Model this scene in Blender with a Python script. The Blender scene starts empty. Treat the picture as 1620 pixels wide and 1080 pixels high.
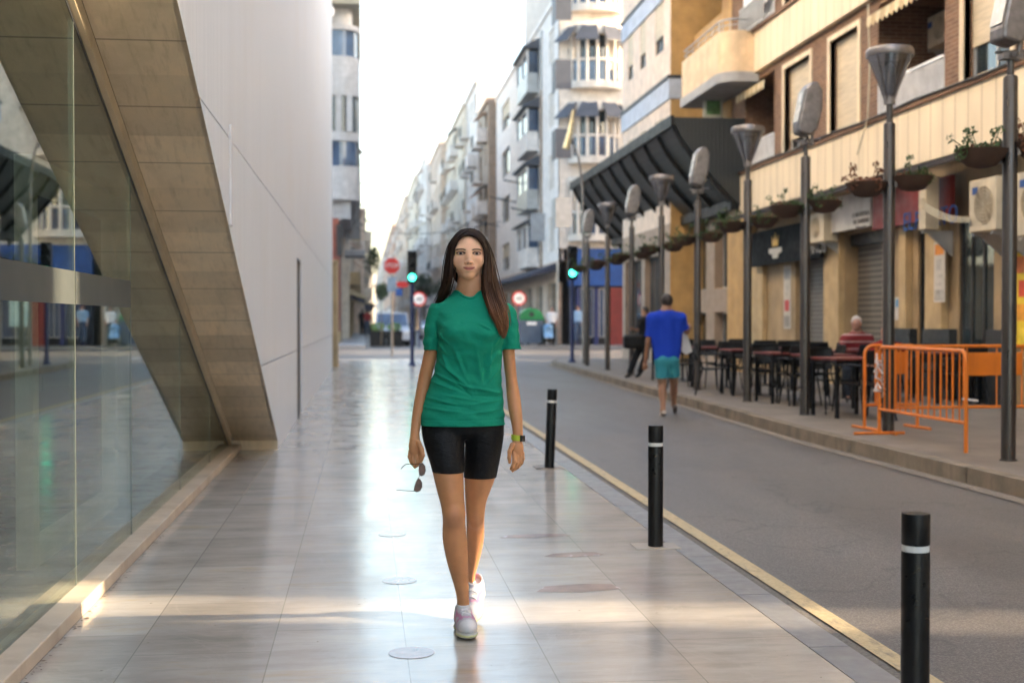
import bpy, math, random
import numpy as np
from mathutils import Vector, Matrix
R = math.radians
random.seed(7); rng = np.random.default_rng(7)
scene = bpy.context.scene
# ------------------------------------------------------------------ camera
F = 2025.0; CU, CV = 810.0, 540.0; CAMZ = 1.32
YAW = math.atan(235.0/F); PIT = math.atan(32.0/F)
cam_d = bpy.data.cameras.new('camera'); cam = bpy.data.objects.new('camera', cam_d)
scene.collection.objects.link(cam); scene.camera = cam
cam.location = (0, 0, CAMZ); cam.rotation_euler = (math.pi/2-PIT, 0, -YAW)
cam_d.sensor_width = 36; cam_d.lens = 36*F/1620; cam_d.clip_end = 3000; cam_d.clip_start = .05
cam_d.dof.use_dof = True; cam_d.dof.focus_distance = 5.4; cam_d.dof.aperture_fstop = 2.6
# ------------------------------------------------------------------ light
SUN_EL = R(15); SUN_DIR = Vector((-.985, .17, 0)).normalized()       # horizontal travel of the sunlight
w = bpy.data.worlds.new('World'); scene.world = w; w.use_nodes = True
nt = w.node_tree; bg = nt.nodes['Background']
sky = nt.nodes.new('ShaderNodeTexSky'); sky.sky_type = 'NISHITA'; sky.sun_disc = False
sky.sun_elevation = SUN_EL; sky.air_density = 1.0; sky.dust_density = 3.0; sky.ozone_density = 1.5
# blender: sun_rotation 0 puts the sun at +Y, increasing clockwise towards +X
to_sun = -SUN_DIR
sky.sun_rotation = math.atan2(to_sun.x, to_sun.y)
wbm = nt.nodes.new('ShaderNodeMix'); wbm.data_type = 'RGBA'; wbm.blend_type = 'MULTIPLY'; wbm.inputs['Factor'].default_value = 1
wbm.inputs['B'].default_value = (1.0, .90, .80, 1)          # hazy, warm evening air
nt.links.new(sky.outputs[0], wbm.inputs['A']); nt.links.new(wbm.outputs['Result'], bg.inputs[0]); bg.inputs[1].default_value = .15
sl = bpy.data.lights.new('sun', 'SUN'); sun = bpy.data.objects.new('sun', sl); scene.collection.objects.link(sun)
sl.energy = 2.0; sl.angle = R(.9); sl.color = (1, .80, .56)
v = Vector((SUN_DIR.x*math.cos(SUN_EL), SUN_DIR.y*math.cos(SUN_EL), -math.sin(SUN_EL)))
sun.rotation_euler = v.to_track_quat('-Z', 'Y').to_euler(); sun.location = (20, -10, 30)
scene.view_settings.view_transform = 'Standard'; scene.view_settings.look = 'None'
scene.view_settings.exposure = 3.1; scene.view_settings.gamma = 1.0
scene.view_settings.use_curve_mapping = False
scene.cycles.max_bounces = 8; scene.cycles.use_denoising = True
# ------------------------------------------------------------------ pixel helpers (photo pixel -> point on a plane of the place)
_f = Vector((math.sin(YAW)*math.cos(PIT), math.cos(YAW)*math.cos(PIT), -math.sin(PIT)))
_r = Vector((math.cos(YAW), -math.sin(YAW), 0)); _u = _r.cross(_f)
C0 = Vector((0, 0, CAMZ))
def ray(u, v): return _f + _r*((u-CU)/F) - _u*((v-CV)/F)
def onZ(u, v, z=0.0): d = ray(u, v); return C0 + d*((z-CAMZ)/d.z)
def onY(u, v, Y): d = ray(u, v); return C0 + d*(Y/d.y)
def onX(u, v, X): d = ray(u, v); return C0 + d*(X/d.x)
def Yat(u, X): return onX(u, 508, X).y
def Xat(u, Y): return onY(u, 508, Y).x
def Zx(u, v, X): return onX(u, v, X).z
def Zy(u, v, Y): return onY(u, v, Y).z
# ------------------------------------------------------------------ object helpers
COL = scene.collection
def tag(o, label=None, cat=None, group=None, kind=None):
    if label: o['label'] = label
    if cat: o['category'] = cat
    if group: o['group'] = group
    if kind: o['kind'] = kind
    return o
def thing(name, label, cat, loc=(0, 0, 0), rz=0, group=None):
    o = bpy.data.objects.new(name, None); COL.objects.link(o); o.location = loc; o.rotation_euler = (0, 0, rz)
    return tag(o, label, cat, group)
def relink(o, name, mesh, mats, parent):
    pass
def mkobj(name, me, parent=None, smooth=False):
    o = bpy.data.objects.new(name, me); COL.objects.link(o)
    if parent: o.parent = parent
    if smooth: me.shade_smooth()
    return o
def copy_tree(o, parent=None):
    c = o.copy(); COL.objects.link(c); c.parent = parent
    for ch in list(KIDS.get(o.name, [])):
        copy_tree(ch, c)
    return c
KIDS = {}
class MB:
    """collects geometry, built as one mesh object"""
    def __init__(s, M=None): s.v = []; s.f = []; s.mi = []; s.M = M; s.cur = 0
    def add(s, vs, fs):
        n = len(s.v)
        if s.M is not None: vs = [s.M @ Vector(p) for p in vs]
        s.v += [tuple(p) for p in vs]; s.f += [tuple(n+i for i in f) for f in fs]; s.mi += [s.cur]*len(fs)
        return s
    def quad(s, a, b, c, d): return s.add([a, b, c, d], [(0, 1, 2, 3)])
    def box(s, x0, x1, y0, y1, z0, z1, T=None):
        vs = [(x, y, z) for z in (z0, z1) for y in (y0, y1) for x in (x0, x1)]
        if T is not None: vs = [T @ Vector(p) for p in vs]
        return s.add(vs, [(0, 2, 3, 1), (4, 5, 7, 6), (0, 1, 5, 4), (2, 6, 7, 3), (0, 4, 6, 2), (1, 3, 7, 5)])
    def tube(s, pts, r, n=8, cap=True):
        pts = [Vector(p) for p in pts]; m = len(pts)
        rs = [r]*m if not hasattr(r, '__len__') else r
        vs = []; ref = Vector((0, 0, 1))
        d0 = (pts[1]-pts[0]).normalized()
        if abs(d0.z) > .9: ref = Vector((1, 0, 0))
        a = d0.cross(ref).normalized()
        for i, p in enumerate(pts):
            d = (pts[min(i+1, m-1)]-pts[max(i-1, 0)]).normalized()
            a = (a - d*a.dot(d)).normalized(); b = d.cross(a)
            vs += [p + (a*math.cos(2*math.pi*k/n)+b*math.sin(2*math.pi*k/n))*rs[i] for k in range(n)]
        fs = [(i*n+k, i*n+(k+1) % n, (i+1)*n+(k+1) % n, (i+1)*n+k) for i in range(m-1) for k in range(n)]
        if cap: fs += [tuple(range(n))[::-1], tuple((m-1)*n+k for k in range(n))]
        return s.add(vs, fs)
    def lathe(s, prof, c=(0, 0, 0), n=24, T=None):
        vs = []
        for r, z in prof: vs += [Vector((c[0]+r*math.cos(2*math.pi*k/n), c[1]+r*math.sin(2*math.pi*k/n), c[2]+z)) for k in range(n)]
        if T is not None: vs = [T @ p for p in vs]
        m = len(prof)
        fs = [(i*n+k, i*n+(k+1) % n, (i+1)*n+(k+1) % n, (i+1)*n+k) for i in range(m-1) for k in range(n)]
        fs += [tuple(range(n))[::-1], tuple((m-1)*n+k for k in range(n))]
        return s.add(vs, fs)
    def prism(s, poly, off):
        """poly: 3D points; off: extrusion vector"""
        n = len(poly); a = [Vector(p) for p in poly]; o = Vector(off)
        vs = a + [p+o for p in a]
        return s.add(vs, [tuple(range(n))[::-1], tuple(range(n, 2*n))] + [(i, (i+1) % n, n+(i+1) % n, n+i) for i in range(n)])
    def build(s, name, mat, parent=None, smooth=False, bevel=0):
        me = bpy.data.meshes.new(name); me.from_pydata(s.v, [], s.f)
        mats = mat if isinstance(mat, (list, tuple)) else [mat]
        for m in mats: me.materials.append(m)
        if len(mats) > 1: me.polygons.foreach_set('material_index', s.mi)
        me.update()
        o = bpy.data.objects.new(name, me); COL.objects.link(o)
        if parent is not None:
            o.parent = parent; KIDS.setdefault(parent.name, []).append(o)
        if smooth:
            me.shade_smooth()
            try: me.set_sharp_from_angle(angle=R(38))
            except Exception: pass
        if bevel:
            b = o.modifiers.new('bevel', 'BEVEL'); b.width = bevel; b.segments = 2; b.limit_method = 'ANGLE'; b.angle_limit = R(40)
        return o
# ------------------------------------------------------------------ materials
def L(nt, a, b): nt.links.new(a, b)
def newmat(name):
    m = bpy.data.materials.new(name); m.use_nodes = True; nt = m.node_tree
    return m, nt, nt.nodes['Principled BSDF']
def nz(nt, vec, scale, detail=4, rough=.55):
    n = nt.nodes.new('ShaderNodeTexNoise'); n.inputs['Scale'].default_value = scale; n.inputs['Detail'].default_value = detail
    n.inputs['Roughness'].default_value = rough
    if vec is not None: L(nt, vec, n.inputs['Vector'])
    return n.outputs['Fac']
def ramp(nt, fac, stops):
    r = nt.nodes.new('ShaderNodeValToRGB'); L(nt, fac, r.inputs[0]); e = r.color_ramp.elements
    while len(e) < len(stops): e.new(.5)
    for i, (p, c) in enumerate(stops): e[i].position = p; e[i].color = (c[0], c[1], c[2], 1) if hasattr(c, '__len__') else (c, c, c, 1)
    return r.outputs[0]
def mapping(nt, scale=(1, 1, 1), loc=(0, 0, 0), rot=(0, 0, 0), src='Object'):
    if src == 'World': t = nt.nodes.new('ShaderNodeNewGeometry'); o = t.outputs['Position']
    else: t = nt.nodes.new('ShaderNodeTexCoord'); o = t.outputs[src]
    m = nt.nodes.new('ShaderNodeMapping'); L(nt, o, m.inputs[0])
    m.inputs['Scale'].default_value = scale; m.inputs['Location'].default_value = loc; m.inputs['Rotation'].default_value = rot
    return m.outputs[0]
def mixc(nt, fac, a, b, mode='MIX'):
    m = nt.nodes.new('ShaderNodeMix'); m.data_type = 'RGBA'; m.blend_type = mode
    def s(sock, x):
        if hasattr(x, 'is_linked'): L(nt, x, sock)
        elif hasattr(x, '__len__'): sock.default_value = (x[0], x[1], x[2], 1)
        else: sock.default_value = x
    s(m.inputs['Factor'], fac); s(m.inputs['A'], a); s(m.inputs['B'], b)
    return m.outputs['Result']
def bump(nt, b, h, strength, dist=.01):
    n = nt.nodes.new('ShaderNodeBump'); n.inputs['Strength'].default_value = strength; n.inputs['Distance'].default_value = dist
    L(nt, h, n.inputs['Height']); L(nt, n.outputs[0], b.inputs['Normal'])
def Mt(name, col, rough=.6, metal=0, var=.18, scale=3, bmp=.0, bscale=80, stretch=(1, 1, 1), coat=0, rvar=.12, spec=.5, dirt=None):
    m, nt, b = newmat(name)
    vec = mapping(nt, stretch)
    n1 = nz(nt, vec, scale, 6)
    lo = [c*(1-var) for c in col]; hi = [min(1, c*(1+var)) for c in col]
    c = ramp(nt, n1, [(.3, lo), (.7, hi)])
    if dirt:
        n2 = nz(nt, mapping(nt, (2.5, 2.5, .35)), 1.3, 8, .65)
        f = ramp(nt, n2, [(.5, 0), (.78, 1)])
        c = mixc(nt, f, c, dirt)
    L(nt, c, b.inputs['Base Color'])
    rr = ramp(nt, nz(nt, vec, scale*2.3, 4), [(.3, max(0, rough-rvar)), (.7, min(1, rough+rvar))])
    L(nt, rr, b.inputs['Roughness'])
    b.inputs['Metallic'].default_value = metal; b.inputs['Coat Weight'].default_value = coat
    b.inputs['Specular IOR Level'].default_value = spec
    if bmp: bump(nt, b, nz(nt, vec, bscale, 4), bmp, .004)
    return m
def Mglass(name, tint=(.02, .03, .035), rough=.05):
    """dark window glass with a mirror-like face"""
    m, nt, b = newmat(name)
    c = ramp(nt, nz(nt, mapping(nt), .9, 3), [(.35, [x*.6 for x in tint]), (.65, [x*1.7 for x in tint])])
    L(nt, c, b.inputs['Base Color']); b.inputs['Roughness'].default_value = rough
    b.inputs['Specular IOR Level'].default_value = .9
    return m
M = {}
M['white'] = Mt('white_render', (.80, .755, .71), .75, dirt=(.58, .53, .47), bmp=.1)
M['white2'] = Mt('off_white_render', (.76, .70, .65), .75, dirt=(.54, .49, .43))
M['cream'] = Mt('cream_render', (.72, .63, .51), .75, dirt=(.52, .44, .35))
M['peach'] = Mt('peach_render', (.68, .54, .43), .75, dirt=(.5, .4, .32))
M['salmon'] = Mt('salmon_render', (.55, .36, .26), .75, dirt=(.4, .28, .2))
M['ochre'] = Mt('ochre_render', (.44, .27, .10), .7, dirt=(.38, .2, .05), bmp=.1)
M['ochre2'] = Mt('pale_ochre_render', (.44, .32, .17), .7, dirt=(.33, .23, .12), bmp=.15)
M['bluegrey'] = Mt('blue_grey_band', (.42, .46, .53), .7)
M['greyconc'] = Mt('grey_concrete', (.34, .34, .345), .8, bmp=.2)
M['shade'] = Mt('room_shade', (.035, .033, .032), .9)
M['glass'] = Mglass('window_glass')
M['glassblue'] = Mglass('blue_window_glass', (.03, .055, .10))
M['alu'] = Mt('aluminium_frame', (.42, .42, .41), .4, .3)
M['dframe'] = Mt('dark_frame', (.04, .04, .042), .45)
M['wframe'] = Mt('white_frame', (.72, .72, .70), .5)
M['steel'] = Mt('brushed_steel', (.105, .095, .088), .36, .85, var=.12, stretch=(1, 1, .15), scale=14)
M['steelrough'] = Mt('galvanised_steel', (.22, .205, .20), .42, .8, var=.3, scale=9)
M['black'] = Mt('black_paint', (.0055, .0055, .006), .36, 0, var=.3, scale=12, bmp=.06, spec=.35)
M['blackmetal'] = Mt('black_metal', (.009, .009, .009), .45, 0, spec=.3)
M['navy'] = Mt('navy_paint', (.015, .025, .10), .45)
M['orange'] = Mt('orange_paint', (.72, .19, .015), .42, 0, var=.12, bmp=.05, dirt=(.5, .12, .01))
M['redpaint'] = Mt('red_sign_paint', (.55, .02, .015), .4)
M['whitepaint'] = Mt('white_sign_paint', (.75, .75, .75), .45)
M['bluepaint'] = Mt('blue_sign_paint', (.006, .065, .26), .5)
M['terracotta'] = Mt('brown_fibre_bowl', (.06, .032, .02), .85, bmp=.5, bscale=60)
M['leaf'] = Mt('green_leaves', (.045, .085, .02), .55, var=.45, scale=20)
M['leafdark'] = Mt('dark_leaves', (.03, .06, .022), .6, var=.45, scale=10)
M['leafdry'] = Mt('dry_red_leaves', (.17, .06, .025), .7, var=.4, scale=20)
M['cable'] = Mt('cable', (.03, .03, .03), .6)
M['palecable'] = Mt('pale_hose', (.5, .45, .33), .6)
M['acbody'] = Mt('air_conditioner_case', (.52, .45, .33), .5, dirt=(.36, .29, .2))
M['awnstripe'] = Mt('cream_awning', (.58, .48, .30), .85)
M['shutterbeige'] = Mt('beige_roller_shutter', (.53, .44, .31), .6, stretch=(1, 1, 14), scale=2)
M['slate'] = Mt('slate_roof', (.055, .06, .075), .5, bmp=.3)
M['redplastic'] = Mt('red_table_top', (.16, .035, .03), .4)
M['darkstone'] = Mt('dark_granite_dado', (.03, .034, .036), .35)
M['brownstone'] = Mt('brown_stone_panel', (.30, .22, .16), .6)
def brickmat(name, c1, c2, mortar, axis='X', sc=1):
    m, nt, b = newmat(name)
    t = nt.nodes.new('ShaderNodeTexCoord'); s = nt.nodes.new('ShaderNodeSeparateXYZ'); L(nt, t.outputs['Object'], s.inputs[0])
    c = nt.nodes.new('ShaderNodeCombineXYZ'); 
    ad = nt.nodes.new('ShaderNodeMath'); ad.operation = 'ADD'; L(nt, s.outputs[0], ad.inputs[0]); L(nt, s.outputs[1], ad.inputs[1])
    L(nt, ad.outputs[0], c.inputs[0]); L(nt, s.outputs[2], c.inputs[1])
    br = nt.nodes.new('ShaderNodeTexBrick'); L(nt, c.outputs[0], br.inputs['Vector'])
    br.inputs['Scale'].default_value = 1; br.inputs['Brick Width'].default_value = .25*sc; br.inputs['Row Height'].default_value = .068*sc
    br.inputs['Mortar Size'].default_value = .008*sc; br.inputs['Mortar Smooth'].default_value = .3
    br.inputs['Color1'].default_value = (*c1, 1); br.inputs['Color2'].default_value = (*c2, 1); br.inputs['Mortar'].default_value = (*mortar, 1)
    n = ramp(nt, nz(nt, mapping(nt), 1.4, 6), [(.3, .78), (.7, 1.15)])
    L(nt, mixc(nt, 1.0, br.outputs['Color'], n, 'MULTIPLY'), b.inputs['Base Color']); b.inputs['Roughness'].default_value = .85
    iv = nt.nodes.new('ShaderNodeMath'); iv.operation = 'SUBTRACT'; iv.inputs[0].default_value = 1; L(nt, br.outputs['Fac'], iv.inputs[1])
    bump(nt, b, iv.outputs[0], .6, .008)
    return m
M['brick'] = brickmat('brown_brick', (.20, .105, .058), (.13, .066, .038), (.27, .19, .125))
M['redbrick'] = brickmat('red_brick', (.30, .07, .035), (.22, .05, .03), (.2, .12, .1))
def panelmat(name, col, dark, width, rough=.7, axis='Y', var=.1):
    """cladding with vertical grooves every width metres along the facade"""
    m, nt, b = newmat(name)
    t = nt.nodes.new('ShaderNodeTexCoord'); s = nt.nodes.new('ShaderNodeSeparateXYZ'); L(nt, t.outputs['Object'], s.inputs[0])
    a = nt.nodes.new('ShaderNodeMath'); a.operation = 'PINGPONG'; a.inputs[1].default_value = width/2
    L(nt, s.outputs[{'X': 0, 'Y': 1, 'Z': 2}[axis]], a.inputs[0])
    g = ramp(nt, a.outputs[0], [(.006/1, 1), (.016/1, 0)])
    n = ramp(nt, nz(nt, mapping(nt, (1, 1, .3)), 1.7, 6), [(.3, [c*(1-var) for c in col]), (.7, [min(1, c*(1+var)) for c in col])])
    st = ramp(nt, nz(nt, mapping(nt, (3, 3, .25)), 1.2, 8, .7), [(.55, 0), (.8, .7)])
    c = mixc(nt, st, n, [x*.62 for x in col])
    L(nt, mixc(nt, g, c, dark), b.inputs['Base Color']); b.inputs['Roughness'].default_value = rough
    inv = nt.nodes.new('ShaderNodeMath'); inv.operation = 'SUBTRACT'; inv.inputs[0].default_value = 1; L(nt, g, inv.inputs[1])
    bump(nt, b, inv.outputs[0], .5, .008)
    return m
M['fascia'] = panelmat('cream_cladding', (.72, .595, .42), (.36, .27, .16), .42)
M['roller'] = panelmat('grey_roller_shutter', (.13, .125, .12), (.04, .04, .04), .09, .5, 'Z')
M['rollerb'] = panelmat('beige_slat_shutter', (.42, .36, .26), (.2, .16, .11), .07, .6, 'Z')
M['zinc'] = panelmat('dark_corrugated_metal', (.03, .035, .035), (.012, .014, .014), .12, .5, 'Y')
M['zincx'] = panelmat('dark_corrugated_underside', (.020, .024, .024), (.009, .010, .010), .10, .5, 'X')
# grille shutter
def gridmat(name, col, hole, s):
    m, nt, b = newmat(name)
    t = nt.nodes.new('ShaderNodeTexCoord'); sp = nt.nodes.new('ShaderNodeSeparateXYZ'); L(nt, t.outputs['Object'], sp.inputs[0])
    out = []
    for i, w_ in ((1, s), (2, s*.8)):
        a = nt.nodes.new('ShaderNodeMath'); a.operation = 'PINGPONG'; a.inputs[1].default_value = w_/2; L(nt, sp.outputs[i], a.inputs[0])
        out.append(ramp(nt, a.outputs[0], [(.012, 1), (.02, 0)]))
    mx = nt.nodes.new('ShaderNodeMath'); mx.operation = 'MAXIMUM'; L(nt, out[0], mx.inputs[0]); L(nt, out[1], mx.inputs[1])
    L(nt, mixc(nt, mx.outputs[0], hole, col), b.inputs['Base Color']); b.inputs['Roughness'].default_value = .5
    return m
M['grille'] = gridmat('grille_shutter', (.20, .18, .15), (.018, .017, .016), .13)
# pavement: long polished stone slabs running along the street
def pavemat():
    m, nt, b = newmat('polished_paving')
    t = nt.nodes.new('ShaderNodeTexCoord'); s = nt.nodes.new('ShaderNodeSeparateXYZ'); L(nt, t.outputs['Object'], s.inputs[0])
    sx = nt.nodes.new('ShaderNodeMath'); sx.operation = 'ADD'; sx.inputs[1].default_value = -.17+5.4; L(nt, s.outputs[0], sx.inputs[0])
    c = nt.nodes.new('ShaderNodeCombineXYZ'); L(nt, s.outputs[1], c.inputs[0]); L(nt, sx.outputs[0], c.inputs[1])
    br = nt.nodes.new('ShaderNodeTexBrick'); L(nt, c.outputs[0], br.inputs['Vector'])
    br.offset = .37; br.inputs['Scale'].default_value = 1; br.inputs['Brick Width'].default_value = .92; br.inputs['Row Height'].default_value = .54
    br.inputs['Mortar Size'].default_value = .0028; br.inputs['Mortar Smooth'].default_value = .1; br.inputs['Bias'].default_value = 0
    br.inputs['Color1'].default_value = (.30, .30, .30, 1); br.inputs['Color2'].default_value = (.75, .75, .75, 1); br.inputs['Mortar'].default_value = (.5, .5, .5, 1)
    n1 = nz(nt, mapping(nt, (.45, 1.25, 1)), 2.6, 10, .66)
    c1 = ramp(nt, n1, [(.28, (.34, .31, .275)), (.43, (.45, .41, .365)), (.57, (.53, .485, .43)), (.72, (.50, .405, .29))])
    n2 = nz(nt, mapping(nt, (.35, 1.5, 1), loc=(3, 1, 0)), 5, 9, .75)
    c2 = mixc(nt, ramp(nt, n2, [(.49, 0), (.70, .5)]), c1, (.28, .265, .25))
    tl = ramp(nt, br.outputs['Color'], [(.3, .84), (.75, 1.08)])
    c3 = mixc(nt, 1.0, c2, tl, 'MULTIPLY')
    # thin veins
    wv = nt.nodes.new('ShaderNodeTexNoise'); wv.inputs['Scale'].default_value = 1.6; wv.inputs['Detail'].default_value = 9; wv.inputs['Distortion'].default_value = 1.2
    L(nt, mapping(nt, (1, .6, 1), loc=(9, 4, 0)), wv.inputs['Vector'])
    c4 = mixc(nt, ramp(nt, wv.outputs['Fac'], [(.488, 0), (.50, .3), (.51, 0)]), c3, (.50, .46, .41))
    rd = ramp(nt, nz(nt, mapping(nt, (.9, .35, 1), loc=(20, 7, 0)), 1.1, 5), [(.64, 0), (.72, .35)])
    c5 = mixc(nt, rd, c4, (.33, .20, .18))
    mf = nt.nodes.new('ShaderNodeMath'); mf.operation = 'MULTIPLY'; mf.inputs[1].default_value = .5; L(nt, br.outputs['Fac'], mf.inputs[0])
    c6 = mixc(nt, mf.outputs[0], c5, (.13, .115, .10))
    gm = ramp(nt, nz(nt, mapping(nt, (3, 8, 1)), 3.1, 8, .85), [(.63, 0), (.70, .6)])
    c6 = mixc(nt, gm, c6, (.16, .145, .135))
    L(nt, c6, b.inputs['Base Color'])
    rr = ramp(nt, nz(nt, mapping(nt, (1.2, .5, 1), loc=(2, 2, 0)), 3, 7, .6), [(.3, .12), (.7, .235)])
    L(nt, rr, b.inputs['Roughness']); b.inputs['Specular IOR Level'].default_value = .85
    mm = nt.nodes.new('ShaderNodeMath'); mm.operation = 'MULTIPLY_ADD'; L(nt, br.outputs['Fac'], mm.inputs[0]); mm.inputs[1].default_value = -.25
    L(nt, nz(nt, mapping(nt, (2.5, 7, 1)), 3, 3), mm.inputs[2])
    bump(nt, b, mm.outputs[0], .07, .006)
    return m
M['pave'] = pavemat()
def asphaltmat():
    m, nt, b = newmat('asphalt')
    g = nz(nt, mapping(nt), 95, 3, .85)
    big = nz(nt, mapping(nt, (1, .25, 1)), .8, 7, .65)
    c = ramp(nt, big, [(.3, (.084, .075, .068)), (.7, (.145, .130, .117))])
    sp = ramp(nt, g, [(.36, .6), (.5, 1.0), (.64, 1.8)])
    c = mixc(nt, 1.0, c, sp, 'MULTIPLY')
    st = ramp(nt, nz(nt, mapping(nt, (2, .5, 1), loc=(5, 5, 0)), 1.4, 6, .7), [(.6, 0), (.75, .5)])
    c = mixc(nt, st, c, (.08, .075, .075))
    # cracks / seams
    wv = nt.nodes.new('ShaderNodeTexNoise'); wv.inputs['Scale'].default_value = .7; wv.inputs['Detail'].default_value = 9; wv.inputs['Distortion'].default_value = .6
    L(nt, mapping(nt, (1, .8, 1), loc=(1, 8, 0)), wv.inputs['Vector'])
    c = mixc(nt, ramp(nt, wv.outputs['Fac'], [(.494, 0), (.50, .6), (.506, 0)]), c, (.05, .047, .045))
    L(nt, c, b.inputs['Base Color'])
    L(nt, ramp(nt, big, [(.3, .42), (.7, .62)]), b.inputs['Roughness'])
    bump(nt, b, g, .5, .006)
    return m
M['asphalt'] = asphaltmat()
M['kerbstone'] = Mt('grey_granite_kerb', (.225, .222, .222), .42, var=.15, scale=5, bmp=.15, dirt=(.2, .19, .185))
M['kerbold'] = Mt('worn_kerb', (.21, .17, .125), .8, var=.3, scale=4, bmp=.5, bscale=40, dirt=(.09, .075, .055))
M['gutter'] = Mt('gritty_gutter', (.15, .132, .112), .85, var=.4, scale=60, bmp=.6, bscale=120)
def wornpaint():
    m, nt, b = newmat('worn_yellow_line')
    n = nz(nt, mapping(nt, (3, 1, 1)), 6, 9, .75)
    base = ramp(nt, nz(nt, mapping(nt), 60, 4), [(.3, (.42, .32, .17)), (.7, (.56, .44, .25))])
    L(nt, mixc(nt, ramp(nt, n, [(.52, 0), (.70, 1)]), base, (.22, .18, .13)), b.inputs['Base Color']); b.inputs['Roughness'].default_value = .65
    bump(nt, b, nz(nt, mapping(nt), 140, 3, .8), .3, .004)
    return m
M['yellow'] = wornpaint()
def tilemat(name, c1, c2, mort, w_, h_, rough=.6):
    m, nt, b = newmat(name)
    br = nt.nodes.new('ShaderNodeTexBrick'); L(nt, mapping(nt), br.inputs['Vector']); br.offset = .5
    br.inputs['Scale'].default_value = 1; br.inputs['Brick Width'].default_value = w_; br.inputs['Row Height'].default_value = h_; br.inputs['Mortar Size'].default_value = .005
    br.inputs['Color1'].default_value = (*c1, 1); br.inputs['Color2'].default_value = (*c2, 1); br.inputs['Mortar'].default_value = (*mort, 1)
    n = ramp(nt, nz(nt, mapping(nt), 1.6, 8, .65), [(.3, .72), (.7, 1.15)])
    L(nt, mixc(nt, 1.0, br.outputs['Color'], n, 'MULTIPLY'), b.inputs['Base Color']); b.inputs['Roughness'].default_value = rough
    return m
M['rpave'] = tilemat('worn_footway_tiles', (.215, .185, .155), (.18, .158, .135), (.11, .095, .08), .6, .4, .55)
M['fpave'] = tilemat('grey_footway_tiles', (.30, .30, .305), (.25, .255, .265), (.16, .16, .16), .4, .4, .5)
# pale stone wall of the modern building, board-marked with fine vertical streaks
def wallmat():
    m, nt, b = newmat('pale_stone_wall')
    st = nz(nt, mapping(nt, (1, 9, .12)), 2.2, 6, .6)
    n = nz(nt, mapping(nt, (1, .5, .5)), 1.1, 6, .6)
    a = ramp(nt, st, [(.3, (.72, .745, .765)), (.7, (.83, .845, .855))])
    lowz = nt.nodes.new('ShaderNodeSeparateXYZ'); t = nt.nodes.new('ShaderNodeTexCoord'); L(nt, t.outputs['Object'], lowz.inputs[0])
    c = mixc(nt, ramp(nt, n, [(.5, 0), (.75, .35)]), a, (.74, .71, .65))
    drt = nz(nt, mapping(nt, (1, 5, .2), loc=(3, 3, 3)), 1.5, 8, .7)
    c = mixc(nt, ramp(nt, drt, [(.62, 0), (.8, .4)]), c, (.36, .31, .26))
    L(nt, c, b.inputs['Base Color'])
    b.inputs['Roughness'].default_value = .55
    bump(nt, b, st, .12, .004)
    return m
M['wall'] = wallmat()
def soffitmat():
    m, nt, b = newmat('brown_stone_soffit')
    t = nt.nodes.new('ShaderNodeTexCoord'); s = nt.nodes.new('ShaderNodeSeparateXYZ'); L(nt, t.outputs['Object'], s.inputs[0])
    a = nt.nodes.new('ShaderNodeMath'); a.operation = 'PINGPONG'; a.inputs[1].default_value = .30; L(nt, s.outputs[1], a.inputs[0])
    g = ramp(nt, a.outputs[0], [(.003, .75), (.006, 0)])
    n = nz(nt, mapping(nt, (1, .8, .8)), 2.3, 8, .65)
    c = ramp(nt, n, [(.3, (.50, .40, .265)), (.5, (.64, .52, .36)), (.7, (.74, .58, .38))])
    st = nz(nt, mapping(nt, (9, 1.2, 1.2)), 3, 8, .7)
    c = mixc(nt, ramp(nt, st, [(.5, 0), (.75, .6)]), c, (.33, .26, .16))
    fl = nt.nodes.new('ShaderNodeMath'); fl.operation = 'MULTIPLY'; fl.inputs[1].default_value = 1/.6; L(nt, s.outputs[1], fl.inputs[0])
    fr = nt.nodes.new('ShaderNodeMath'); fr.operation = 'ROUND'; L(nt, fl.outputs[0], fr.inputs[0])
    wn = nt.nodes.new('ShaderNodeTexWhiteNoise'); wn.noise_dimensions = '1D'; L(nt, fr.outputs[0], wn.inputs['W'])
    c = mixc(nt, 1.0, c, ramp(nt, wn.outputs[0], [(0, .82), (1, 1.15)]), 'MULTIPLY')
    L(nt, mixc(nt, g, c, (.06, .045, .03)), b.inputs['Base Color']); b.inputs['Roughness'].default_value = .5
    bump(nt, b, n, .15, .01)
    return m
M['soffit'] = soffitmat()
M['limestone'] = Mt('limestone_plinth', (.60, .50, .38), .6, var=.12, scale=3, bmp=.15, dirt=(.42, .32, .22))
def facadeglass():
    m, nt, b = newmat('reflective_facade_glass')
    out = nt.nodes['Material Output']; nt.nodes.remove(b)
    g = nt.nodes.new('ShaderNodeBsdfGlossy'); g.inputs['Roughness'].default_value = .015; g.inputs['Color'].default_value = (.80, .85, .835, 1)
    t = nt.nodes.new('ShaderNodeBsdfTransparent'); t.inputs['Color'].default_value = (.80, .86, .78, 1)
    fr = nt.nodes.new('ShaderNodeLayerWeight'); fr.inputs['Blend'].default_value = .5
    f = ramp(nt, fr.outputs['Facing'], [(.2, .14), (.74, .40), (.86, .62), (1, .95)])
    x = nt.nodes.new('ShaderNodeMixShader'); L(nt, f, x.inputs[0]); L(nt, t.outputs[0], x.inputs[1]); L(nt, g.outputs[0], x.inputs[2])
    L(nt, x.outputs[0], out.inputs[0])
    return m
M['facglass'] = facadeglass()
M['film'] = Mt('frosted_film', (.085, .095, .09), .4, 0, var=.03, rvar=.02)
M['doorframe'] = Mt('pale_door_frame', (.80, .78, .66), .45)
M['intfloor'] = Mt('dark_interior_floor', (.035, .035, .035), .3)
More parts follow.
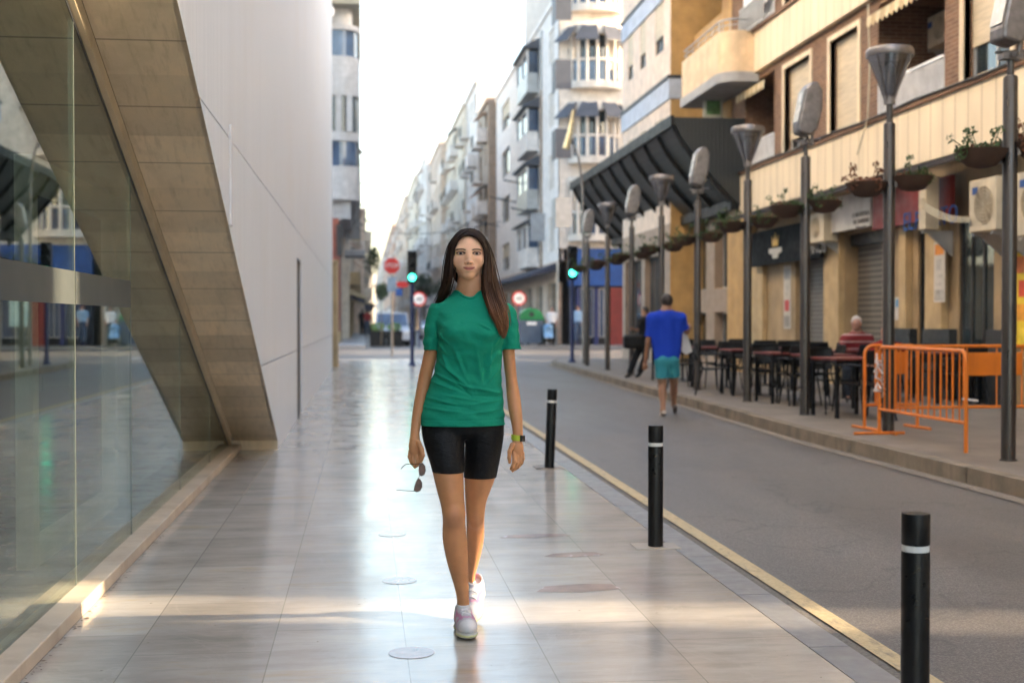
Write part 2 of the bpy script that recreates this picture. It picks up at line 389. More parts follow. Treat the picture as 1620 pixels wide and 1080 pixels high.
def emis(name, col, st):
    m, nt, b = newmat(name); b.inputs['Base Color'].default_value = (*[c*.4 for c in col], 1)
    b.inputs['Emission Color'].default_value = (*col, 1); b.inputs['Emission Strength'].default_value = st
    return m
M['greenlamp'] = emis('lit_green_signal', (.03, 1.0, .55), 2.2)
M['warmlamp'] = emis('lit_warm_lamp', (1, .82, .45), 1.0)
def text(name, body, size, mat, parent, loc, rot, ext=.002, sx=1):
    cu = bpy.data.curves.new(name, 'FONT'); cu.body = body; cu.size = size; cu.extrude = ext; cu.align_x = 'CENTER'; cu.align_y = 'CENTER'
    o0 = bpy.data.objects.new('tmp_text', cu); COL.objects.link(o0)
    me = bpy.data.meshes.new_from_object(o0.evaluated_get(bpy.context.evaluated_depsgraph_get())); bpy.data.objects.remove(o0)
    me.name = name; me.materials.clear(); me.materials.append(mat)
    o = bpy.data.objects.new(name, me); COL.objects.link(o); o.location = loc; o.rotation_euler = rot; o.scale = (sx, 1, 1)
    if parent is not None: o.parent = parent; KIDS.setdefault(parent.name, []).append(o)
    return o
ORD = ['first', 'second', 'third', 'fourth', 'fifth', 'sixth', 'seventh', 'eighth', 'ninth', 'tenth', 'eleventh', 'twelfth']
# ================================================================== SETTING: ground
def S(name, mb, mat): o = mb.build(name, mat); o['kind'] = 'structure'; return o
YC0, YC1 = 45.0, 63.0            # the crossing street
PX0 = -8
KX, RX = 1.79, 1.96              # left kerb, road edge
def rk(y):                       # right kerb line
    pts = [(-10, 4.95), (9, 4.93), (14, 4.86), (20, 5.05), (30, 5.35), (38, 5.6), (41, 6.2), (43, 7.6), (44, 10)]
    return float(np.interp(y, [p[0] for p in pts], [p[1] for p in pts]))
g = MB(); g.box(-400, 400, -200, 1500, -.5, -.05); S('ground', g, M['greyconc'])
g = MB(); g.quad((-.9+2.86, -30, -.018), (60, -30, -.018), (60, 900, -.018), (RX, 900, -.018)); g.quad((-60, YC0, -.018), (RX, YC0, -.018), (RX, YC1, -.018), (-60, YC1, -.018))
g.quad((.1, YC1, -.018), (RX, YC1, -.018), (RX, 900, -.018), (.1, 900, -.018)); S('road', g, M['asphalt'])
g = MB(); g.box(-40, KX, -30, YC0-.35, -.05, 0); S('pavement_left', g, M['pave'])
g = MB()
y = -30
while y < YC0-.5:
    g.box(KX+.004, RX, y, min(y+.994, YC0-.35), -.05, 0); y += 1.0
g.box(-40, RX, YC0-.346, YC0, -.05, .0); S('kerb_left', g, M['kerbstone'])
g = MB(); g.quad((RX, -30, -.012), (RX+.06, -30, -.012), (RX+.06, YC0, -.012), (RX, YC0, -.012)); S('road_gutter', g, M['gutter'])
g = MB(); g.quad((RX+.055, -30, -.008), (RX+.15, -30, -.008), (RX+.17, YC0-6, -.008), (RX+.075, YC0-6, -.008)); S('road_marking_yellow', g, M['yellow'])
# right footway, raised 0.12
ys = list(np.arange(-30, 44.01, .8)) + [44.0]
g = MB()
for a, b in zip(ys[:-1], ys[1:]):
    if b <= a: continue
    g.quad((rk(a)+.14, a, .12), (40, a, .12), (40, b, .12), (rk(b)+.14, b, .12))
S('pavement_right', g, M['rpave'])
g = MB()
for a, b in zip(ys[:-1], ys[1:]):
    if b <= a: continue
    e = .012; j = random.uniform(-.008, .008)
    p = [(rk(a)+j, a+e), (rk(a)+.14, a+e), (rk(b)+.14, b), (rk(b)+j, b)]
    g.prism([(x, y, -.05) for x, y in p], (0, 0, .17+random.uniform(0, .005)))
S('kerb_right', g, M['kerbold'])
g = MB()
for a, b in zip(ys[:-1], ys[1:]):
    if b > a: g.quad((rk(a)-.16, a, -.010), (rk(a), a, -.010), (rk(b), b, -.010), (rk(b)-.16, b, -.010))
S('road_gutter_right', g, Mt('pale_gutter', (.20, .165, .13), .8, var=.25, scale=30, bmp=.4))
# far footways beyond the crossing, street runs on between X 1.4 and 7
g = MB(); g.box(-40, -.05, YC1+.15, 500, -.05, .12); S('pavement_far_left', g, M['fpave'])
g = MB(); g.box(-40, .1, YC1, YC1+.15, -.05, .125); g.box(-.05, .1, YC1+.15, 500, -.05, .125); S('kerb_far_left', g, M['kerbstone'])
g = MB(); g.box(6.3, 60, YC1+.15, 500, -.05, .12); S('pavement_far_right', g, M['fpave'])
g = MB(); g.box(6.15, 60, YC1, YC1+.15, -.05, .125); g.box(6.15, 6.3, YC1+.15, 500, -.05, .125); S('kerb_far_right', g, M['kerbstone'])
# zebra stripes across the mouth of the street
g = MB()
for k in range(5): g.quad((2.3+k*.72, 45.4, -.010), (2.68+k*.72, 45.4, -.010), (2.68+k*.72, 48.4, -.010), (2.3+k*.72, 48.4, -.010))
S('road_markings_crossing', g, Mt('worn_white_marking', (.42, .41, .39), .6, var=.3, scale=15))
# faded floor stickers, manhole-like covers
def disc(c, r, z=.004, n=32, h=.0008):
    m = MB(); m.lathe([(r, 0), (r, h)], (c.x, c.y, z), n); return m
stick = Mt('faded_pink_sticker', (.25, .14, .13), .16, var=.35, scale=16, spec=.85, rvar=.05)
for i, (u, v, r, lb) in enumerate([(651, 1032, .092, 'faded round pink floor sticker nearest the bottom edge, left of the front shoe'), (632, 918, .088, 'faded round pink floor sticker left of the shins, middle of the three'), (620, 845, .085, 'faded round pink floor sticker farthest back of the three')]):
    o = disc(onZ(u, v), r, .001).build('floor_sticker', stick); tag(o, lb, 'floor sticker', 'faded round stickers on the pavement')
redt = Mt('red_marble_slab', (.33, .24, .215), .2, var=.35, scale=4)
g = MB()
for (u0, u1, v0, v1) in ((850, 975, 922, 938), (790, 900, 843, 852), (862, 950, 872, 882)):
    a, b = onZ(u0, v1), onZ(u1, v0); x0, x1 = sorted((a.x, b.x)); y0, y1 = sorted((a.y, b.y))
    m0 = (x0+x1)/2; 
    g.add([(x0, y0+.03, .0015), (m0, y0, .0015), (x1, y0+.05, .0015), (x1-.03, y1-.02, .0015), (m0+.05, y1, .0015), (x0+.06, y1-.04, .0015)], [(0, 1, 2, 3, 4, 5)])
S('pavement_marble_patches', g, redt)
# manhole / drain line on the pavement in the distance
for (u_, v_, d0, d1, lb) in ((577, 610, 0, .62, 'short thin dark drain slot on the polished pavement left of the walker'), (592, 589, -.2, .7, 'farther longer dark drain slot on the polished pavement near the crossing')):
    g = MB(); a = onZ(u_, v_); g.box(a.x+d0, a.x+d1, a.y-.025, a.y+.025, 0, .004); tag(g.build('drain_channel', M['dframe']), lb, 'drain')


# ================================================================== LEFT modern building
WX, GX = -.88, -1.36
def sof(y): return max(0, .08 + (13.4-y)*.389)         # soffit height along the street
bld = thing('modern_building', 'modern building with pale stone wall, sloping brown stone soffit and big reflective glass front', 'building', (0, 0, 0))
YE = 37.0
poly = [(13.4, 0), (13.4, .08)] + [(-8, sof(-8))] + [(-8, 17), (YE, 17), (YE, 0)]
m = MB()
# outer wall face, split by joints (real grooves)
def wallface(poly2d, x, mb, t=.03):
    mb.prism([(x, y, z) for y, z in poly2d], (-t, 0, 0))
# joints: sloping joint line from the soffit edge rising away, and a lower level joint
jl = [(Yat(328, WX), Zx(328, 173, WX)), (Yat(470, WX), Zx(470, 372, WX))]
zl = Zx(413, 580, WX); zj = Zx(328, 173, WX)
yd0, yd1 = Yat(470, WX), Yat(478, WX)
gp = .012
def sy(z): return 13.4-(z-.08)/.389
# lower course
wallface([(13.4, 0), (13.4, .08), (sy(zl), zl), (yd0, zl), (yd0, 0)], WX, m)
wallface([(yd1, 0), (yd1, zl), (YE, zl), (YE, 0)], WX, m)
wallface([(sy(zl+gp), zl+gp), (sy(zj), zj), (yd0, zj), (yd0, zl+gp)], WX, m)
wallface([(yd1, zl+gp), (yd1, zj), (YE, zj), (YE, zl+gp)], WX, m)
wallface([(yd0+.001, zj-.35), (yd0+.001, zj), (yd1-.001, zj), (yd1-.001, zj-.35)], WX, m)
wallface([(sy(zj+gp), zj+gp), (-8, sof(-8)), (-8, 17), (YE, 17), (YE, zj+gp)], WX, m)
m.build('wall', M['wall'], bld)
m = MB(); m.prism([(WX-.035, y, z) for y, z in [(13.42, 0), (13.42, .12), (-8, sof(-8)+.04), (-8, 16.9), (YE-.02, 16.9), (YE-.02, 0)]], (-.42, 0, 0))
m.box(-14, -1.32, 13.45, YE-.03, .0, 16.8); m.box(-14, -3.6, -8, 13.5, 5.6, 16.8)  # unseen ceiling stops short so sky light reaches the inner door frame
m.build('wall_core', Mt('shadow_gap', (.14, .125, .11), .8), bld)
m = MB(); m.cur = 0
s0, s1 = (13.4, .08), (-8, sof(-8))
m.prism([(WX-.001, s0[0], s0[1]-.0), (GX+.035, s0[0], s0[1]), (GX+.035, s1[0], s1[1]), (WX-.001, s1[0], s1[1])], (0, .0, .03))
m.build('soffit', M['soffit'], bld)
m = MB(); m.box(GX, WX-.002, 13.37, 13.41, 0, .10); m.build('soffit_toe', M['soffit'], bld)
# sloping frame between glass and soffit
m = MB(); dn = Vector((0, .389, 1)).normalized()*.07
m.prism([(GX+.003, 13.2, sof(13.2)-.002), (GX+.003, -8, sof(-8)-.002), (GX+.003, -8, sof(-8)-.10), (GX+.003, 13.2, sof(13.2)-.10)], (.031, 0, 0)); m.build('sloping_frame', Mt('stone_coloured_frame', (.50, .40, .26), .5), bld)
m = MB(); m.prism([(GX+.0005, 13.15, sof(13.15)-.098), (GX+.0005, -8, sof(-8)-.098), (GX+.0005, -8, sof(-8)-.122), (GX+.0005, 13.15, sof(13.15)-.122)], (.002, 0, 0)); m.build('sloping_seal', M['dframe'], bld)
m = MB(); m.box(GX-.06, -1.25, -8, 13.37, 0, .065); o = m.build('plinth', M['limestone'], bld, bevel=.006)
joints = [-8, 1.7, 3.25, 4.75, 6.27, 7.74, 9.75, 11.6, 13.1]
for a, b in zip(joints[:-1], joints[1:]):
    m = MB(); m.prism([(GX, a+.004, .065), (GX, b-.004, .065), (GX, b-.004, sof(b-.004)-.03), (GX, a+.004, sof(a+.004)-.03)], (-.012, 0, 0))
    m.build('glass_pane', M['facglass'], bld)
sealm = Mt('pale_seal', (.16, .18, .15), .5)
for y in joints[1:-1]: m = MB(); m.box(GX-.011, GX+.0015, y-.0035, y+.0035, .065, sof(y)-.06); m.build('glass_joint', sealm, bld)
m = MB(); zf0, zf1 = 1.40, 1.557
for a, b in zip(joints[:5], joints[1:6]): m.box(GX+.001, GX+.0025, a+.01, b-.01, zf0, zf1)
m.build('frosted_band', M['film'], bld)
# pale door frame standing just inside the glass
m = MB(); X = -1.78; ya, yb = 7.05, 9.3
T = .045
m.box(X-T, X+T, ya-.05, ya+.075, 0, 2.2); m.box(X-T, X+T, yb-.06, yb+.06, 0, 2.2); m.box(X-T, X+T, ya+.08, yb-.065, 2.03, 2.2); m.box(X-T, X+T, ya+.08, yb-.065, .0, .13)
m.box(X-T, X+T, yb+.5, yb+.58, 0, 2.2); m.box(X-T, X+T, yb+.065, yb+.495, 2.03, 2.2)
d = m.build('inner_door_frame', M['doorframe'], bld)
m = MB(); m.tube([(X+.07, ya+.02, .95), (X+.07, ya+.02, 1.2)], .012); m.build('door_handle', M['steel'], d)
m = MB(); m.quad((-8, -8, .004), (GX-.07, -8, .004), (GX-.07, 13.4, .004), (-8, 13.4, .004)); m.build('interior_floor', M['intfloor'], bld)
m = MB(); m.box(-8.1, -8, -8, 13.45, 0, 5.6); m.box(-8, GX-.1, 13.44, 13.448, 0, 5.6); m.box(-8, GX-.1, -8.1, -8, 0, 5.6); m.build('interior_wall', Mt('dark_interior', (.02, .02, .018), .8), bld)
m = MB(); m.prism([(WX+.012, Yat(364, WX), 2.62), (WX+.012, Yat(367, WX), 2.62), (WX+.012, Yat(367, WX), 1.96), (WX+.012, Yat(364, WX), 1.96)], (-.02, 0, 0)); m.build('wall_strip', M['whitepaint'], bld)

# yellow stone pillar at the end of the building
m = MB(); pa = onZ(507, 588); 
m.box(WX-.6, WX+.14, 37.1, 38.6, 0, 3.0); m.box(WX-.62, WX+.155, 37.05, 38.62, 3.0, 3.08); m.box(WX-.61, WX+.15, 37.06, 38.61, 0.002, .22)
tag(m.build('stone_pillar', M['ochre2'], bevel=.01), 'yellowish stone pillar at the far end of the pale wall', 'pillar')

# grit and small dry leaves swept against the plinth and scattered on the slabs
m = MB(); g_ = random.Random(11)
for k in range(420):
    if k < 300: x = -1.245+abs(g_.gauss(0, .012)); y = g_.uniform(2.5, 13); s = g_.uniform(.002, .009)
    else: x = g_.uniform(-1.1, 1.7); y = g_.uniform(3, 16); s = g_.uniform(.002, .007)
    a = g_.uniform(0, 6.28); z = .002
    m.add([(x+s*math.cos(a+q)*(1.6 if q in (0, math.pi) else .6), y+s*math.sin(a+q), z) for q in (0, 1.3, math.pi, 4.4)], [(0, 1, 2, 3)])
tag(m.build('leaf_litter', Mt('dry_litter', (.07, .045, .03), .9, var=.4, scale=30)), 'dark grit and dry leaf scraps along the plinth and on the slabs', 'litter', kind='stuff')
# ================================================================== BUILDINGS
def fac_right(X): return Matrix(((0, -1, 0, X), (1, 0, 0, 0), (0, 0, 1, 0), (0, 0, 0, 1)))     # local (s,t,z): s=world y, t=out towards the street
def fac_left(X): return Matrix(((0, 1, 0, X), (1, 0, 0, 0), (0, 0, 1, 0), (0, 0, 0, 1)))
def fac_cam(Y): return Matrix(((1, 0, 0, 0), (0, -1, 0, Y), (0, 0, 1, 0), (0, 0, 0, 1)))        # s=world x, t=out towards -y
def wallgrid(mb, s0, s1, z0, z1, ops, rd=.22):
    ss = sorted({s0, s1, *[o[0] for o in ops], *[o[1] for o in ops]}); zs = sorted({z0, z1, *[o[2] for o in ops], *[o[3] for o in ops]})
    ss = [s for s in ss if s0 <= s <= s1]; zs = [z for z in zs if z0 <= z <= z1]
    for a, b in zip(ss[:-1], ss[1:]):
        for c, d in zip(zs[:-1], zs[1:]):
            sm, zm = (a+b)/2, (c+d)/2
            if any(o[0] < sm < o[1] and o[2] < zm < o[3] for o in ops): continue
            mb.quad((a, 0, c), (b, 0, c), (b, 0, d), (a, 0, d))
    for o in ops:
        a, b, c, d = o[:4]; t = -(o[4] if len(o) > 4 else rd)
        mb.quad((a, 0, c), (a, t, c), (a, t, d), (a, 0, d)); mb.quad((b, 0, c), (b, t, c), (b, t, d), (b, 0, d))
        mb.quad((a, 0, c), (b, 0, c), (b, t, c), (a, t, c)); mb.quad((a, 0, d), (b, 0, d), (b, t, d), (a, t, d))
def window(Mx, par, a, b, c, d, rd=.2, frame='alu', glass='glass', mull=1, shut=0, shutmat='shutterbeige', surround=None, name='window', sill=False, lite=False):
    e = .045; t0 = -rd+.0; m = MB(Mx)
    m.box(a, a+e, t0, t0+.05, c, d); m.box(b-e, b, t0, t0+.05, c, d); m.box(a+e, b-e, t0, t0+.05, c, c+e); m.box(a+e, b-e, t0, t0+.05, d-e, d)
    for k in range(mull): s = a+(b-a)*(k+1)/(mull+1); m.box(s-.025, s+.025, t0, t0+.05, c+e, d-e)
    w_ = m.build(name, M[frame], par)
    p = MB(Mx); p.box(a+e*.5, b-e*.5, t0+.015, t0+.025, c+e*.5, d-e*.5); p.build('pane', M[glass], w_)
    if shut > 0:
        p = MB(Mx); p.box(a+.01, b-.01, t0+.052, t0+.07, d-(d-c)*shut, d-.01); p.build('roller_blind', M[shutmat], w_)
    if surround:
        p = MB(Mx); k = .1
        p.box(a-k, a, -rd*.5, .03, c-k, d+k); p.box(b, b+k, -rd*.5, .03, c-k, d+k); p.box(a, b, -rd*.5, .03, d, d+k); p.box(a, b, -rd*.5, .05, c-k, c)
        p.build('surround', M[surround], w_)
    if sill: p = MB(Mx); p.box(a-.05, b+.05, -rd+.05, .06, c-.05, c-.002); p.build('sill', M['greyconc'], w_)
    return w_
def rails(mb, a, b, t, c, d, step=.11, r=.01):
    mb.box(a, b, t-.02, t+.02, d-.04, d); mb.box(a, b, t-.015, t+.015, c, c+.03)
    n = max(1, int((b-a)/step))
    for k in range(n+1): s = a+(b-a)*k/n; mb.box(s-r, s+r, t-r, t+r, c+.03, d-.04)
def backbox(mb, Mx, s0, s1, z0, z1, depth, t=-1.6):
    # body behind the facade skin, never in its plane
    mb.box(s0+.003, s1-.003, -depth, t, z0, z1-.01)
XB = 9.0
# ---------- brown brick and cream building (nearest, right)
Ya, Yb = 4.55, 30.7
MX = fac_right(XB)
zb = [3.86, 4.78, 7.0, 7.9, 10.1, 11.0, 13.2]
bb = thing('brick_building', 'brown brick apartment building with cream cladding bands and closed ground floor shops', 'building')
def Y_(u): return Yat(u, XB)
def Z_(u, v): return Zx(u, v, XB)
# brick storeys
win = []      # (s0,s1,z0,z1,kind)
wz0, wz1 = 4.93, 6.72
win += [(Y_(1357), Y_(1312), wz0, wz1, 'shut')]
win += [(Y_(1492), Y_(1388), 4.86, 6.86, 'log')]
win += [(Y_(1598), Y_(1523), wz0, wz1, 'cream')]
win += [(Y_(1281), Y_(1240), wz0, wz1, 'awn')]
win += [(Y_(1224), Y_(1178), 4.86, 6.86, 'log2')]
y = Y_(1598)-2.6
k = 0
while y > Ya+2:
    win += [(y-1.5, y, wz0, wz1, ('shut', 'cream')[k % 2])] if k % 3 != 1 else [(y-2.6, y, 4.86, 6.86, 'log')]
    y -= 4.0; k += 1
m = MB(MX)
allw = []
for dz in (0, 3.12):
    ops = []
    for (a, b, c, d, kd) in win:
        rd = 1.25 if kd.startswith('log') else .2
        ops.append((a, b, c+dz, d+dz, rd)); allw.append((a, b, c+dz, d+dz, kd))
    wallgrid(m, Ya, Yb, zb[1]+dz*1.0 if dz == 0 else zb[3], zb[2] if dz == 0 else zb[4], ops)
wallgrid(m, Ya, Yb, zb[5], zb[6], [])
m.build('brick_wall', M['brick'], bb)
m = MB()
# body with a splayed end so that the alley lets the low sun through
al = Vector((.89, -.45)).normalized()
def P2(x, y): return (x, y)
def body(mb, poly, z0, z1): mb.prism([(x, y, z0) for x, y in poly], (0, 0, z1-z0))
body(m, [(XB+1.3, Ya-.225+.005), (XB+1.3, Yb-.005), (XB+12, Yb-.005), (XB+12, Ya-2.07)], .0, 13.4)
m.build('body', M['brick'], bb)
m = MB(); m.prism([(XB-.1, Ya, 3.86), (XB+1.3, Ya, 3.86), (XB+1.3, Ya-.225, 3.86)], (0, 0, 9.5)); m.build('end_wall', M['brick'], bb); m = MB(); m.quad((XB, Yb, 0), (XB+1.4, Yb, 0), (XB+1.4, Yb, 13.3), (XB, Yb, 13.3)); m.build('end_wall', M['brick'], bb)
for (z0, z1) in ((zb[0], zb[1]), (zb[2], zb[3]), (zb[4], zb[5])):
    m = MB(MX); m.box(Ya, Yb+.02, -.3, .12, z0, z1); o = m.build('cream_band', M['fascia'], bb)
    m = MB(MX); m.box(Ya, Yb+.03, -.2, .17, z1+.002, z1+.09); m.build('ledge', M['brick'], o)
m = MB(MX); m.box(Ya, Yb+.3, -12, .5, 13.3, 13.6); m.build('roof', M['fascia'], bb)
# soffit under first band: ground floor is set back slightly
for (a, b, c, d, kd) in allw:
    if kd.startswith('log'):
        l = MB(MX); l.box(a+.25, b-.9, -1.248, -1.2, c, c+1.95); o = window(MX, bb, a+.3, b-.8, c+.02, c+1.95, 1.2, 'dframe', 'glass', 1, name='balcony_door')
        mb = MB(MX); mb.quad((a, -1.25, c), (b, -1.25, c), (b, -1.25, d), (a, -1.25, d)); mb.build('recess_wall', M['brick'], bb)
        r = MB(MX); rails(r, a+.01, b-.01, .0, c+.0, c+.62, .085, .011); r.build('railing', M['ochre2'] if False else M['whitepaint'], bb)
        sl_ = MB(MX); sl_.box(a-.03, b+.03, -.3, .06, c-.07, c-.002); sl_.build('balcony_slab', M['cream'], bb)
        aw = MB(MX)      # scalloped striped awning, rolled short
        n = 13
        for q in range(n):
            s_a = a+.02+(b-a-.04)*q/n; s_b = a+.02+(b-a-.04)*(q+1)/n; mid = (s_a+s_b)/2
            aw.cur = q % 2
            aw.add([(s_a, -.12, d-.02), (s_b, -.12, d-.02), (s_b, .22, d-.22), (s_a, .22, d-.22)], [(0, 1, 2, 3)])
            aw.add([(s_a, .22, d-.22), (s_b, .22, d-.22), (s_b, .23, d-.36), (mid, .23, d-.44), (s_a, .23, d-.36)], [(0, 1, 2, 3, 4)])
        aw.build('awning', [M['awnstripe'], M['ochre2']], bb)
        if kd == 'log':
            pass
    elif kd == 'awn':
        window(MX, bb, a, b, c, d, .2, 'alu', 'glass', 1, shut=.85, surround='fascia')
    else:
        window(MX, bb, a, b, c, d, .2, 'alu', 'glass', 1, shut=1.0 if kd == 'shut' else .72, shutmat='shutterbeige', surround='fascia')
# ground floor: piers and shop openings from the photograph
g0 = -.03; GM = fac_right(XB+.05)
def yy(u): return Yat(u, XB+.05)
openings = [  # u_right, u_left, zbot, ztop, kind
    (1310, 1258, .12, 3.0, 'roller'), (1396, 1337, .12, 2.95, 'grille'),
    (1470, 1452, .12, 2.95, 'door'), (1572, 1516, .12, 2.9, 'dark')]
ops = []
for (ur, ul, z0, z1, kd) in openings: ops.append((yy(ur), yy(ul), z0, z1, .3 if kd in ('roller', 'grille') else .1))
k = yy(1640); nkind = ['grille', 'dark', 'roller', 'dark', 'grille']
extra = []
i = 0
while k-2.6 > Ya+.4:
    extra.append((k-2.4, k-.3, .12, 2.9, nkind[i % 5])); k -= 2.9; i += 1
ops += [(a, b, c, d, .3) for a, b, c, d, _ in extra]
m = MB(GM); wallgrid(m, Ya, Yb, .12, 3.9, ops, .3); m.build('shopfront_wall', Mt('cream_shop_wall', (.33, .235, .13), .7, dirt=(.22, .155, .085), bmp=.15, var=.25, scale=1.5), bb)
for (a, b, c, d, t), kd in zip(ops, [o[4] for o in openings]+[e[4] for e in extra]):
    if kd in ('roller', 'grille'):
        s_ = MB(GM); s_.box(a, b, -.28, -.25, c, d); s_.build('roller_shutter', M[kd], bb)
        s_ = MB(GM); s_.box(a, b, -.24, -.1, d-.22, d-.002); s_.build('shutter_box', M['dframe'], bb)
    elif kd == 'door':
        window(GM, bb, a, b, c, d, .09, 'steel', 'glass', 0, shut=.0, name='shop_door')
    else:
        window(GM, bb, a, b, c, d, t-.02, 'steel', 'glass', 2, name='shop_window')
m = MB(GM)
for (ua, ub) in ((1452, 1432), (1516, 1470), (1607, 1573), (1432, 1398)):
    pass
# dark stone dado under the shop walls
m = MB(GM)
segs = sorted(ops); y0 = yy(1640)
cur = yy(1605)
for (a, b) in ((yy(1514), yy(1472)), (yy(1451), yy(1426)), (yy(1607), yy(1574))):
    m = MB(GM); m.box(a-.01, b+.01, .002, .135, .12, 1.2); m.build('dado', M['darkstone'], bb)
for (ua, ub) in ((1214, 1196), (1336, 1312), (1443, 1432), (1500, 1474)):
    m = MB(GM); m.box(yy(ua), yy(ub), .003, .12, .12, 3.0); m.build('pier', M['ochre2'], bb)
m = MB(GM); m.box(yy(1196), Yb-.02, .003, .16, .12, 3.86); m.build('pier', M['ochre'], bb)
# things fixed on the shop fronts
def panel(name, u0, u1, z0, z1, t0, t1, mat, label, cat, Mx=None):
    p = MB(Mx if Mx is not None else GM); a, b = sorted((yy(u0), yy(u1))); p.box(a, b, t0, t1, z0, z1); o = p.build(name, mat, bevel=.004); return tag(o, label, cat), a, b
RX90 = (math.pi/2, 0, -math.pi/2)     # text standing in the facade, facing -X
def ftext(body_, size, mat, par, u, v, t, sx=1):
    X = XB+.05-t; p = onX(u, v, X); return text('lettering', body_, size, mat, par, p, RX90, .003, sx)
o, a, b = panel('shop_sign', 1206, 1318, 2.55, 3.32, .18, .26, Mt('dark_sign', (.005, .006, .008), .75, spec=.15), 'dark shop sign with gold crown emblem, farthest of the shop signs', 'sign')
gold = Mt('gold_paint', (.55, .33, .05), .4); silver = Mt('silver_paint', (.5, .48, .44), .4)
c = MB(); p = onX(1226, 382, XB-.22)
pts = [(-.22, -.12), (.22, -.12), (.27, .16), (.12, 0), (0, .24), (-.12, 0), (-.27, .16)]
c.prism([(p.x, p.y+q[0]*.8, p.z+q[1]*.8) for q in pts], (.01, 0, 0)); c.build('crown_emblem', gold, o)
c = MB(); c.prism([(p.x, p.y+q[0], p.z-.24+q[1]) for q in [(-.42, .1), (.42, .1), (.42, .0), (.2, -.03), (.16, -.12), (-.16, -.12), (-.2, -.03), (-.42, 0)]], (.01, 0, 0)); c.build('emblem_scroll', silver, o)
ftext('VINOS', .34, silver, o, 1292, 392, .272)
o, a, b = panel('shop_sign', 1318, 1402, 2.98, 3.62, .2, .30, Mt('white_sign', (.60, .57, .52), .5, dirt=(.42, .38, .33)), 'white shop sign with three lines of small dark writing', 'sign')
lt = Mt('faded_dark_lettering', (.10, .08, .07), .6)
for k_, (v_, s_) in enumerate(((339, 'C. DE ESTETICA'), (350, 'PEL. BARBERIA'), (360, 'Peluquería'))):
    ftext(s_, .11, lt, o, 1362, v_, .312)
o, a, b = panel('shop_sign', 1404, 1530, 2.90, 3.52, .2, .28, Mt('maroon_sign', (.20, .022, .018), .5), 'dark red shop sign with blue letters, partly behind the air conditioners', 'sign')
ftext('EL', .42, M['bluepaint'], o, 1437, 352, .292); ftext('PUERTO', .40, M['bluepaint'], o, 1480, 345, .292)
def tube_thing(name, pts, r, mat, label, cat):
    m_ = MB(); m_.tube(pts, r, 6); return tag(m_.build(name, mat, smooth=True), label, cat)
def ac(u0, u1, v0, v1, X, label, dep=.32, face='street'):
    """wall hung outdoor air conditioner: case, fan, bracket"""
    p0, p1 = onX(u0, 508, X), onX(u1, 508, X); s0, s1 = sorted((p0.y, p1.y)); z0, z1 = onX((u0+u1)/2, v1, X).z, onX((u0+u1)/2, v0, X).z
    Mx = fac_right(X+dep)
    t = thing('air_conditioner', label, 'air conditioner', (0, 0, 0), 0, 'air conditioners over the shops')
    m = MB(Mx); m.box(s0, s1, .02, dep, z0, z1); m.build('case', M['acbody'], t, bevel=.015)
    m = MB(Mx); sc, zc, r = s0+(s1-s0)*.42, (z0+z1)/2, min(z1-z0, s1-s0)*.36
    for q in range(5):
        rr = r*(1-q/5.5); ring = [(sc+rr*math.cos(a_), dep+.012, zc+rr*math.sin(a_)) for a_ in np.linspace(0, 2*math.pi, 21)]
        m.tube(ring, .006, 5, False)
    for q in range(6): an = q*math.pi/6; m.tube([(sc-r*math.cos(an), dep+.016, zc-r*math.sin(an)), (sc+r*math.cos(an), dep+.016, zc+r*math.sin(an))], .004, 4)
    m.build('fan_guard', M['acbody'], t)
    m = MB(Mx); m.lathe([(r, 0), (r, .004)], (0, 0, 0), 24, Matrix.Translation((sc, dep+.0015, zc)) @ Matrix.Rotation(-math.pi/2, 4, 'X')); m.build('fan_opening', Mt('fan_grille_beige', (.20, .165, .115), .6), t)
    m = MB(Mx)
    for s in (s0+.1, s1-.13): m.box(s, s+.03, -.25, dep, z0-.05, z0-.012); m.prism([(s, -.25, z0-.04), (s, -.2, z0-.04), (s, dep-.1, z0-.06), (s, -.25, z0-.4)], (.03, 0, 0))
    m.build('bracket', M['alu'], t)
    m = MB(Mx); m.box(s1-.26, s1-.1, dep+.002, dep+.006, z1-.2, z1-.1); m.build('badge', M['bluepaint'], t)
    return t
ac(1532, 1574, 283, 366, 8.45, 'large cream air conditioner with twin brackets behind the nearest lamp post', .28)
ac(1452, 1463, 280, 364, 8.45, 'narrow cream air conditioner seen nearly edge on, with pale hoses trailing to its neighbour', .24)
ac(1606, 1650, 270, 372, 8.5, 'cream air conditioner cut off by the right edge of the view')
ac(1274, 1302, 338, 384, 8.6, 'small grey cream air conditioner above the dark crown sign')
ac(1462, 1500, 22, 72, 9.9, 'air conditioner with a dark round fan inside the brick loggia', .3)
for k_ in range(3):
    a_, b_ = onX(1462, 322+k_*5, 8.40), onX(1534, 345+k_*3, 8.40)
    pts = [a_.lerp(b_, q/8)+Vector((0, 0, -.06*math.sin(q/8*math.pi))) for q in range(9)]
    tube_thing('hose', pts, .010, M['palecable'], ['upper pale hose slung between the two air conditioners', 'middle pale hose slung between the two air conditioners', 'lower pale hose slung between the two air conditioners'][k_], 'hose')
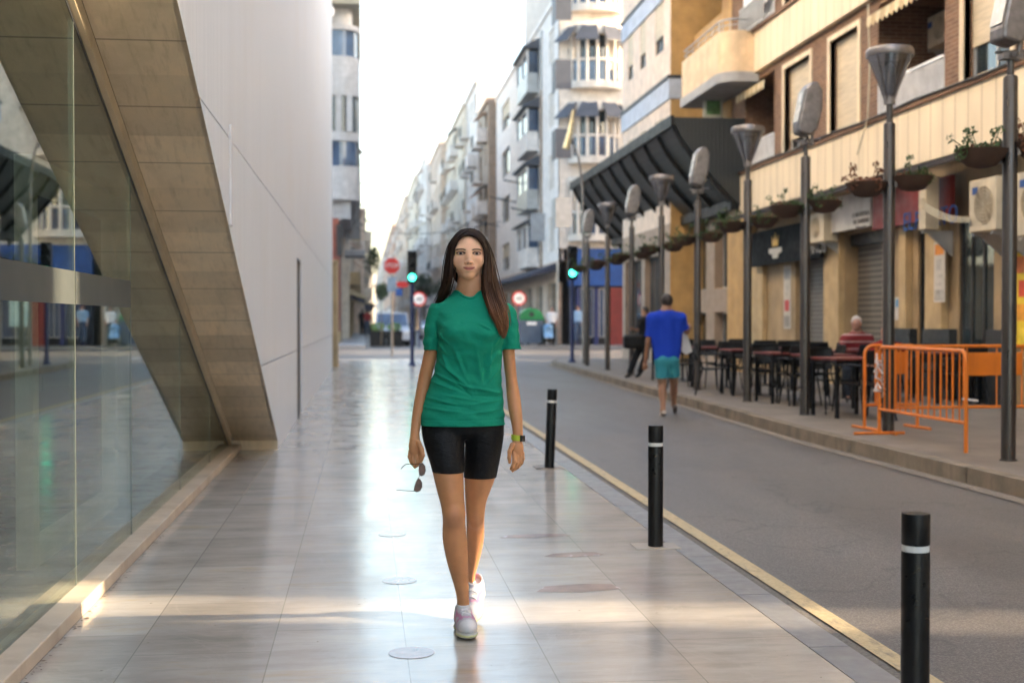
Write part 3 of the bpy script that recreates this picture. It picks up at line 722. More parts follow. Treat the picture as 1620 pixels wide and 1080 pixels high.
# posters
def poster(u0, u1, v0, v1, cols, label, t=.128):
    X = XB+.05-t; a, b = onX(u0, v0, X), onX(u1, v1, X); z0 = Zx((u0+u1)/2, v1, X); z1 = Zx((u0+u1)/2, v0, X); s0, s1 = sorted((a.y, b.y))
    Mx = fac_right(X); p = MB(Mx); p.box(s0, s1, -.002, .002, z0, z1); o = p.build('poster', Mt('poster_paper', cols[0], .6, var=.1)); tag(o, label, 'poster')
    n = len(cols)-1
    for i_, c_ in enumerate(cols[1:]):
        zz0 = z0+(z1-z0)*(i_+.12)/n; zz1 = z0+(z1-z0)*(i_+.82)/n
        q = MB(Mx); ins = (s1-s0)*(.12+.1*(i_ % 3)); q.box(s0+ins, s1-ins*.7, .0025, .0035, zz0, zz1); q.build('printed_panel', Mt('poster_print', c_, .6, var=.25, scale=9), o)
    return o
poster(1478, 1495, 382, 478, [(.5, .47, .42), (.35, .33, .3), (.45, .42, .38), (.38, .36, .34), (.7, .25, .03)], 'tall notice strip with an orange round at its top on the shop pier')
poster(1416, 1425, 470, 506, [(.5, .48, .45), (.5, .49, .47), (.05, .25, .5)], 'small white and blue notice behind the lamp post', .01)
poster(1240, 1251, 420, 520, [(.45, .42, .37), (.25, .24, .22), (.45, .05, .05), (.4, .38, .34), (.3, .3, .3)], 'weathered posters with a small red notice beside the far roller shutter', .01)
poster(1604, 1640, 398, 550, [(.72, .52, .03), (.75, .55, .05), (.7, .3, .03), (.6, .06, .03), (.7, .2, .05)], 'big yellow and red fruit coloured shop poster at the right edge', .02)
# dark awnings hanging under the cream band
m = MB(fac_right(XB)); 
for (u0, u1) in ((1186, 1452), (1486, 1632)):
    a, b = sorted((Y_(u0), Y_(u1))); m.prism([(a, .13, 3.84), (a, .75, 3.66), (a, .75, 3.58), (a, .13, 3.74)], (b-a, 0, 0))
tag(m.build('rolled_awning', Mt('dark_brown_awning', (.035, .028, .026), .8)), 'long dark rolled awnings under the cream band over the shop signs', 'awning')
# cables along the brick ledges
pts = [(XB-.19, Yb-.2-k_*1.2, 4.865-.018*math.sin(k_*1.9)) for k_ in range(22)]
tube_thing('cable', pts, .016, M['cable'], 'black cable sagging along the lower brick ledge', 'cable')
pts = [(XB-.16, Y_(1385), 6.9), (XB-.14, Y_(1386), 5.8), (XB-.19, Y_(1388), 4.9), (XB-.2, Y_(1372), 4.3)]
tube_thing('cable', pts, .015, M['palecable'], 'pale cable hanging down the brick wall between shuttered window and loggia', 'cable')
# rust stains brackets
# ---------- neighbouring block off to the right behind the camera (lets the low sun through one alley)
nb = thing('corner_block', 'tall cream block with balconies facing the glass front, right of the view', 'building')
m = MB(); body(m, [(XB, -26), (XB, Ya-.46), (XB+12, Ya-.46-2.07), (XB+12, -26)], 0, 15); m.build('wall', M['cream'], nb)
for fl in range(4):
    for k_ in range(5): window(fac_right(XB), nb, -24+k_*4.6, -22.2+k_*4.6, 1.2+fl*3.4, 2.9+fl*3.4, -.06, 'alu', 'glass', 1)

# ---------- setback wing with restaurant front, canopy and balconies  (Y 30.7 -> 36)
Yw = Yat(1060, 8.35)-.02
wg = thing('restaurant_wing', 'set back apartment wing with rounded cream balconies over a restaurant front of tall windows', 'building')
WXW = 9.0; WM = fac_right(WXW)
def yw(u): return Yat(u, WXW)
ops = []
gl = []
def wop(ur, ul, z0, z1): a, b = sorted((yw(ur), yw(ul))); gl.append((a, b, z0, z1)); ops.append((a, b, z0, z1, .3))
wop(1168, 1130, 2.15, 4.3); wop(1117, 1074, 2.15, 4.3); wop(1168, 1130, .35, 1.55); wop(1117, 1074, .35, 1.55)
m = MB(WM); wallgrid(m, Yb+.01, Yw, .12, 5.95, ops, .3); m.build('ground_wall', M['brownstone'], wg)
for (a, b, c, d) in gl: window(WM, wg, a, b, c, d, .28, 'alu', 'glass', 1, name='restaurant_window')
p = MB(WM); a, b, c, d = gl[2]; p.box(a+.02, a+(b-a)*.5, -.2, -.17, c+.02, d-.02); p.build('slat_blind', M['rollerb'], wg)
# upper floors
ops = []; uw = []
for fl in range(3):
    z = 6.05+fl*2.95
    ops.append((31.6, 34.4, z+.1, z+2.45, 1.1)); uw.append((31.6, 34.4, z+.1, z+2.45))
m = MB(WM); wallgrid(m, Yb+.03, Yw, 5.96, 15.5, ops, .3); m.build('wall', M['ochre'], wg)
for (a, b, c, d) in uw:
    m = MB(WM); m.quad((a, -1.1, c), (b, -1.1, c), (b, -1.1, d), (a, -1.1, d)); m.build('recess_wall', M['cream'], wg)
    window(WM, wg, a+.3, b-.3, c, d-.1, 1.05, 'alu', 'glass', 2, name='balcony_door')
m = MB(WM); m.box(Yb+.05, Yw, -10, -1.4, .1, 15.4); m.box(Yb+.02, Yw, -10, .3, 15.5, 15.8); m.build('body', M['cream'], wg)
for fl, z in enumerate((7.02, 9.95, 12.9)):
    # rounded balcony, long cream face to the street, ochre end facing the camera
    A, Bq, t = Yat(1140, 8.15)-.1, Yat(1078, 8.15), .85
    def outline(off, n=7):
        pts = [(Bq+off, 0)]; rr = .45
        pts += [(Bq+off, t+off-rr*0)]
        for q in range(n+1): an = math.pi/2*q/n; pts.append((A-off+rr-rr*math.sin(an), t+off-rr+rr*math.cos(an)))
        pts.append((A-off, 0)); return pts
    m = MB(WM); m.prism([(s, tt, z-.22) for s, tt in outline(.04)], (0, 0, .22)); sb = m.build('balcony_slab', M['greyconc'], wg)
    m = MB(WM); ol = outline(0); ou = ol; m.cur = 0
    for (p0, p1) in zip(ou[:-1], ou[1:]): m.quad((p0[0], p0[1], z+.002), (p1[0], p1[1], z+.002), (p1[0], p1[1], z+.95), (p0[0], p0[1], z+.95))
    oi = outline(-.1)
    for (p0, p1) in zip(oi[:-1], oi[1:]): m.quad((p0[0], p0[1], z+.002), (p1[0], p1[1], z+.002), (p1[0], p1[1], z+.95), (p0[0], p0[1], z+.95))
    for (p0, p1, q0, q1) in zip(ou[:-1], ou[1:], oi[:-1], oi[1:]): m.quad((*p0, z+.95), (*p1, z+.95), (*q1, z+.95), (*q0, z+.95))
    pr = m.build('balcony_parapet', Mt('balcony_ochre', (.66, .49, .31), .7, dirt=(.5, .36, .2)), wg)
    m = MB(WM); pp = [(s, tt, z+1.22) for s, tt in outline(-.05)]; m.tube(pp, .022, 6); m.tube([(a_[0], a_[1], z+1.09) for a_ in pp], .014, 6)
    for q in pp[::2]: m.tube([(q[0], q[1], z+.93), (q[0], q[1], z+1.22)], .014, 5)
    L_ = (Bq-A)
    for q in range(6): s = A+.4+L_*q/6; m.tube([(s, t-.05, z+.93), (s, t-.05, z+1.22)], .012, 5)
    m.build('balcony_rail', M['alu'], pr)
# white roller blinds in front of wing beside brick block
m = MB(WM); a, b = sorted((Yat(1222, 8.97), Yat(1184, 8.97)))
m2 = MB(fac_right(XB)); m2.box(a, b, .13, .17, 8.35, 10.0); o = m2.build('white_blind', M['whitepaint']); tag(o, 'white drop blinds hung in front of the top left loggia of the brick building', 'blind')
m2 = MB(fac_right(XB)); rails(m2, a, b, .26, 7.95, 8.55, .1, .012); tag(m2.build('balcony_railing', M['alu']), 'grey railing below the white drop blinds', 'railing')
# hanging banner with red top under the balcony
q = MB(); a = onY(1112, 128, 31.2); b = onY(1142, 190, 31.2); 
q.box(a.x, b.x, 31.15, 31.2, b.z, a.z); o = tag(q.build('hanging_banner', Mt('pale_banner', (.50, .52, .45), .7)), 'pale hanging banner with red top and green print below the rounded balcony', 'banner')
q = MB(); q.box(a.x+.06, b.x-.05, 31.135, 31.147, a.z-.32, a.z-.06); q.build('red_print', M['redpaint'], o)
q = MB(); q.box(a.x+.08, b.x-.06, 31.135, 31.147, b.z+.12, a.z-.42); q.build('green_print', Mt('green_print', (.12, .25, .10), .7, var=.5, scale=8), o)
# canopy
cn = thing('canopy', 'big dark metal canopy rising from the restaurant front out over the footway', 'canopy')
xo, zo, xi, zi = 7.26, 6.0, 8.99, 3.95
ya_, yb_ = Yat(1065, xo), Yat(905, xo)
def under(x): f_ = (x-xo)/(xi-xo); return zo - (zo-zi)*(f_**.8)
xs = [xo+(xi-xo)*k_/8 for k_ in range(9)]
m = MB(); prof = [(x, under(x)) for x in xs]
m.prism([(x, ya_, z) for x, z in prof]+[(xi, ya_, zo+.12), (xo, ya_, zo+.12)], (0, yb_-ya_, 0)); m.build('canopy_shell', M['zincx'], cn)
n = 9
for k_ in range(n+1):
    y = ya_+.15+(yb_-ya_-.3)*k_/n; m = MB()
    for (x0, z0), (x1, z1) in zip(prof[:-1], prof[1:]): m.prism([(x0, y-.06, z0-.003), (x1, y-.06, z1-.003), (x1, y-.06, z1-.15), (x0, y-.06, z0-.15)], (0, .12, 0))
    m.build('rib', M['blackmetal'], cn)
m = MB(); m.box(xo-.08, xo+.0, ya_-.05, yb_+.05, zo-.1, zo+.16); m.box(xi-.35, xi-.25, ya_, yb_, zi+.0, zi+.25)
m.build('edge_beam', M['blackmetal'], cn)
for k_, (u, v) in enumerate(((1068, 318), (1010, 322))):
    pass
# ---------- peach building with blue-grey bands (Y 36 -> 42.5)
XP = 8.35; YP0, YP1 = Yat(1060, XP), Yat(985, XP)
pb = thing('peach_building', 'peach apartment building with blue grey bands and an ochre side wall', 'building')
PM = fac_right(XP); ops = []; zf = [4.0, 7.98, 10.85, 13.7]
ww = []
for z in (5.25, 8.45+.25, 11.55+.2):
    for (ua, ub) in ((1049, 1036), (1021, 1012), (1001, 993)):
        a, b = sorted((Yat(ua, XP), Yat(ub, XP))); ops.append((a, b, z+.2, z+1.75, .09)); ww.append((a, b, z+.2, z+1.75))
m = MB(PM); wallgrid(m, YP0, YP1, 4.0, 16, ops); m.build('wall', M['peach'], pb)
m = MB(PM); wallgrid(m, YP0, YP1, .12, 4.0, [(YP0+.8, YP0+3.2, .5, 3.2), (YP0+3.6, YP1-.4, .5, 3.2)], .25); m.build('ground_wall', M['brownstone'], pb)
for w_ in ww: window(PM, pb, *w_, .085, 'dframe', 'glass', 0, shut=.72)
window(PM, pb, YP0+.8, YP0+3.2, .5, 3.2, .22, 'dframe', 'glass', 2, name='shop_window'); window(PM, pb, YP0+3.6, YP1-.4, .5, 3.2, .22, 'dframe', 'glass', 2, name='shop_window')
m = MB(); m.box(XP+.5, XP+8, YP0+.01, YP1-.01, 0, 15.9); m.quad((XP, YP1, 0), (XP+.6, YP1, 0), (XP+.6, YP1, 16), (XP, YP1, 16)); m.build('body', M['peach'], pb)
m = MB(); m.quad((XP, YP0, .12), (XP+5, YP0, .12), (XP+5, YP0, 16), (XP, YP0, 16)); m.build('side_wall', M['ochre'], pb)
for z in (7.4, 10.28, 13.1):
    m = MB(PM); m.box(YP0-.03, YP1+.03, -.3, .05, z, z+.55); m.build('grey_band', M['bluegrey'], pb)
    m = MB(PM); m.box(YP0-.05, YP1+.05, -.3, .09, z+.552, z+.64); m.build('band_ledge', M['dframe'], pb)
# ================================================================== white corner building with glazed bays (beyond the crossing)
YN = 63.9
XS = Xat(885, YN)
wb = thing('corner_bay_building', 'white corner apartment building with rounded glazed bays under slate hoods above a blue shop front', 'building')
CM = fac_cam(YN); M['baywhite'] = Mt('bay_cream_white', (.60, .545, .48), .7, dirt=(.46, .4, .34))
X1 = Xat(1200, YN)
zbase = Zy(940, 393, YN)
m = MB(CM); wallgrid(m, XS, X1, zbase, 22, [(XS+.6, XS+1.3, zbase+1.2+k_*3.0, zbase+2.7+k_*3.0) for k_ in range(0)]); m.quad((XS, 0, zbase), (X1, 0, zbase), (X1, -14, zbase), (XS, -14, zbase)); m.build('wall', M['baywhite'], wb)
m = MB(); m.box(XS+.01, X1, YN+.3, YN+14, zbase+.01, 22); m.build('body', M['baywhite'], wb)
# rounded bay: centre x from u 905..987
bx0, bx1 = Xat(903, YN-1), Xat(989, YN-1); bc, br_ = (bx0+bx1)/2, (bx1-bx0)/2
def bayring(r, z, n=16, dy=1.0): return [(bc+r*math.cos(math.pi+math.pi*k_/n), YN+.1+dy*r*.62*math.sin(math.pi+math.pi*k_/n), z) for k_ in range(n+1)]
floors = [(Zy(940, v, YN-1), ) for v in ()]
def bay(zs, zt, hood):
    """parapet zs.., glass above"""
    m = MB(); n = 16
    a = bayring(br_, zs-.25); b = bayring(br_, zs+.0); m.add(a+b, [(i, i+1, n+2+i, n+1+i) for i in range(n)]); m.add(a+[(bc, YN+.1, zs-.25)], [tuple(range(n+2))]); m.add(b+[(bc, YN+.1, zs)], [tuple(range(n+2))])
    a = bayring(br_, zt); b = bayring(br_, zt+.45); m.add(a+b, [(i, i+1, n+2+i, n+1+i) for i in range(n)]); m.add(a+[(bc, YN+.1, zt)], [tuple(range(n+2))]); m.add(b+[(bc, YN+.1, zt+.45)], [tuple(range(n+2))])
    base = m.build('bay', M['baywhite'], wb)
    m = MB(); R_ = bayring(br_-.08, zs); 
    for k_ in range(0, n+1, 2):
        p = R_[k_]; m.tube([(p[0], p[1], zs), (p[0], p[1], zt)], .085, 6)
    mid = zs+(zt-zs)*.47
    m.tube([(p[0], p[1], mid) for p in R_], .07, 6); m.tube([(p[0], p[1], zs+.05) for p in R_], .06, 6)
    m.build('bay_frame', M['baywhite'], base)
    m = MB(); q = bayring(br_-.14, zs+.02); q2 = bayring(br_-.14, mid); m.add(q+q2, [(i, i+1, n+2+i, n+1+i) for i in range(n)]); m.build('pane', M['glassblue'], base)
    m = MB(); q = bayring(br_-.6, mid); q2 = bayring(br_-.6, zt); m.add(q+q2, [(i, i+1, n+2+i, n+1+i) for i in range(n)]); m.build('pane', M['glass'], base)
    if hood:
        m = MB(); 
        for k_ in range(4):
            i0, i1 = k_*4+1, k_*4+4
            o_ = bayring(br_+.75, zt-.35); i_ = bayring(br_+.02, zt+.4)
            m.add([o_[i0], o_[i1], i_[i1], i_[i0], (o_[i0][0], o_[i0][1], o_[i0][2]-.08), (o_[i1][0], o_[i1][1], o_[i1][2]-.08), (i_[i1][0], i_[i1][1], i_[i1][2]-.08), (i_[i0][0], i_[i0][1], i_[i0][2]-.08)], [(0, 1, 2, 3), (4, 5, 6, 7), (0, 1, 5, 4), (1, 2, 6, 5), (3, 0, 4, 7)])
        m.build('slate_hood', M['slate'], base)
zz = [(Zy(940, 248, YN-1), Zy(940, 172, YN-1), 1), (Zy(940, 128, YN-1), Zy(940, 50, YN-1), 1), (Zy(940, 5, YN-1), Zy(940, -70, YN-1), 1), (Zy(940, 372, YN-1), Zy(940, 292, YN-1), 0)]
for z_ in zz: bay(*z_)
# ground floor: blue shop
m = MB(CM); zs_ = zbase
m.box(XS+.5, X1, -.5, .1, Zy(960, 452, YN), zbase-.003); o = m.build('shop_sign', M['bluepaint']); tag(o, 'bright blue shop fascia over the whole corner shop front', 'sign')
m = MB(); m.box(XS+.6, X1, YN+.6, YN+12, .12, zbase-.01); m.build('shop_wall', Mt('dark_shop', (.06, .07, .09), .5), wb)
for (u0, u1, nm, mt) in ((966, 992, 'red_pillar', Mt('dark_red_pillar', (.20, .02, .015), .5)), (912, 918, 'shop_pillar', M['navy']), (940, 947, 'shop_pillar', M['navy']), (1034, 1044, 'shop_pillar', M['greyconc'])):
    m = MB(); m.box(Xat(u0, YN), Xat(u1, YN), YN-.02, YN+.4, .12, Zy(960, 455, YN)); m.build(nm, mt, wb)
for (u0, u1) in ((918, 940), (948, 965), (993, 1032)):
    window(CM, wb, Xat(u0, YN), Xat(u1, YN), .5, 3.0, .2, 'alu', 'glassblue', 1, name='shop_window')
for (u0, u1, c_) in ((988, 1001, (.42, .55, .5)), (1005, 1019, (.45, .6, .55))):
    m = MB(CM); m.box(Xat(u0, YN), Xat(u1, YN), .02, .03, Zy(1000, 516, YN), Zy(1000, 458, YN)); tag(m.build('window_poster', Mt('pale_green_poster', c_, .6, var=.3, scale=6)), 'pale green tall poster in the blue corner shop window, '+('left of the pair' if u0 < 1000 else 'right of the pair'), 'poster')
m = MB(); p = onY(1024, 437, YN-.4); 
prof_ = [(.0, .55), (.25, .52), (.5, .35), (.62, .1), (.66, -.1), (.6, -.12), (.4, -.1)]
m.lathe([(.02, .5), (.3, .42), (.55, .2), (.68, -.1), (.66, -.12), (.3, .1), (.02, .3)], (p.x, p.y, p.z), 20); tag(m.build('shell_awning', Mt('warm_yellow_canvas', (.60, .45, .22), .8), smooth=True), 'pale yellow dome awning over the corner shop door', 'awning')
# ================================================================== white building along the far right footway
XW = XS-.05
def yx(u, X): return Yat(u, X)
wr = thing('white_apartment_building', 'long white apartment building with grey shutters, enclosed balconies and clothes poles above dark shops', 'building')
WMx = fac_right(XW); YW0, YW1 = YN+.02, yx(785, XW)
zfl = [4.45+3.25*k for k in range(4)]
ops = []; wl = []
for z in zfl:
    for (ur, ul, a, b) in ((877, 868, .5, 2.3), (853, 850, .6, 2.2), (806, 794, .4, 2.2)):
        s0, s1 = yx(ur, XW), yx(ul, XW); ops.append((s0, s1, z+a, z+b, .2)); wl.append((s0, s1, z+a, z+b))
m = MB(WMx); wallgrid(m, YW0, YW1, 4.4, 17.6, ops); m.quad((YW0, 0, 4.4), (YW1, 0, 4.4), (YW1, -12, 4.4), (YW0, -12, 4.4)); m.build('wall', M['white'], wr)
m = MB(); m.box(XW+.25, XW+12, YW0+14.1, YW1-.01, .1, 17.5); m.box(XW+.24, XW+.30, YW0+.3, YW1-.02, 4.41, 17.5); m.box(XW+.001, XW+.24, YW1-.03, YW1, .1, 17.5); m.box(XW-.1, XW+4, YW0-.04, YW1, 17.6, 17.85); m.build('body', M['white'], wr)
for w_ in wl: window(WMx, wr, *w_, .18, 'alu', 'glass', 0, shut=random.choice([0, .5, .3]))
for i, z in enumerate(zfl):
    s0, s1 = yx(833, XW-.7), yx(817, XW-.7)
    m = MB(WMx); m.box(s0, s1, .0, .7, z-.1, z+.1); m.box(s0+.05, s1-.05, .05, .66, z+.1, z+1.0); b_ = m.build('enclosed_balcony', M['alu'] if i % 2 else M['white2'], wr)
    m = MB(WMx); m.box(s0+.05, s1-.05, .05, .62, z+1.002, z+2.2); m.build('pane', M['glassblue'], b_)
    m = MB(WMx); 
    for s in (s0, (s0+s1)/2, s1): m.box(s-.05, s+.05, .6, .7, z+1.0, z+2.25)
    m.box(s0, s1, .58, .7, z+2.15, z+2.27); m.build('frame', M['white'], b_)
    m = MB(WMx); m.prism([(s0-.3, 0, z+2.9), (s0-.3, .95, z+2.4), (s0-.3, .95, z+2.32), (s0-.3, 0, z+2.3)], (s1-s0+.6, 0, 0)); m.build('hood', M['slate'], b_)
    s0, s1 = yx(892, XW-.6), yx(884, XW-.6)
    s0 = yx(884, XW-.6); m = MB(WMx); m.box(s0, s0+.05, .0, .75, z+1.1+.2, z+2.5+.2); m.box(s0+.05, s0+1.3, .70, .75, z+1.3, z+2.7)
    m.build('projecting_shutter', M['slate'] if i != 0 else M['alu'], wr)
    s0 = yx(845, XW-.6); 
    if i in (0, ): m = MB(WMx); m.box(s0, s0+.05, 0, .8, z+1.2, z+2.7); m.build('projecting_shutter', M['greyconc'], wr)
    m = MB(WMx); s = yx(858, XW); m.box(s, s+.35, .003, .10, z-.2, z+3.05); m.build('downpipe_duct', M['brownstone'] if i < 3 else M['alu'], wr)
for k, (u, v, u2, v2) in enumerate(((843, 294, 812, 281), (858, 339, 844, 328), (817, 320, 789, 308), (790, 358, 768, 345))):
    a = onX(u, v, XW); b = onX(u2, v2, XW-2.2)
    m = MB(); m.tube([(XW-.0, a.y, a.z), (XW-1.7, a.y+.3, a.z+.35)], .05, 6)
    m.build('awning_arm', M['dframe'], wr)
# ground floor shops
m = MB(WMx); gops = []
for (ur, ul) in ((880, 866), (858, 848), (841, 832), (826, 815), (808, 798)): gops.append((yx(ur, XW), yx(ul, XW), .15, 3.3, .3))
wallgrid(m, YW0, YW1, .12, 4.4, gops, .3); m.build('shop_wall', M['peach'], wr)
for q in gops: window(WMx, wr, *q[:4], .28, 'alu', 'glass', 1, name='shop_window')
m = MB(WMx); m.prism([(YW0+.6, .01, 4.3), (YW0+.6, 1.3, 3.75), (YW0+.6, 1.3, 3.6), (YW0+.6, .01, 3.9)], (YW1-YW0-1, 0, 0)); m.build('dark_awning', Mt('navy_awning', (.03, .035, .06), .8), wr)
m = MB(WMx); s = yx(878, XW); 
o = text('clinic_panel', ' ', .1, M['warmlamp'], None, (0, 0, 0), (0, 0, 0)) if False else None
m = MB(); m.box(14, 24, 43, 47.5, 0, 14); tag(m.build('sun_blocker', M['peach']), 'peach house added unseen to keep sun off the near side of the crossing', 'blocker')  # added out of view so the stop sign pole stays out of the sun
m = MB(); m.box(22, 34, 56, 62.5, 0, 16); tag(m.build('sun_blocker', M['cream']), 'cream house added unseen to keep sun off the far side of the crossing', 'blocker')  # added out of view to narrow the sunlit strip and shade the far signs
# ================================================================== generic street building
def row(name, label, side, X, y0, y1, H, wall, nfl=5, sp=3.0, trim='white', seed=0, balc=.5, shop=True, camface=True, glassk='shade'):
    rs = random.Random(seed); Mx = fac_right(X) if side > 0 else fac_left(X)
    t = thing(name, label, 'building')
    fh = (H-3.9)/nfl; ops = []; ws = []
    n = max(1, int((y1-y0)/sp)); step = (y1-y0)/n
    for f in range(nfl):
        for k in range(n):
            a = y0+step*(k+.5); w_ = rs.choice([1.0, 1.3, 1.5]); z = 3.9+fh*f
            bal = rs.random() < balc
            lo = z+.15 if bal else z+.95
            ops.append((a-w_/2, a+w_/2, lo, z+fh*.80, .2)); ws.append((a-w_/2, a+w_/2, lo, z+fh*.80, bal, rs.random()))
    m = MB(Mx); wallgrid(m, y0, y1, 3.9, H, ops)
    if camface: m.quad((y0, 0, 0), (y0, -12, 0), (y0, -12, H), (y0, 0, H))
    m.build('wall', M[wall], t)
    m = MB(Mx); m.box(y0+.01, y1-.01, -12, -.21, 3.8, H-.02); m.box(y0-.02, y1+.02, -.5, .18, H, H+.35); m.build('body', M[wall], t)
    for (a, b, c, d, bal, r_) in ws:
        w_ = window(Mx, t, a, b, c, d, .19, 'alu', glassk, 1, shut=max(0, r_*1.4-.55))
        if bal:
            m = MB(Mx); m.box(a-.5, b+.5, .002, .75, c-.2, c-.06); bo = m.build('balcony_slab', M[trim], t)
            m = MB(Mx)
            if r_ < .5: rails(m, a-.48, b+.48, .72, c-.06, c+.85, .16, .014); m.build('railing', M['dframe'], bo)
            else: m.box(a-.5, b+.5, .66, .75, c-.058, c+.8); m.box(a-.5, a-.42, .0, .66, c-.058, c+.8); m.build('parapet', M[trim], bo)
            if r_ > .8:
                m = MB(Mx); m.prism([(a-.3, 0, d+.1), (a-.3, .9, d-.5), (a-.3, .9, d-.58), (a-.3, 0, d)], (b-a+.6, 0, 0)); m.build('awning', M[rs.choice(['awnstripe', 'slate', 'salmon'])], bo)
    gops = [(y0+step*(k+.12), y0+step*(k+.86), .15, 3.0, .3) for k in range(n)]
    m = MB(Mx); wallgrid(m, y0, y1, .12, 3.9, gops, .3); m.build('shop_wall', M[trim], t)
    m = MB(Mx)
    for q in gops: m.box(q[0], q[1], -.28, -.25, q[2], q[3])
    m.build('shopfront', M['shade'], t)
    if shop:
        for q in gops[::2]:
            m = MB(Mx); m.prism([(q[0], .01, 3.5), (q[0], 1.1, 3.05), (q[0], 1.1, 2.85), (q[0], .01, 3.2)], (q[1]-q[0], 0, 0)); m.build('shop_awning', M[rs.choice(['slate', 'salmon', 'awnstripe', 'navy'])], t)
    return t
RB = [('apartment_building', 'narrow grey brown apartment building with slanting shutters just past the long white building', 9.2, 785, 766, 17.5, 'brownstone'),
      ('apartment_building', 'pale grey white apartment block third from the crossing on the right, slightly higher roof', 9.1, 766, 738, 20.5, 'white2'),
      ('apartment_building', 'cream and white apartment block with orange balconies and a roof window right of the walker', 8.9, 738, 706, 20.3, 'cream'),
      ('apartment_building', 'pink brick toned apartment block with dark green shutters behind the walker', 8.3, 706, 682, 20.5, 'peach'),
      ('apartment_building', 'slim white and pale blue apartment block with dark windows', 7.7, 682, 662, 21.5, 'white'),
      ('apartment_building', 'yellow cream apartment block with deep shaded balconies', 7.3, 662, 646, 21.5, 'cream'),
      ('apartment_building', 'pale pink apartment block above the green traffic light', 6.9, 646, 626, 21.5, 'peach'),
      ('apartment_building', 'small hazy salmon block near the far end of the street', 6.4, 626, 607, 22.0, 'salmon'),
      ('apartment_building', 'farthest cream block closing the right side of the street', 6.2, 607, 596, 22, 'cream')]
yprev = YW1
for i, (nm, lb, X, ua, ub, H, mt) in enumerate(RB):
    y0 = yprev+.05; y1 = max(Yat(ub, X), y0+8)
    row(nm, lb, 1, X, y0, y1, H, mt, 5, 3.2 if i < 5 else 5.0, seed=i+3, balc=.55, trim='white2')
    yprev = y1
row('apartment_building', 'hazy cream block standing across the very end of the street', 1, 2.5, yprev+20, yprev+60, 24, 'cream', 6, 6, seed=41)
# ================================================================== left side beyond the crossing
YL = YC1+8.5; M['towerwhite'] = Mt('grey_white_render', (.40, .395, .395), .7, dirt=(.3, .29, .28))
XLg = -1.36
cl = thing('corner_building', 'white corner building with curved enclosed balconies over a red brick ground floor', 'building')
def ring(cx, cy, rx, ry, z, a0, a1, n): return [(cx+rx*math.cos(a0+(a1-a0)*k/n), cy+ry*math.sin(a0+(a1-a0)*k/n), z) for k in range(n+1)]
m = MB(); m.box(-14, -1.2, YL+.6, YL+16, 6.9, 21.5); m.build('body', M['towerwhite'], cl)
XR = Xat(569, YL); 
def band(z0, z1, mat, name, inset=0, par=cl, a0=-math.pi/2, a1=0):
    # front straight wall then quarter round corner then street side
    r = 1.1-inset; cx, cy = XR-1.1, YL+1.1
    pts = [(-14, YL+inset)] + [(p[0], p[1]) for p in ring(cx, cy, r, r, 0, a0, a1, 8)] + [(XR-inset, YL+15.9)]
    m = MB(); m.add([(x, y, z0) for x, y in pts]+[(x, y, z1) for x, y in pts], [(i, i+1, len(pts)+i+1, len(pts)+i) for i in range(len(pts)-1)])
    m.add([(x, y, z0) for x, y in pts]+[(-14, YL+15.9, z0)], [tuple(range(len(pts)+1))]); m.add([(x, y, z1) for x, y in pts]+[(-14, YL+15.9, z1)], [tuple(range(len(pts)+1))])
    return m.build(name, M[mat], par)
zz = lambda v: Zy(535, v, YL)
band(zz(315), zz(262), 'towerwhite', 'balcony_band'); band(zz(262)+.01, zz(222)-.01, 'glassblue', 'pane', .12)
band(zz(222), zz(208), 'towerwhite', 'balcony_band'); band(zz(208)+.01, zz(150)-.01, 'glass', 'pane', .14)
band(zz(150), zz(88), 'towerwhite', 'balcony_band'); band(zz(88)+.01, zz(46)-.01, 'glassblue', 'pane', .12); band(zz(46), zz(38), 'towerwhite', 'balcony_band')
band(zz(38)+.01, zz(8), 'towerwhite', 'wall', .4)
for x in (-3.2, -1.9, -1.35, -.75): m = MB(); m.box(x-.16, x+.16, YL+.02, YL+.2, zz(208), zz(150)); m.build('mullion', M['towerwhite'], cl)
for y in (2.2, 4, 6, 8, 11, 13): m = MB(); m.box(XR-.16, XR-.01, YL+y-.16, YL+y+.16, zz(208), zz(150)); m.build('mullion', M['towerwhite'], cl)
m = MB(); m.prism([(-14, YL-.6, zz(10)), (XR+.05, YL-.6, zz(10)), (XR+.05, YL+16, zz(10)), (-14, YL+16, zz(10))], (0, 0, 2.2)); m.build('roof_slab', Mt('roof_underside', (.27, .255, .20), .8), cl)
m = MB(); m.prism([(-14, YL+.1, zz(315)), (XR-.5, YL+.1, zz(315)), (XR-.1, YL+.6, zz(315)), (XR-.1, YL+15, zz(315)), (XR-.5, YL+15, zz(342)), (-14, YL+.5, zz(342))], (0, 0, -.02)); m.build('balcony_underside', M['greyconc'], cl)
m = MB(); m.box(-14, XR-.5, YL+.5, YL+15.8, zz(345), zz(316)); m.build('slab', M['greyconc'], cl)
m = MB(); m.box(Xat(519, YL), XLg, YL, YL+8, .75, zz(345)); m.box(-14, Xat(519, YL)-.01, YL+.05, YL+8, .12, zz(345)); m.build('brick_wall', M['redbrick'], cl)
m = MB(); m.box(-14, XLg+.05, YL-.05, YL+8.02, .12, .75); m.build('stone_base', M['ochre2'], cl)
m = MB(); m.box(Xat(533, YL), Xat(542, YL), YL-.12, YL-.01, zz(405), zz(355)); m.build('wall_lamp_box', M['shade'], cl)
row('apartment_building', 'older low block with awnings and air conditioners beside the left footway beyond the crossing', -1, -.95, YL+16.2, YL+60, 15.2, 'cream', 3, 3.5, seed=77, balc=.8, trim='ochre2')
row('apartment_building', 'distant sunlit block on the left of the far street', -1, .1, YL+60.1, YL+200, 12.5, 'peach', 3, 6, seed=78, balc=.8, trim='cream')
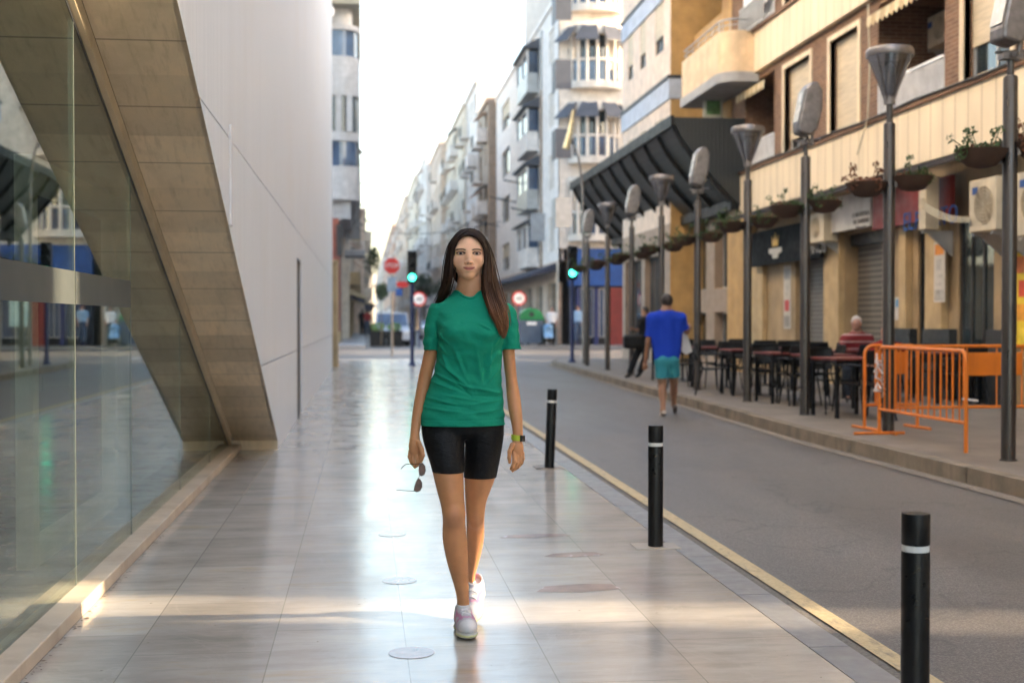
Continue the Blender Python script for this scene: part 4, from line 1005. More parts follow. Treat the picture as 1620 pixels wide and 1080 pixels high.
# satellite dish on the corner building
m = MB(); p = onY(516, 16, YL-1.2); T = Matrix.Translation(p) @ Matrix.Rotation(R(70), 4, 'X') @ Matrix.Rotation(R(20), 4, 'Y')
m.lathe([(.02, -.12), (.25, -.09), (.45, 0), (.46, .01), (.25, -.07), (.02, -.1)], (0, 0, 0), 20, T); m.tube([p, p+Vector((-.3, .6, -.5))], .03, 6)
tag(m.build('satellite_dish', M['white'], smooth=True), 'white satellite dish high beside the pale wall under the roof slab', 'dish')
# balcony with shaded awning, lower left building
m = MB(); x0, x1 = Xat(545, YL+9), Xat(578, YL+9); m.box(x0, x1, YL+9, YL+13, Zy(560, 404, YL+9), Zy(560, 396, YL+9)); bo = m.build('projecting_balcony', M['greyconc']); tag(bo, 'small projecting balcony with pale railing and dropped awning above the left footway', 'balcony')
m = MB(Matrix.Translation((0, YL+9.05, 0))); rails(m, x0+.05, x1-.05, 0, Zy(560, 396, YL+9), Zy(560, 382, YL+9), .14, .014); m.build('railing', M['whitepaint'], bo)
m = MB(); m.box(x0+.1, x0+.16, YL+9.5, YL+12, Zy(560, 381, YL+9), Zy(560, 345, YL+9)); m.box(x0+.2, x1-.3, YL+9.6, YL+9.66, Zy(560, 378, YL+9), Zy(560, 345, YL+9)); m.build('drop_awning', Mt('grey_blind', (.2, .2, .2), .8), bo)
# poles sticking out of the left facade
for k, (u, v) in enumerate(((590, 283), (586, 318))):
    a = onY(u, v, YL+18); m = MB(); m.tube([(-.2, YL+18, a.z-.35), (a.x, a.y, a.z)], .035, 5); tag(m.build('clothes_pole', M['dframe']), ['upper', 'lower'][k]+' thin pole sticking out from the left building against the sky', 'pole')
# ================================================================== traffic lights and signs
def traffic_light(p, ztop, zg, label, r=.055, head_w=.3):
    t = thing('traffic_light', label, 'traffic light', p, 0, 'traffic lights at the crossing')
    m = MB(); m.lathe([(.11, 0), (.11, .04), (r+.02, .08), (r, .3), (r, ztop-.9)], n=16); m.build('pole', M['navy'], t, True)
    m = MB(); m.box(-.14, .14, -.09, .12, ztop-.98, ztop); m.build('signal_head', M['black'], t, bevel=.02)
    for k in range(3):
        z = ztop-.17-k*.31; T = Matrix.Translation((0, -.095, z)) @ Matrix.Rotation(R(90), 4, 'X')
        m = MB(); m.lathe([(.02, .012), (.07, .01), (.1, 0), (.1, -.02)], (0, 0, 0), 20, T); m.build('lens', M['greenlamp'] if k == 2 else M['shade'], t, True)
        m = MB()
        pts = [(.125*math.cos(a), .125*math.sin(a)) for a in np.linspace(R(-10), R(190), 14)]
        m.add([(x, -.09, z+y) for x, y in pts]+[(x, -.27, z+y*.97-.01) for x, y in pts], [(i, i+1, 14+i+1, 14+i) for i in range(13)]); m.build('visor', M['black'], t)
    return t
p = onZ(652, 578); zg = Zy(649, 439, p.y); traffic_light(p, zg+.79, zg, 'green lit traffic light on a navy pole standing on the pavement left of the walker')
p = onZ(905, 573, .12); zg = Zy(905, 432, p.y)-.12; traffic_light(p, zg+.79, zg, 'green lit traffic light on a navy pole right of the walker, before the blue shop')
def sign_face(name, T, prof_n, r, mat, par, t=.006, rot=0):
    m = MB(); m.lathe([(r, 0), (r, t)], (0, 0, 0), prof_n, T @ Matrix.Rotation(rot, 4, 'Z')); return m.build(name, mat, par)
def pole_sign(name, label, p, ztop, polemat, r=.035):
    t = thing(name, label, 'sign', p); m = MB(); m.tube([(0, 0, 0), (0, 0, ztop)], r, 10); m.build('pole', polemat, t, True); return t
FX = Matrix.Rotation(R(90), 4, 'X')
p = onZ(620, 563); zc = Zy(619.5, 420.5, p.y); k = (13.8/F)*p.y
t = pole_sign('stop_sign', 'red octagonal STOP sign on a grey pole', p, zc+.2, M['steelrough'], .04)
sign_face('sign_back', Matrix.Translation((0, -.045, zc)) @ FX, 8, k*1.02, M['whitepaint'], t, .006, R(22.5)); sign_face('sign_face', Matrix.Translation((0, -.053, zc)) @ FX, 8, k*.95, M['redpaint'], t, .006, R(22.5))
text('lettering', 'STOP', k*.72, M['whitepaint'], t, (0, -.066, zc), (R(90), 0, 0), .002, .95)
m = MB(); m.box(-.17, .17, -.05, -.04, zc-.98, zc-.42); m.build('lower_plate', Mt('pale_blue_plate', (.26, .34, .44), .5), t)
def round_sign(u, v, vb, rpx, label, txt, zb=0.0, base=None):
    p = onZ(u, vb, zb) if base is None else base; zc = Zy(u, v, p.y)-p.z; k = rpx/F*p.y
    t = pole_sign('round_sign', label, p, zc, M['navy']); t['group'] = 'round restriction signs'
    sign_face('sign_face', Matrix.Translation((0, -.045, zc)) @ FX, 28, k, M['redpaint'], t); sign_face('sign_centre', Matrix.Translation((0, -.0515, zc)) @ FX, 28, k*.76, M['whitepaint'], t, .004)
    m = MB()
    for s in (-1, 1): m.lathe([(k*.17, 0), (k*.17, .003)], (0, 0, 0), 14, Matrix.Translation((s*k*.2, -.0565, zc)) @ FX @ Matrix.Scale(1.5, 4, (0, 1, 0)))
    m.box(-k*.2, k*.2, -.0585, -.0565, zc-k*.06, zc+k*.06); m.build('symbol', M['greyconc'], t)
round_sign(663, 473, 549.5, 11.5, 'round red ringed sign on a navy pole between the traffic light and the walker', '30', 0)
round_sign(821, 472, 548, 11.5, 'round red ringed sign in front of the green domed recycling container', '30', .12)
p = onZ(637, 546, 0); t = pole_sign('no_entry_sign', 'red oval plate on a thin pole above the parked white van', p, Zy(637, 450, p.y), M['steelrough'], .02)
m = MB(); zc = Zy(637, 450, p.y); 
m.lathe([(.36, 0), (.36, .01)], (0, 0, 0), 24, Matrix.Translation((0, -.05, zc)) @ FX @ Matrix.Scale(.5, 4, (0, 1, 0))); m.build('sign_face', M['redpaint'], t)
m = MB(); m.box(-.38, -.02, -.05, -.04, zc-.62, zc-.22); m.build('blue_plate', M['bluepaint'], t)
# ================================================================== rubbish container
def container(p, label, body, lid, w=1.25, d=1.0, h=1.25, dome=True):
    t = thing('recycling_container', label, 'container', p); m = MB()
    m.prism([(-w/2*.86, -d/2*.9, .1), (w/2*.86, -d/2*.9, .1), (w/2, -d/2, h), (-w/2, -d/2, h)], (0, d*.95, 0)); m.build('body', body, t, bevel=.04)
    m = MB(); m.box(-w/2-.03, w/2+.03, -d/2-.03, d/2+.03, h+.002, h+.07)
    n = 10
    pr = [((w/2)*math.cos(a), h+.07+.55*math.sin(a)) for a in np.linspace(0, math.pi, n+1)]
    m.prism([(x, -d/2, z) for x, z in pr], (0, d, 0)); l = m.build('lid', lid, t, bevel=.03)
    m = MB(); m.lathe([(.13, 0), (.13, .01)], (0, 0, 0), 16, Matrix.Translation((0, -d/2-.004, h+.3)) @ FX); m.build('slot', M['shade'], l)
    m = MB(); m.box(-.25, .25, -d/2-.02, -d/2-.008, h-.24, h-.08); m.build('label_plate', M['whitepaint'], t)
    m = MB()
    for sx in (-1, 1):
        for sy_ in (-1, 1): m.tube([(sx*w*.36-.03, sy_*d*.3, .08), (sx*w*.36+.03, sy_*d*.3, .08)], .08, 10)
    m.build('wheel', M['black'], t)
p = Vector((Xat(839, 64.0), 64.0, .12))
container(p, 'blue grey recycling container with a bright green domed lid', Mt('blue_grey_plastic', (.07, .10, .145), .5), Mt('green_plastic', (.01, .20, .06), .4))
container(p+Vector((.42, 1.35, 0)), 'dark green container half hidden behind the domed one', M['leafdark'], M['leafdark'], 1.0, .9, 1.05)
# ================================================================== parked van and planters beyond the crossing
def car(p, label, paint, w=1.85, l=4.2, h=1.85, nm='parked_van'):
    t = thing(nm, label, 'car', p)
    prof = [(0, .3), (0, .75), (.15, .92), (.9, 1.08), (1.6, h-.12), (2.0, h), (l-.25, h-.04), (l, h*.6), (l, .3)]
    m = MB(); m.prism([(-w/2, y, z) for y, z in [q for q in prof if q[1] <= 1.1]+[(l, 1.0)]][:0] or [(-w/2, y, z) for y, z in [(0, .3), (0, .75), (.15, .92), (.9, 1.08), (l, 1.08), (l, .3)]], (w, 0, 0)); m.build('body', paint, t, bevel=.07)
    m = MB(); k = .12
    a = [(-w/2+.04, .9, 1.07), (w/2-.04, .9, 1.07), (w/2-.04, l-.05, 1.07), (-w/2+.04, l-.05, 1.07)]; b = [(-w/2+k, 1.65, h-.1), (w/2-k, 1.65, h-.1), (w/2-k, l-.25, h-.06), (-w/2+k, l-.25, h-.06)]
    m.add(a+b, [(0, 1, 5, 4), (1, 2, 6, 5), (2, 3, 7, 6), (3, 0, 4, 7), (4, 5, 6, 7)]); m.build('windows', M['glassblue'], t)
    m = MB(); m.box(-w/2+k-.02, w/2-k+.02, 1.63, l-.2, h-.10, h-.02)
    for s in (-1, 1):
        m.tube([(s*(w/2-.06), .9, 1.07), (s*(w/2-k), 1.65, h-.09)], .035, 6); m.tube([(s*(w/2-.05), l-.07, 1.07), (s*(w/2-k), l-.24, h-.08)], .05, 6); m.tube([(s*(w/2-.05), 2.5, 1.07), (s*(w/2-k), 2.5, h-.08)], .04, 6)
    m.build('roof', paint, t, bevel=.03)
    for s in (-1, 1):
        m = MB(); m.box(s*w/2*.78-.17, s*w/2*.78+.17, -.01, .1, .62, .80); m.build('headlight', M['whitepaint'], t, bevel=.02)
        m = MB(); m.box(s*(w/2+.02)-.06, s*(w/2+.02)+.06, 1.0, 1.15, 1.08, 1.25); m.build('mirror', M['black'], t, bevel=.02)
        for y in (.8, l-.8):
            T = Matrix.Translation((s*(w/2-.1), y, .31)) @ Matrix.Rotation(R(90), 4, 'Y')
            m = MB(); m.lathe([(.2, -.1), (.31, -.09), (.31, .09), (.2, .1)], (0, 0, 0), 20, T); wh = m.build('wheel', M['black'], t, True)
            m = MB(); m.lathe([(.19, -.104), (.19, .104)], (0, 0, 0), 16, T); m.build('rim', M['alu'], wh)
    m = MB(); m.box(-.45, .45, -.012, .05, .42, .62); m.build('grille', M['black'], t)
    m = MB(); m.box(-.26, .26, -.022, -.013, .34, .45); m.build('number_plate', M['whitepaint'], t)
    return t
cp = Mt('white_car_paint', (.62, .65, .70), .25, 0, var=.03, coat=1)
car(Vector((1.55, 69, -.018)), 'white van with a blue windscreen parked beyond the crossing behind the planters', cp)
car(Vector((1.75, 78, -.018)), 'dark blue car parked behind the white van', Mt('dark_blue_paint', (.02, .03, .08), .3, 0, coat=1), h=1.5, nm='parked_car')
car(Vector((5.0, 92, -.018)), 'silver car parked at the far right kerb of the street ahead', Mt('silver_paint_car', (.4, .4, .42), .3, .5, coat=1), h=1.5, nm='parked_car')
def leafblob(mb, c, rad, n, s, seed=0):
    g_ = np.random.default_rng(seed)
    for _ in range(n):
        d = g_.normal(size=3); d /= np.linalg.norm(d); r = g_.uniform(.35, 1.0)**.6
        p = Vector((c[0]+d[0]*rad[0]*r, c[1]+d[1]*rad[1]*r, c[2]+d[2]*rad[2]*r)); a = Vector(g_.normal(size=3)).normalized()*s*g_.uniform(.5, 1.2); b = Vector(g_.normal(size=3)); b = (b-a.normalized()*b.dot(a.normalized())).normalized()*s*.45
        q = a.cross(b).normalized()*s*.15
        mb.add([p-a, p-b+q, p+a, p+b+q], [(0, 1, 2, 3)])
bright = Mt('bright_foliage', (.13, .24, .03), .5, var=.5, scale=9)
for i, (u, v, lb) in enumerate(((598, 547, 'dark planter box with pale green leaves, left of the stop sign pole'), (624, 547, 'dark planter box with bright green leaves behind the stop sign pole'), (645, 546, 'dark planter box with sparse leaves right beside the navy traffic light pole'))):
    p = onZ(u, v, 0); t = thing('planter_box', lb, 'planter', p, 0, 'planter boxes in front of the parked van'); m = MB(); m.box(-.42, .42, -.25, .25, 0, .72); m.box(-.45, .45, -.28, .28, .722, .8); m.build('box', M['blackmetal'], t, bevel=.02)
    m = MB(); leafblob(m, (0, 0, 1.0), (.42, .25, .26), 240 if i < 2 else 90, .075, 50+i); m.build('foliage', bright if i < 2 else M['leaf'], t)
    
m = MB(); 
for k in range(6): m.box(-.02+k*.0, .03, k*.5, k*.5+.04, .1, 1.15)
m.box(-.01, .02, 0, 2.6, .15, 1.1)
o = m.build('terrace_screen', M['blackmetal']); o.location = onZ(586, 547, 0); tag(o, 'black terrace screen at the left end of the planter boxes', 'screen')
# round topiary tree and other far trees
def tree(p, H, rad, n, s, label, seed, trunk_r=.05, mat='leafdark', name='tree', clumps=9):
    t = thing(name, label, 'tree', p); g_ = random.Random(seed); m = MB()
    m.tube([(0, 0, 0), (.02, 0, H*.4), (-.02, .02, H-rad[2]*.6)], [trunk_r, trunk_r*.75, trunk_r*.4], 8)
    for k in range(6): a = k*1.05; m.tube([(0, 0, H-rad[2]*1.1), (math.cos(a)*rad[0]*.6, math.sin(a)*rad[1]*.6, H-rad[2]*.1+.2*math.sin(3*a)*rad[2])], [trunk_r*.4, trunk_r*.12], 5)
    m.build('trunk', Mt('bark', (.10, .075, .05), .9, bmp=.5), t); m = MB()
    for k in range(clumps):
        a = g_.uniform(0, 6.28); r = g_.uniform(0, .62); c = (math.cos(a)*r*rad[0], math.sin(a)*r*rad[1], H+g_.uniform(-.6, .6)*rad[2])
        q = g_.uniform(.38, .6); leafblob(m, c, (rad[0]*q, rad[1]*q, rad[2]*q), n//clumps, s, seed*100+k)
    m.build('crown', M[mat], t)
    return t
p = onZ(603, 548, 0); z = Zy(602, 461, p.y); tree(p, z, (.5, .5, .46), 1500, .06, 'small dark round clipped tree left of the stop sign pole', 5, .035, name='clipped_tree', clumps=14)
p = onZ(588, 530, .12); tree(p, Zy(583, 413, p.y), (.8, .9, 1.4), 700, .14, 'yellow green street tree behind the clipped tree on the left footway', 6, .08, 'leaf', name='street_tree')
p = onZ(672, 533, 0); tree(p, Zy(680, 450, p.y), (1.4, 1.2, 1.1), 900, .14, 'dark street tree behind the walker\'s shoulder, left side', 7, .09, 'leafdark', name='street_tree')
p = onZ(700, 530, 0); tree(p, Zy(700, 455, p.y), (1.7, 1.2, 1.0), 900, .14, 'dark street tree partly hidden by the walker\'s hair', 8, .09, 'leafdark', name='street_tree')
# ================================================================== STREET LAMPS with hanging bowls
lamp_glass = Mt('lamp_diffuser', (.48, .50, .50), .25, 0, var=.05)
def clearmat():
    m, nt, b = newmat('clear_lamp_glass'); out = nt.nodes['Material Output']
    g = nt.nodes.new('ShaderNodeBsdfGlossy'); g.inputs['Roughness'].default_value = .12; g.inputs['Color'].default_value = (.6, .6, .62, 1)
    t = nt.nodes.new('ShaderNodeBsdfTransparent'); t.inputs['Color'].default_value = (.75, .75, .77, 1)
    x = nt.nodes.new('ShaderNodeMixShader'); x.inputs[0].default_value = .32; L(nt, t.outputs[0], x.inputs[1]); L(nt, g.outputs[0], x.inputs[2]); L(nt, x.outputs[0], out.inputs[0]); return m
clear = clearmat()
def lamp_spot(p, label):
    t = thing('street_lamp', label, 'street lamp', p, 0, 'steel street lamps with hanging flower bowls')
    m = MB(); m.lathe([(.075, 0), (.075, .012), (.062, .014), (.062, 3.28), (.056, 3.30), (.03, 3.31), (.03, 3.46)], n=20); m.build('pole', M['steel'], t, True)
    m = MB(); m.box(-.09, .09, -.05, .05, 3.44, 3.50); m.tube([(-.02, -.1, 3.47), (.07, 0, 3.5), (.10, 0, 3.66)], .022, 8); m.tube([(-.02, .1, 3.47), (.07, 0, 3.5), (.10, 0, 3.66)], .022, 8); m.tube([(-.14, 0, 3.50), (.2, 0, 3.53)], .014, 6); m.build('bracket', M['steelrough'], t)
    T = Matrix.Translation((-.01, 0, 3.56)) @ Matrix.Rotation(R(9), 4, 'Y') @ Matrix.Diagonal((.84, .9, .96, 1))
    m = MB(T)   # upright floodlight, glass face towards the road and slightly down
    prof = [(-.15, 0.02), (-.17, .12), (-.15, .60), (-.08, .70), (.02, .72), (.12, .62), (.16, .38), (.13, .10), (.04, .0)]
    m.prism([(x, -.15, z) for x, z in prof], (0, .30, 0)); m.build('lamp_housing', M['steelrough'], t, bevel=.025)
    m = MB(T); m.prism([(-.178, -.12, .16), (-.178, .12, .16), (-.158, .12, .58), (-.158, -.12, .58)], (-.006, 0, 0)); m.build('lamp_glass', lamp_glass, t)
    return t
def lamp_cone(p, label):
    t = thing('street_lamp', label, 'street lamp', p, 0, 'steel street lamps with hanging flower bowls')
    m = MB(); m.lathe([(.075, 0), (.075, .012), (.062, .014), (.062, 3.28), (.056, 3.30), (.035, 3.31), (.035, 3.58)], n=20); m.build('pole', M['steel'], t, True)
    m = MB(); m.lathe([(.05, 3.55), (.235, 4.0), (.235, 4.02), (.05, 3.57)], n=28); m.build('lamp_shade', clear, t, True)
    m = MB()
    for k in range(4): a = k*math.pi/2+.6; m.tube([(.045*math.cos(a), .045*math.sin(a), 3.52), (.245*math.cos(a), .245*math.sin(a), 4.02)], .012, 6)
    m.lathe([(.06, 3.5), (.06, 3.6), (.035, 3.6)], n=14); m.build('lamp_frame', M['steelrough'], t)
    m = MB(); m.lathe([(.245, 4.0), (.25, 4.02), (.25, 4.06), (.235, 4.09), (.1, 4.12), (.01, 4.125)], n=28); m.build('lamp_cap', M['steelrough'], t, True)
    m = MB(); m.lathe([(.035, 3.60), (.06, 3.66), (.065, 3.8), (.05, 3.9), (.01, 3.95)], n=16); m.build('bulb', lamp_glass, t, True)
    return t
lamps = [(1595, 728, 's'), (1405, 686, 'c'), (1273, 656, 's'), (1182, 635, 'c'), (1103, 616, 's'), (1046, 603, 'c'), (999, 593, 's'), (961, 585, 'c'), (929, 578, 's')]
for i, (u, v, k) in enumerate(lamps):
    p = onZ(u, v, .12)
    kind = 'with upright floodlight head' if k == 's' else 'with clear cone shaped head'
    where = 'nearest of the row, at the right edge' if i == 0 else 'farthest of the row, nearest the blue shop' if i == 8 else f'{ORD[i]} from the right edge'
    (lamp_spot if k == 's' else lamp_cone)(p, f'grey steel street lamp {kind}, {where}')
    for sd in (-1, 1):
        gg = np.random.default_rng(100+i*2+sd); zz_ = 2.78 if sd < 0 else 2.84
        t = thing('flower_bowl', f"brown bowl of plants hung on the {'left' if sd < 0 else 'right'} side of the {('nearest' if i == 0 else 'farthest' if i == 8 else ORD[i]+' nearest')} street lamp", 'flower bowl', (p.x+sd*.235, p.y+(-.05 if sd > 0 else .05), .12+zz_-.12), 0, 'brown flower bowls hung on the lamp posts')
        m = MB(); n = 18
        prof = [(.06, -.14), (.12, -.125), (.185, -.06), (.215, 0), (.225, .012), (.21, .012), (.17, -.04)]
        m.lathe(prof, n=18); m.build('bowl', M['terracotta'], t, True)
        m = MB(); m.tube([(-sd*.05, -.0, -.03), (-sd*.2, 0, -.05)], .012, 6); m.tube([(-sd*.18, 0, 0), (-sd*.18, 0, -.1)], .02, 6); m.build('hook', M['steelrough'], t)
        m = MB(); leafblob(m, (0, 0, .025), (.18, .18, .045), 90, .030, 300+i*2+sd)
        for q in range(4): a = gg.uniform(0, 6.28); leafblob(m, (math.cos(a)*.21, math.sin(a)*.2, -.02), (.05, .05, .07), 22, .026, 500+i*9+q)
        for q in range(8):
            a = gg.uniform(0, 6.28); r = gg.uniform(.06, .22); h_ = gg.uniform(.02, .24); c = (math.cos(a)*r*1.3, math.sin(a)*r, h_)
            m.tube([(math.cos(a)*.08, math.sin(a)*.08, 0), c], .004, 4); leafblob(m, c, (.045, .045, .04), 13, .026, 900+i*20+q)
        m.build('foliage', M['leaf'] if gg.random() < .7 else M['leafdry'], t)
        m = MB(); leafblob(m, (gg.uniform(-.06, .06), -.02, .035), (.15, .13, .03), 30, .03, 700+i+sd); m.build('dry_leaves', M['leafdry'], t)
# extra curved lamp arm (old lamp, far)
m = MB(); p = onZ(926, 576, .12); q = onY(906, 212, p.y)
m.tube([(p.x+.05, p.y+.5, .12), (p.x+.02, p.y+.5, q.z-1.5), (q.x+.25, p.y+.5, q.z-.6), (q.x, p.y+.5, q.z)], [.05, .04, .03, .03], 8)
o = m.build('arm_lamp', M['steelrough'], smooth=True); tag(o, 'tall thin lamp with a pale curved head in front of the bay windows', 'street lamp')
m = MB(); m.tube([(q.x-.12, p.y+.5, q.z-.35), (q.x, p.y+.5, q.z+.1), (q.x+.1, p.y+.5, q.z+.75)], [.10, .085, .02], 10); m.build('lamp_head', Mt('pale_gold_head', (.7, .6, .35), .3, .3), o, True)
# cable across the far street
pts = [Vector((-.5, YL+12, 7.2)).lerp(Vector((9.2, YL+14, 8.0)), k/16)+Vector((0, 0, -.5*math.sin(k/16*math.pi))) for k in range(17)]
tube_thing('overhead_cable', pts, .025, M['cable'], 'thin cable strung across the far street above the stop sign', 'cable')
# ================================================================== BOLLARDS
band_m = Mt('white_reflective_band', (.72, .72, .70), .4)
bol = None
for i, (u, v, tilt, lb) in enumerate(((1447, 1163, 0, 'black bollard with white band, nearest, cut by the bottom edge'), (1037, 864, 0, 'black bollard with white band, middle one on the kerb'), (869, 740, 2.2, 'black bollard with white band leaning slightly, farthest beside the walker'))):
    p = onZ(u, v); t = thing('bollard', lb, 'bollard', p, 0, 'black bollards along the pavement edge'); t.rotation_euler = (0, R(tilt), 0)
    t.scale = (1, 1, 1)
    m = MB(); m.lathe([(.0447, 0), (.0447, .585), (.044, .588), (.0405, .589), (.0405, .611), (.044, .612), (.0447, .615), (.0447, .705), (.043, .711), (.02, .713), (.001, .713)], n=40); m.build('post', M['black'], t, True)
    m = MB(); m.lathe([(.041, .5895), (.0425, .591), (.0425, .609), (.041, .6105)], n=40); m.build('reflective_band', band_m, t, True)
    m = MB(); m.box(-.13, .13, -.1, .1, .0, .0045); m.build('base_plate', Mt('pale_patch', (.38, .33, .27), .5) if i != 2 else Mt('rusty_plate', (.16, .12, .09), .5), t)
for k in range(2):      # farther bollards, unseen behind the walker in the picture
    pass
# ================================================================== ORANGE BARRIERS
def barrier(p0, p1, label, plate=None, h=.93, tape=False, feet=True):
    d = Vector(p1)-Vector(p0); Ln = d.length; t = thing('barrier', label, 'barrier', p0, math.atan2(d.y, d.x), 'orange crowd barriers on the footway')
    r = .019; z0, z1, c = .27, h, .1
    m = MB()
    arc = lambda cx, cz, a0, a1: [(cx+c*math.cos(a), 0, cz+c*math.sin(a)) for a in np.linspace(a0, a1, 7)]
    pts = [(0, 0, .0), (0, 0, z1-c)] + arc(c, z1-c, math.pi, math.pi/2) + arc(Ln-c, z1-c, math.pi/2, 0) + [(Ln, 0, z1-c), (Ln, 0, .0)]
    m.tube(pts, r, 10); m.tube([(0, 0, z0), (Ln, 0, z0)], r*.85, 8); m.build('frame', M['orange'], t, True)
    n = int(Ln/.125)
    for k in range(1, n):
        x = Ln*k/n
        if plate and plate[0] < x < plate[1]:
            if abs(x-(plate[0]+plate[1])/2) > .07: continue
        m = MB(); m.tube([(x, 0, z0), (x, 0, z1-.0)], .0085, 6); m.build('bar', M['orange'], t, True)
    if plate:
        m = MB(); m.box(plate[0], plate[1], -.012, .012, z1-.32, z1-.07); m.build('name_plate', M['orange'], t, bevel=.006)
        for x in plate: m = MB(); m.tube([(x, 0, z0), (x, 0, z1)], .009, 6); m.build('bar', M['orange'], t, True)
    if feet:
        for x in ((0, Ln) if feet is True else feet): m = MB(); m.tube([(x-.0, -.28, .015), (x, .28, .015)], .017, 8); m.build('foot', M['orange'], t, True)
    return t
b0, b1 = onZ(1391, 687, .12), onZ(1528, 716, .12)
bt = barrier(b0, b1, 'orange steel barrier standing along the kerb with torn white tape on its far post', None, feet=(0,))
tp = Mt('torn_white_tape', (.62, .56, .54), .5, var=.3, scale=20)
m = MB(); g_ = random.Random(3)
for k in range(26):
    z = .45+g_.random()*.42; a = g_.uniform(0, 6.28); dx = .03
    m.tube([(dx*math.cos(a), dx*math.sin(a), z), (dx*1.8*math.cos(a+1), dx*2.6*math.sin(a+1), z-.03-g_.random()*.07), (dx*math.cos(a+2.4), dx*1.5*math.sin(a+2.4), z-.06-g_.random()*.05)], .010, 4)
o = m.build('barrier_tape', tp); o.location = b0; tag(o, 'torn white tape knotted around the far post of the kerbside orange barrier', 'tape')
m = MB(); m.tube([(-.02, .03, 0), (0, .0, .0), (.05, -.03, -.01), (.1, -.03, -.015)], .012, 5); o = m.build('tape_scrap', tp); o.location = (b1.x, b1.y, b1.z+.49); tag(o, 'scrap of white tape on the near post of the kerbside orange barrier', 'tape')
Yb_ = b0.y+.15; q0 = Vector((b0.x+.12, Yb_, .12)); q1 = Vector((q0.x+1.95, Yb_+.1, .12))
barrier(q0, q1, 'orange steel barrier across the footway with two orange plates between the two nearest lamp posts', (.95, 1.6)); 
barrier(q1+Vector((.05, .02, 0)), q1+Vector((2.0, .05, 0)), 'orange steel barrier across the footway cut off at the right edge', (.3, .9))
r0 = onZ(1592, 737, .12); barrier(r0+Vector((.30, -.02, 0)), r0+Vector((2.2, -.3, 0)), 'orange steel barrier whose foot shows beside the nearest lamp post at the right edge', None)
m = MB(); m.box(-.12, .12, -.02, -.013, .60, .80)
o = barrier(q0+Vector((-.02, .5, 0)), q0+Vector((.62, .56, 0)), 'short orange barrier panel with a pale notice seen through the kerbside barrier', (.15, .5))
m = MB(); m.box(.17, .25, -.02, -.0135, .66, .84); m.build('notice', M['whitepaint'], o)
# ================================================================== TERRACE tables and chairs
def make_table(label):
    t = thing('terrace_table', label, 'table', (0, 0, 0), 0, 'terrace tables along the shops')
    m = MB(); m.box(-.36, .36, -.36, .36, .715, .745); m.build('table_top', M['redplastic'], t, bevel=.008)
    m = MB(); m.box(-.33, .33, -.33, .33, .68, .714); m.build('apron', M['blackmetal'], t)
    for sx in (-1, 1):
        for sy_ in (-1, 1): m = MB(); m.box(sx*.31-.02, sx*.31+.02, sy_*.31-.02, sy_*.31+.02, 0, .68); m.build('leg', M['blackmetal'], t)
    return t
def make_chair(label):
    t = thing('terrace_chair', label, 'chair', (0, 0, 0), 0, 'black terrace chairs')
    m = MB(); m.add([(-.22, -.22, .45), (.22, -.22, .45), (.21, .22, .43), (-.21, .22, .43), (-.22, -.22, .43), (.22, -.22, .43), (.21, .22, .41), (-.21, .22, .41)], [(0, 1, 2, 3), (4, 5, 6, 7), (0, 1, 5, 4), (1, 2, 6, 5), (2, 3, 7, 6), (3, 0, 4, 7)]); m.build('seat', M['blackmetal'], t, bevel=.01)
    for s in (-1, 1):
        m = MB(); m.tube([(s*.22, -.20, .44), (s*.235, -.26, 0)], .012, 8); m.build('leg', M['blackmetal'], t, True)
        m = MB(); m.tube([(s*.21, .22, .40), (s*.235, .33, 0)], .012, 8); m.build('leg', M['blackmetal'], t, True)
        m = MB(); m.tube([(s*.225, -.20, .44), (s*.24, -.22, .66), (s*.24, .1, .67), (s*.225, .26, .66)], .013, 8); m.build('armrest', M['blackmetal'], t, True)
    m = MB(); m.tube([(-.22, .21, .43), (-.225, .28, .70), (-.2, .31, .84), (.2, .31, .84), (.225, .28, .70), (.22, .21, .43)], .013, 8); m.build('back_frame', M['blackmetal'], t, True)
    m = MB()
    n = 8
    for zi_ in range(2):
        z0, z1 = (.56, .66) if zi_ == 0 else (.69, .835)
        rr = [(-.2+.4*k/n, .285+.05*math.sin(math.pi*k/n)) for k in range(n+1)]
        m.add([(x, y, z0) for x, y in rr]+[(x, y+.02, z1) for x, y in rr]+[(x, y+.015, z0) for x, y in rr]+[(x, y+.035, z1) for x, y in rr], [(i, i+1, n+2+i, n+1+i) for i in range(n)]+[(2*n+2+i, 2*n+3+i, 3*n+4+i, 3*n+3+i) for i in range(n)])
    m.build('backrest', M['blackmetal'], t)
    return t
T0 = C0_ = None
tabs = [(1340, 662, 8), (1302, 648, 0), (1240, 640, 5), (1180, 628, 0), (1128, 617, -4), (1350, 632, 3), (1270, 620, 0), (1195, 612, 2), (1500, 640, 0), (1062, 606, 0)]
chn = 0
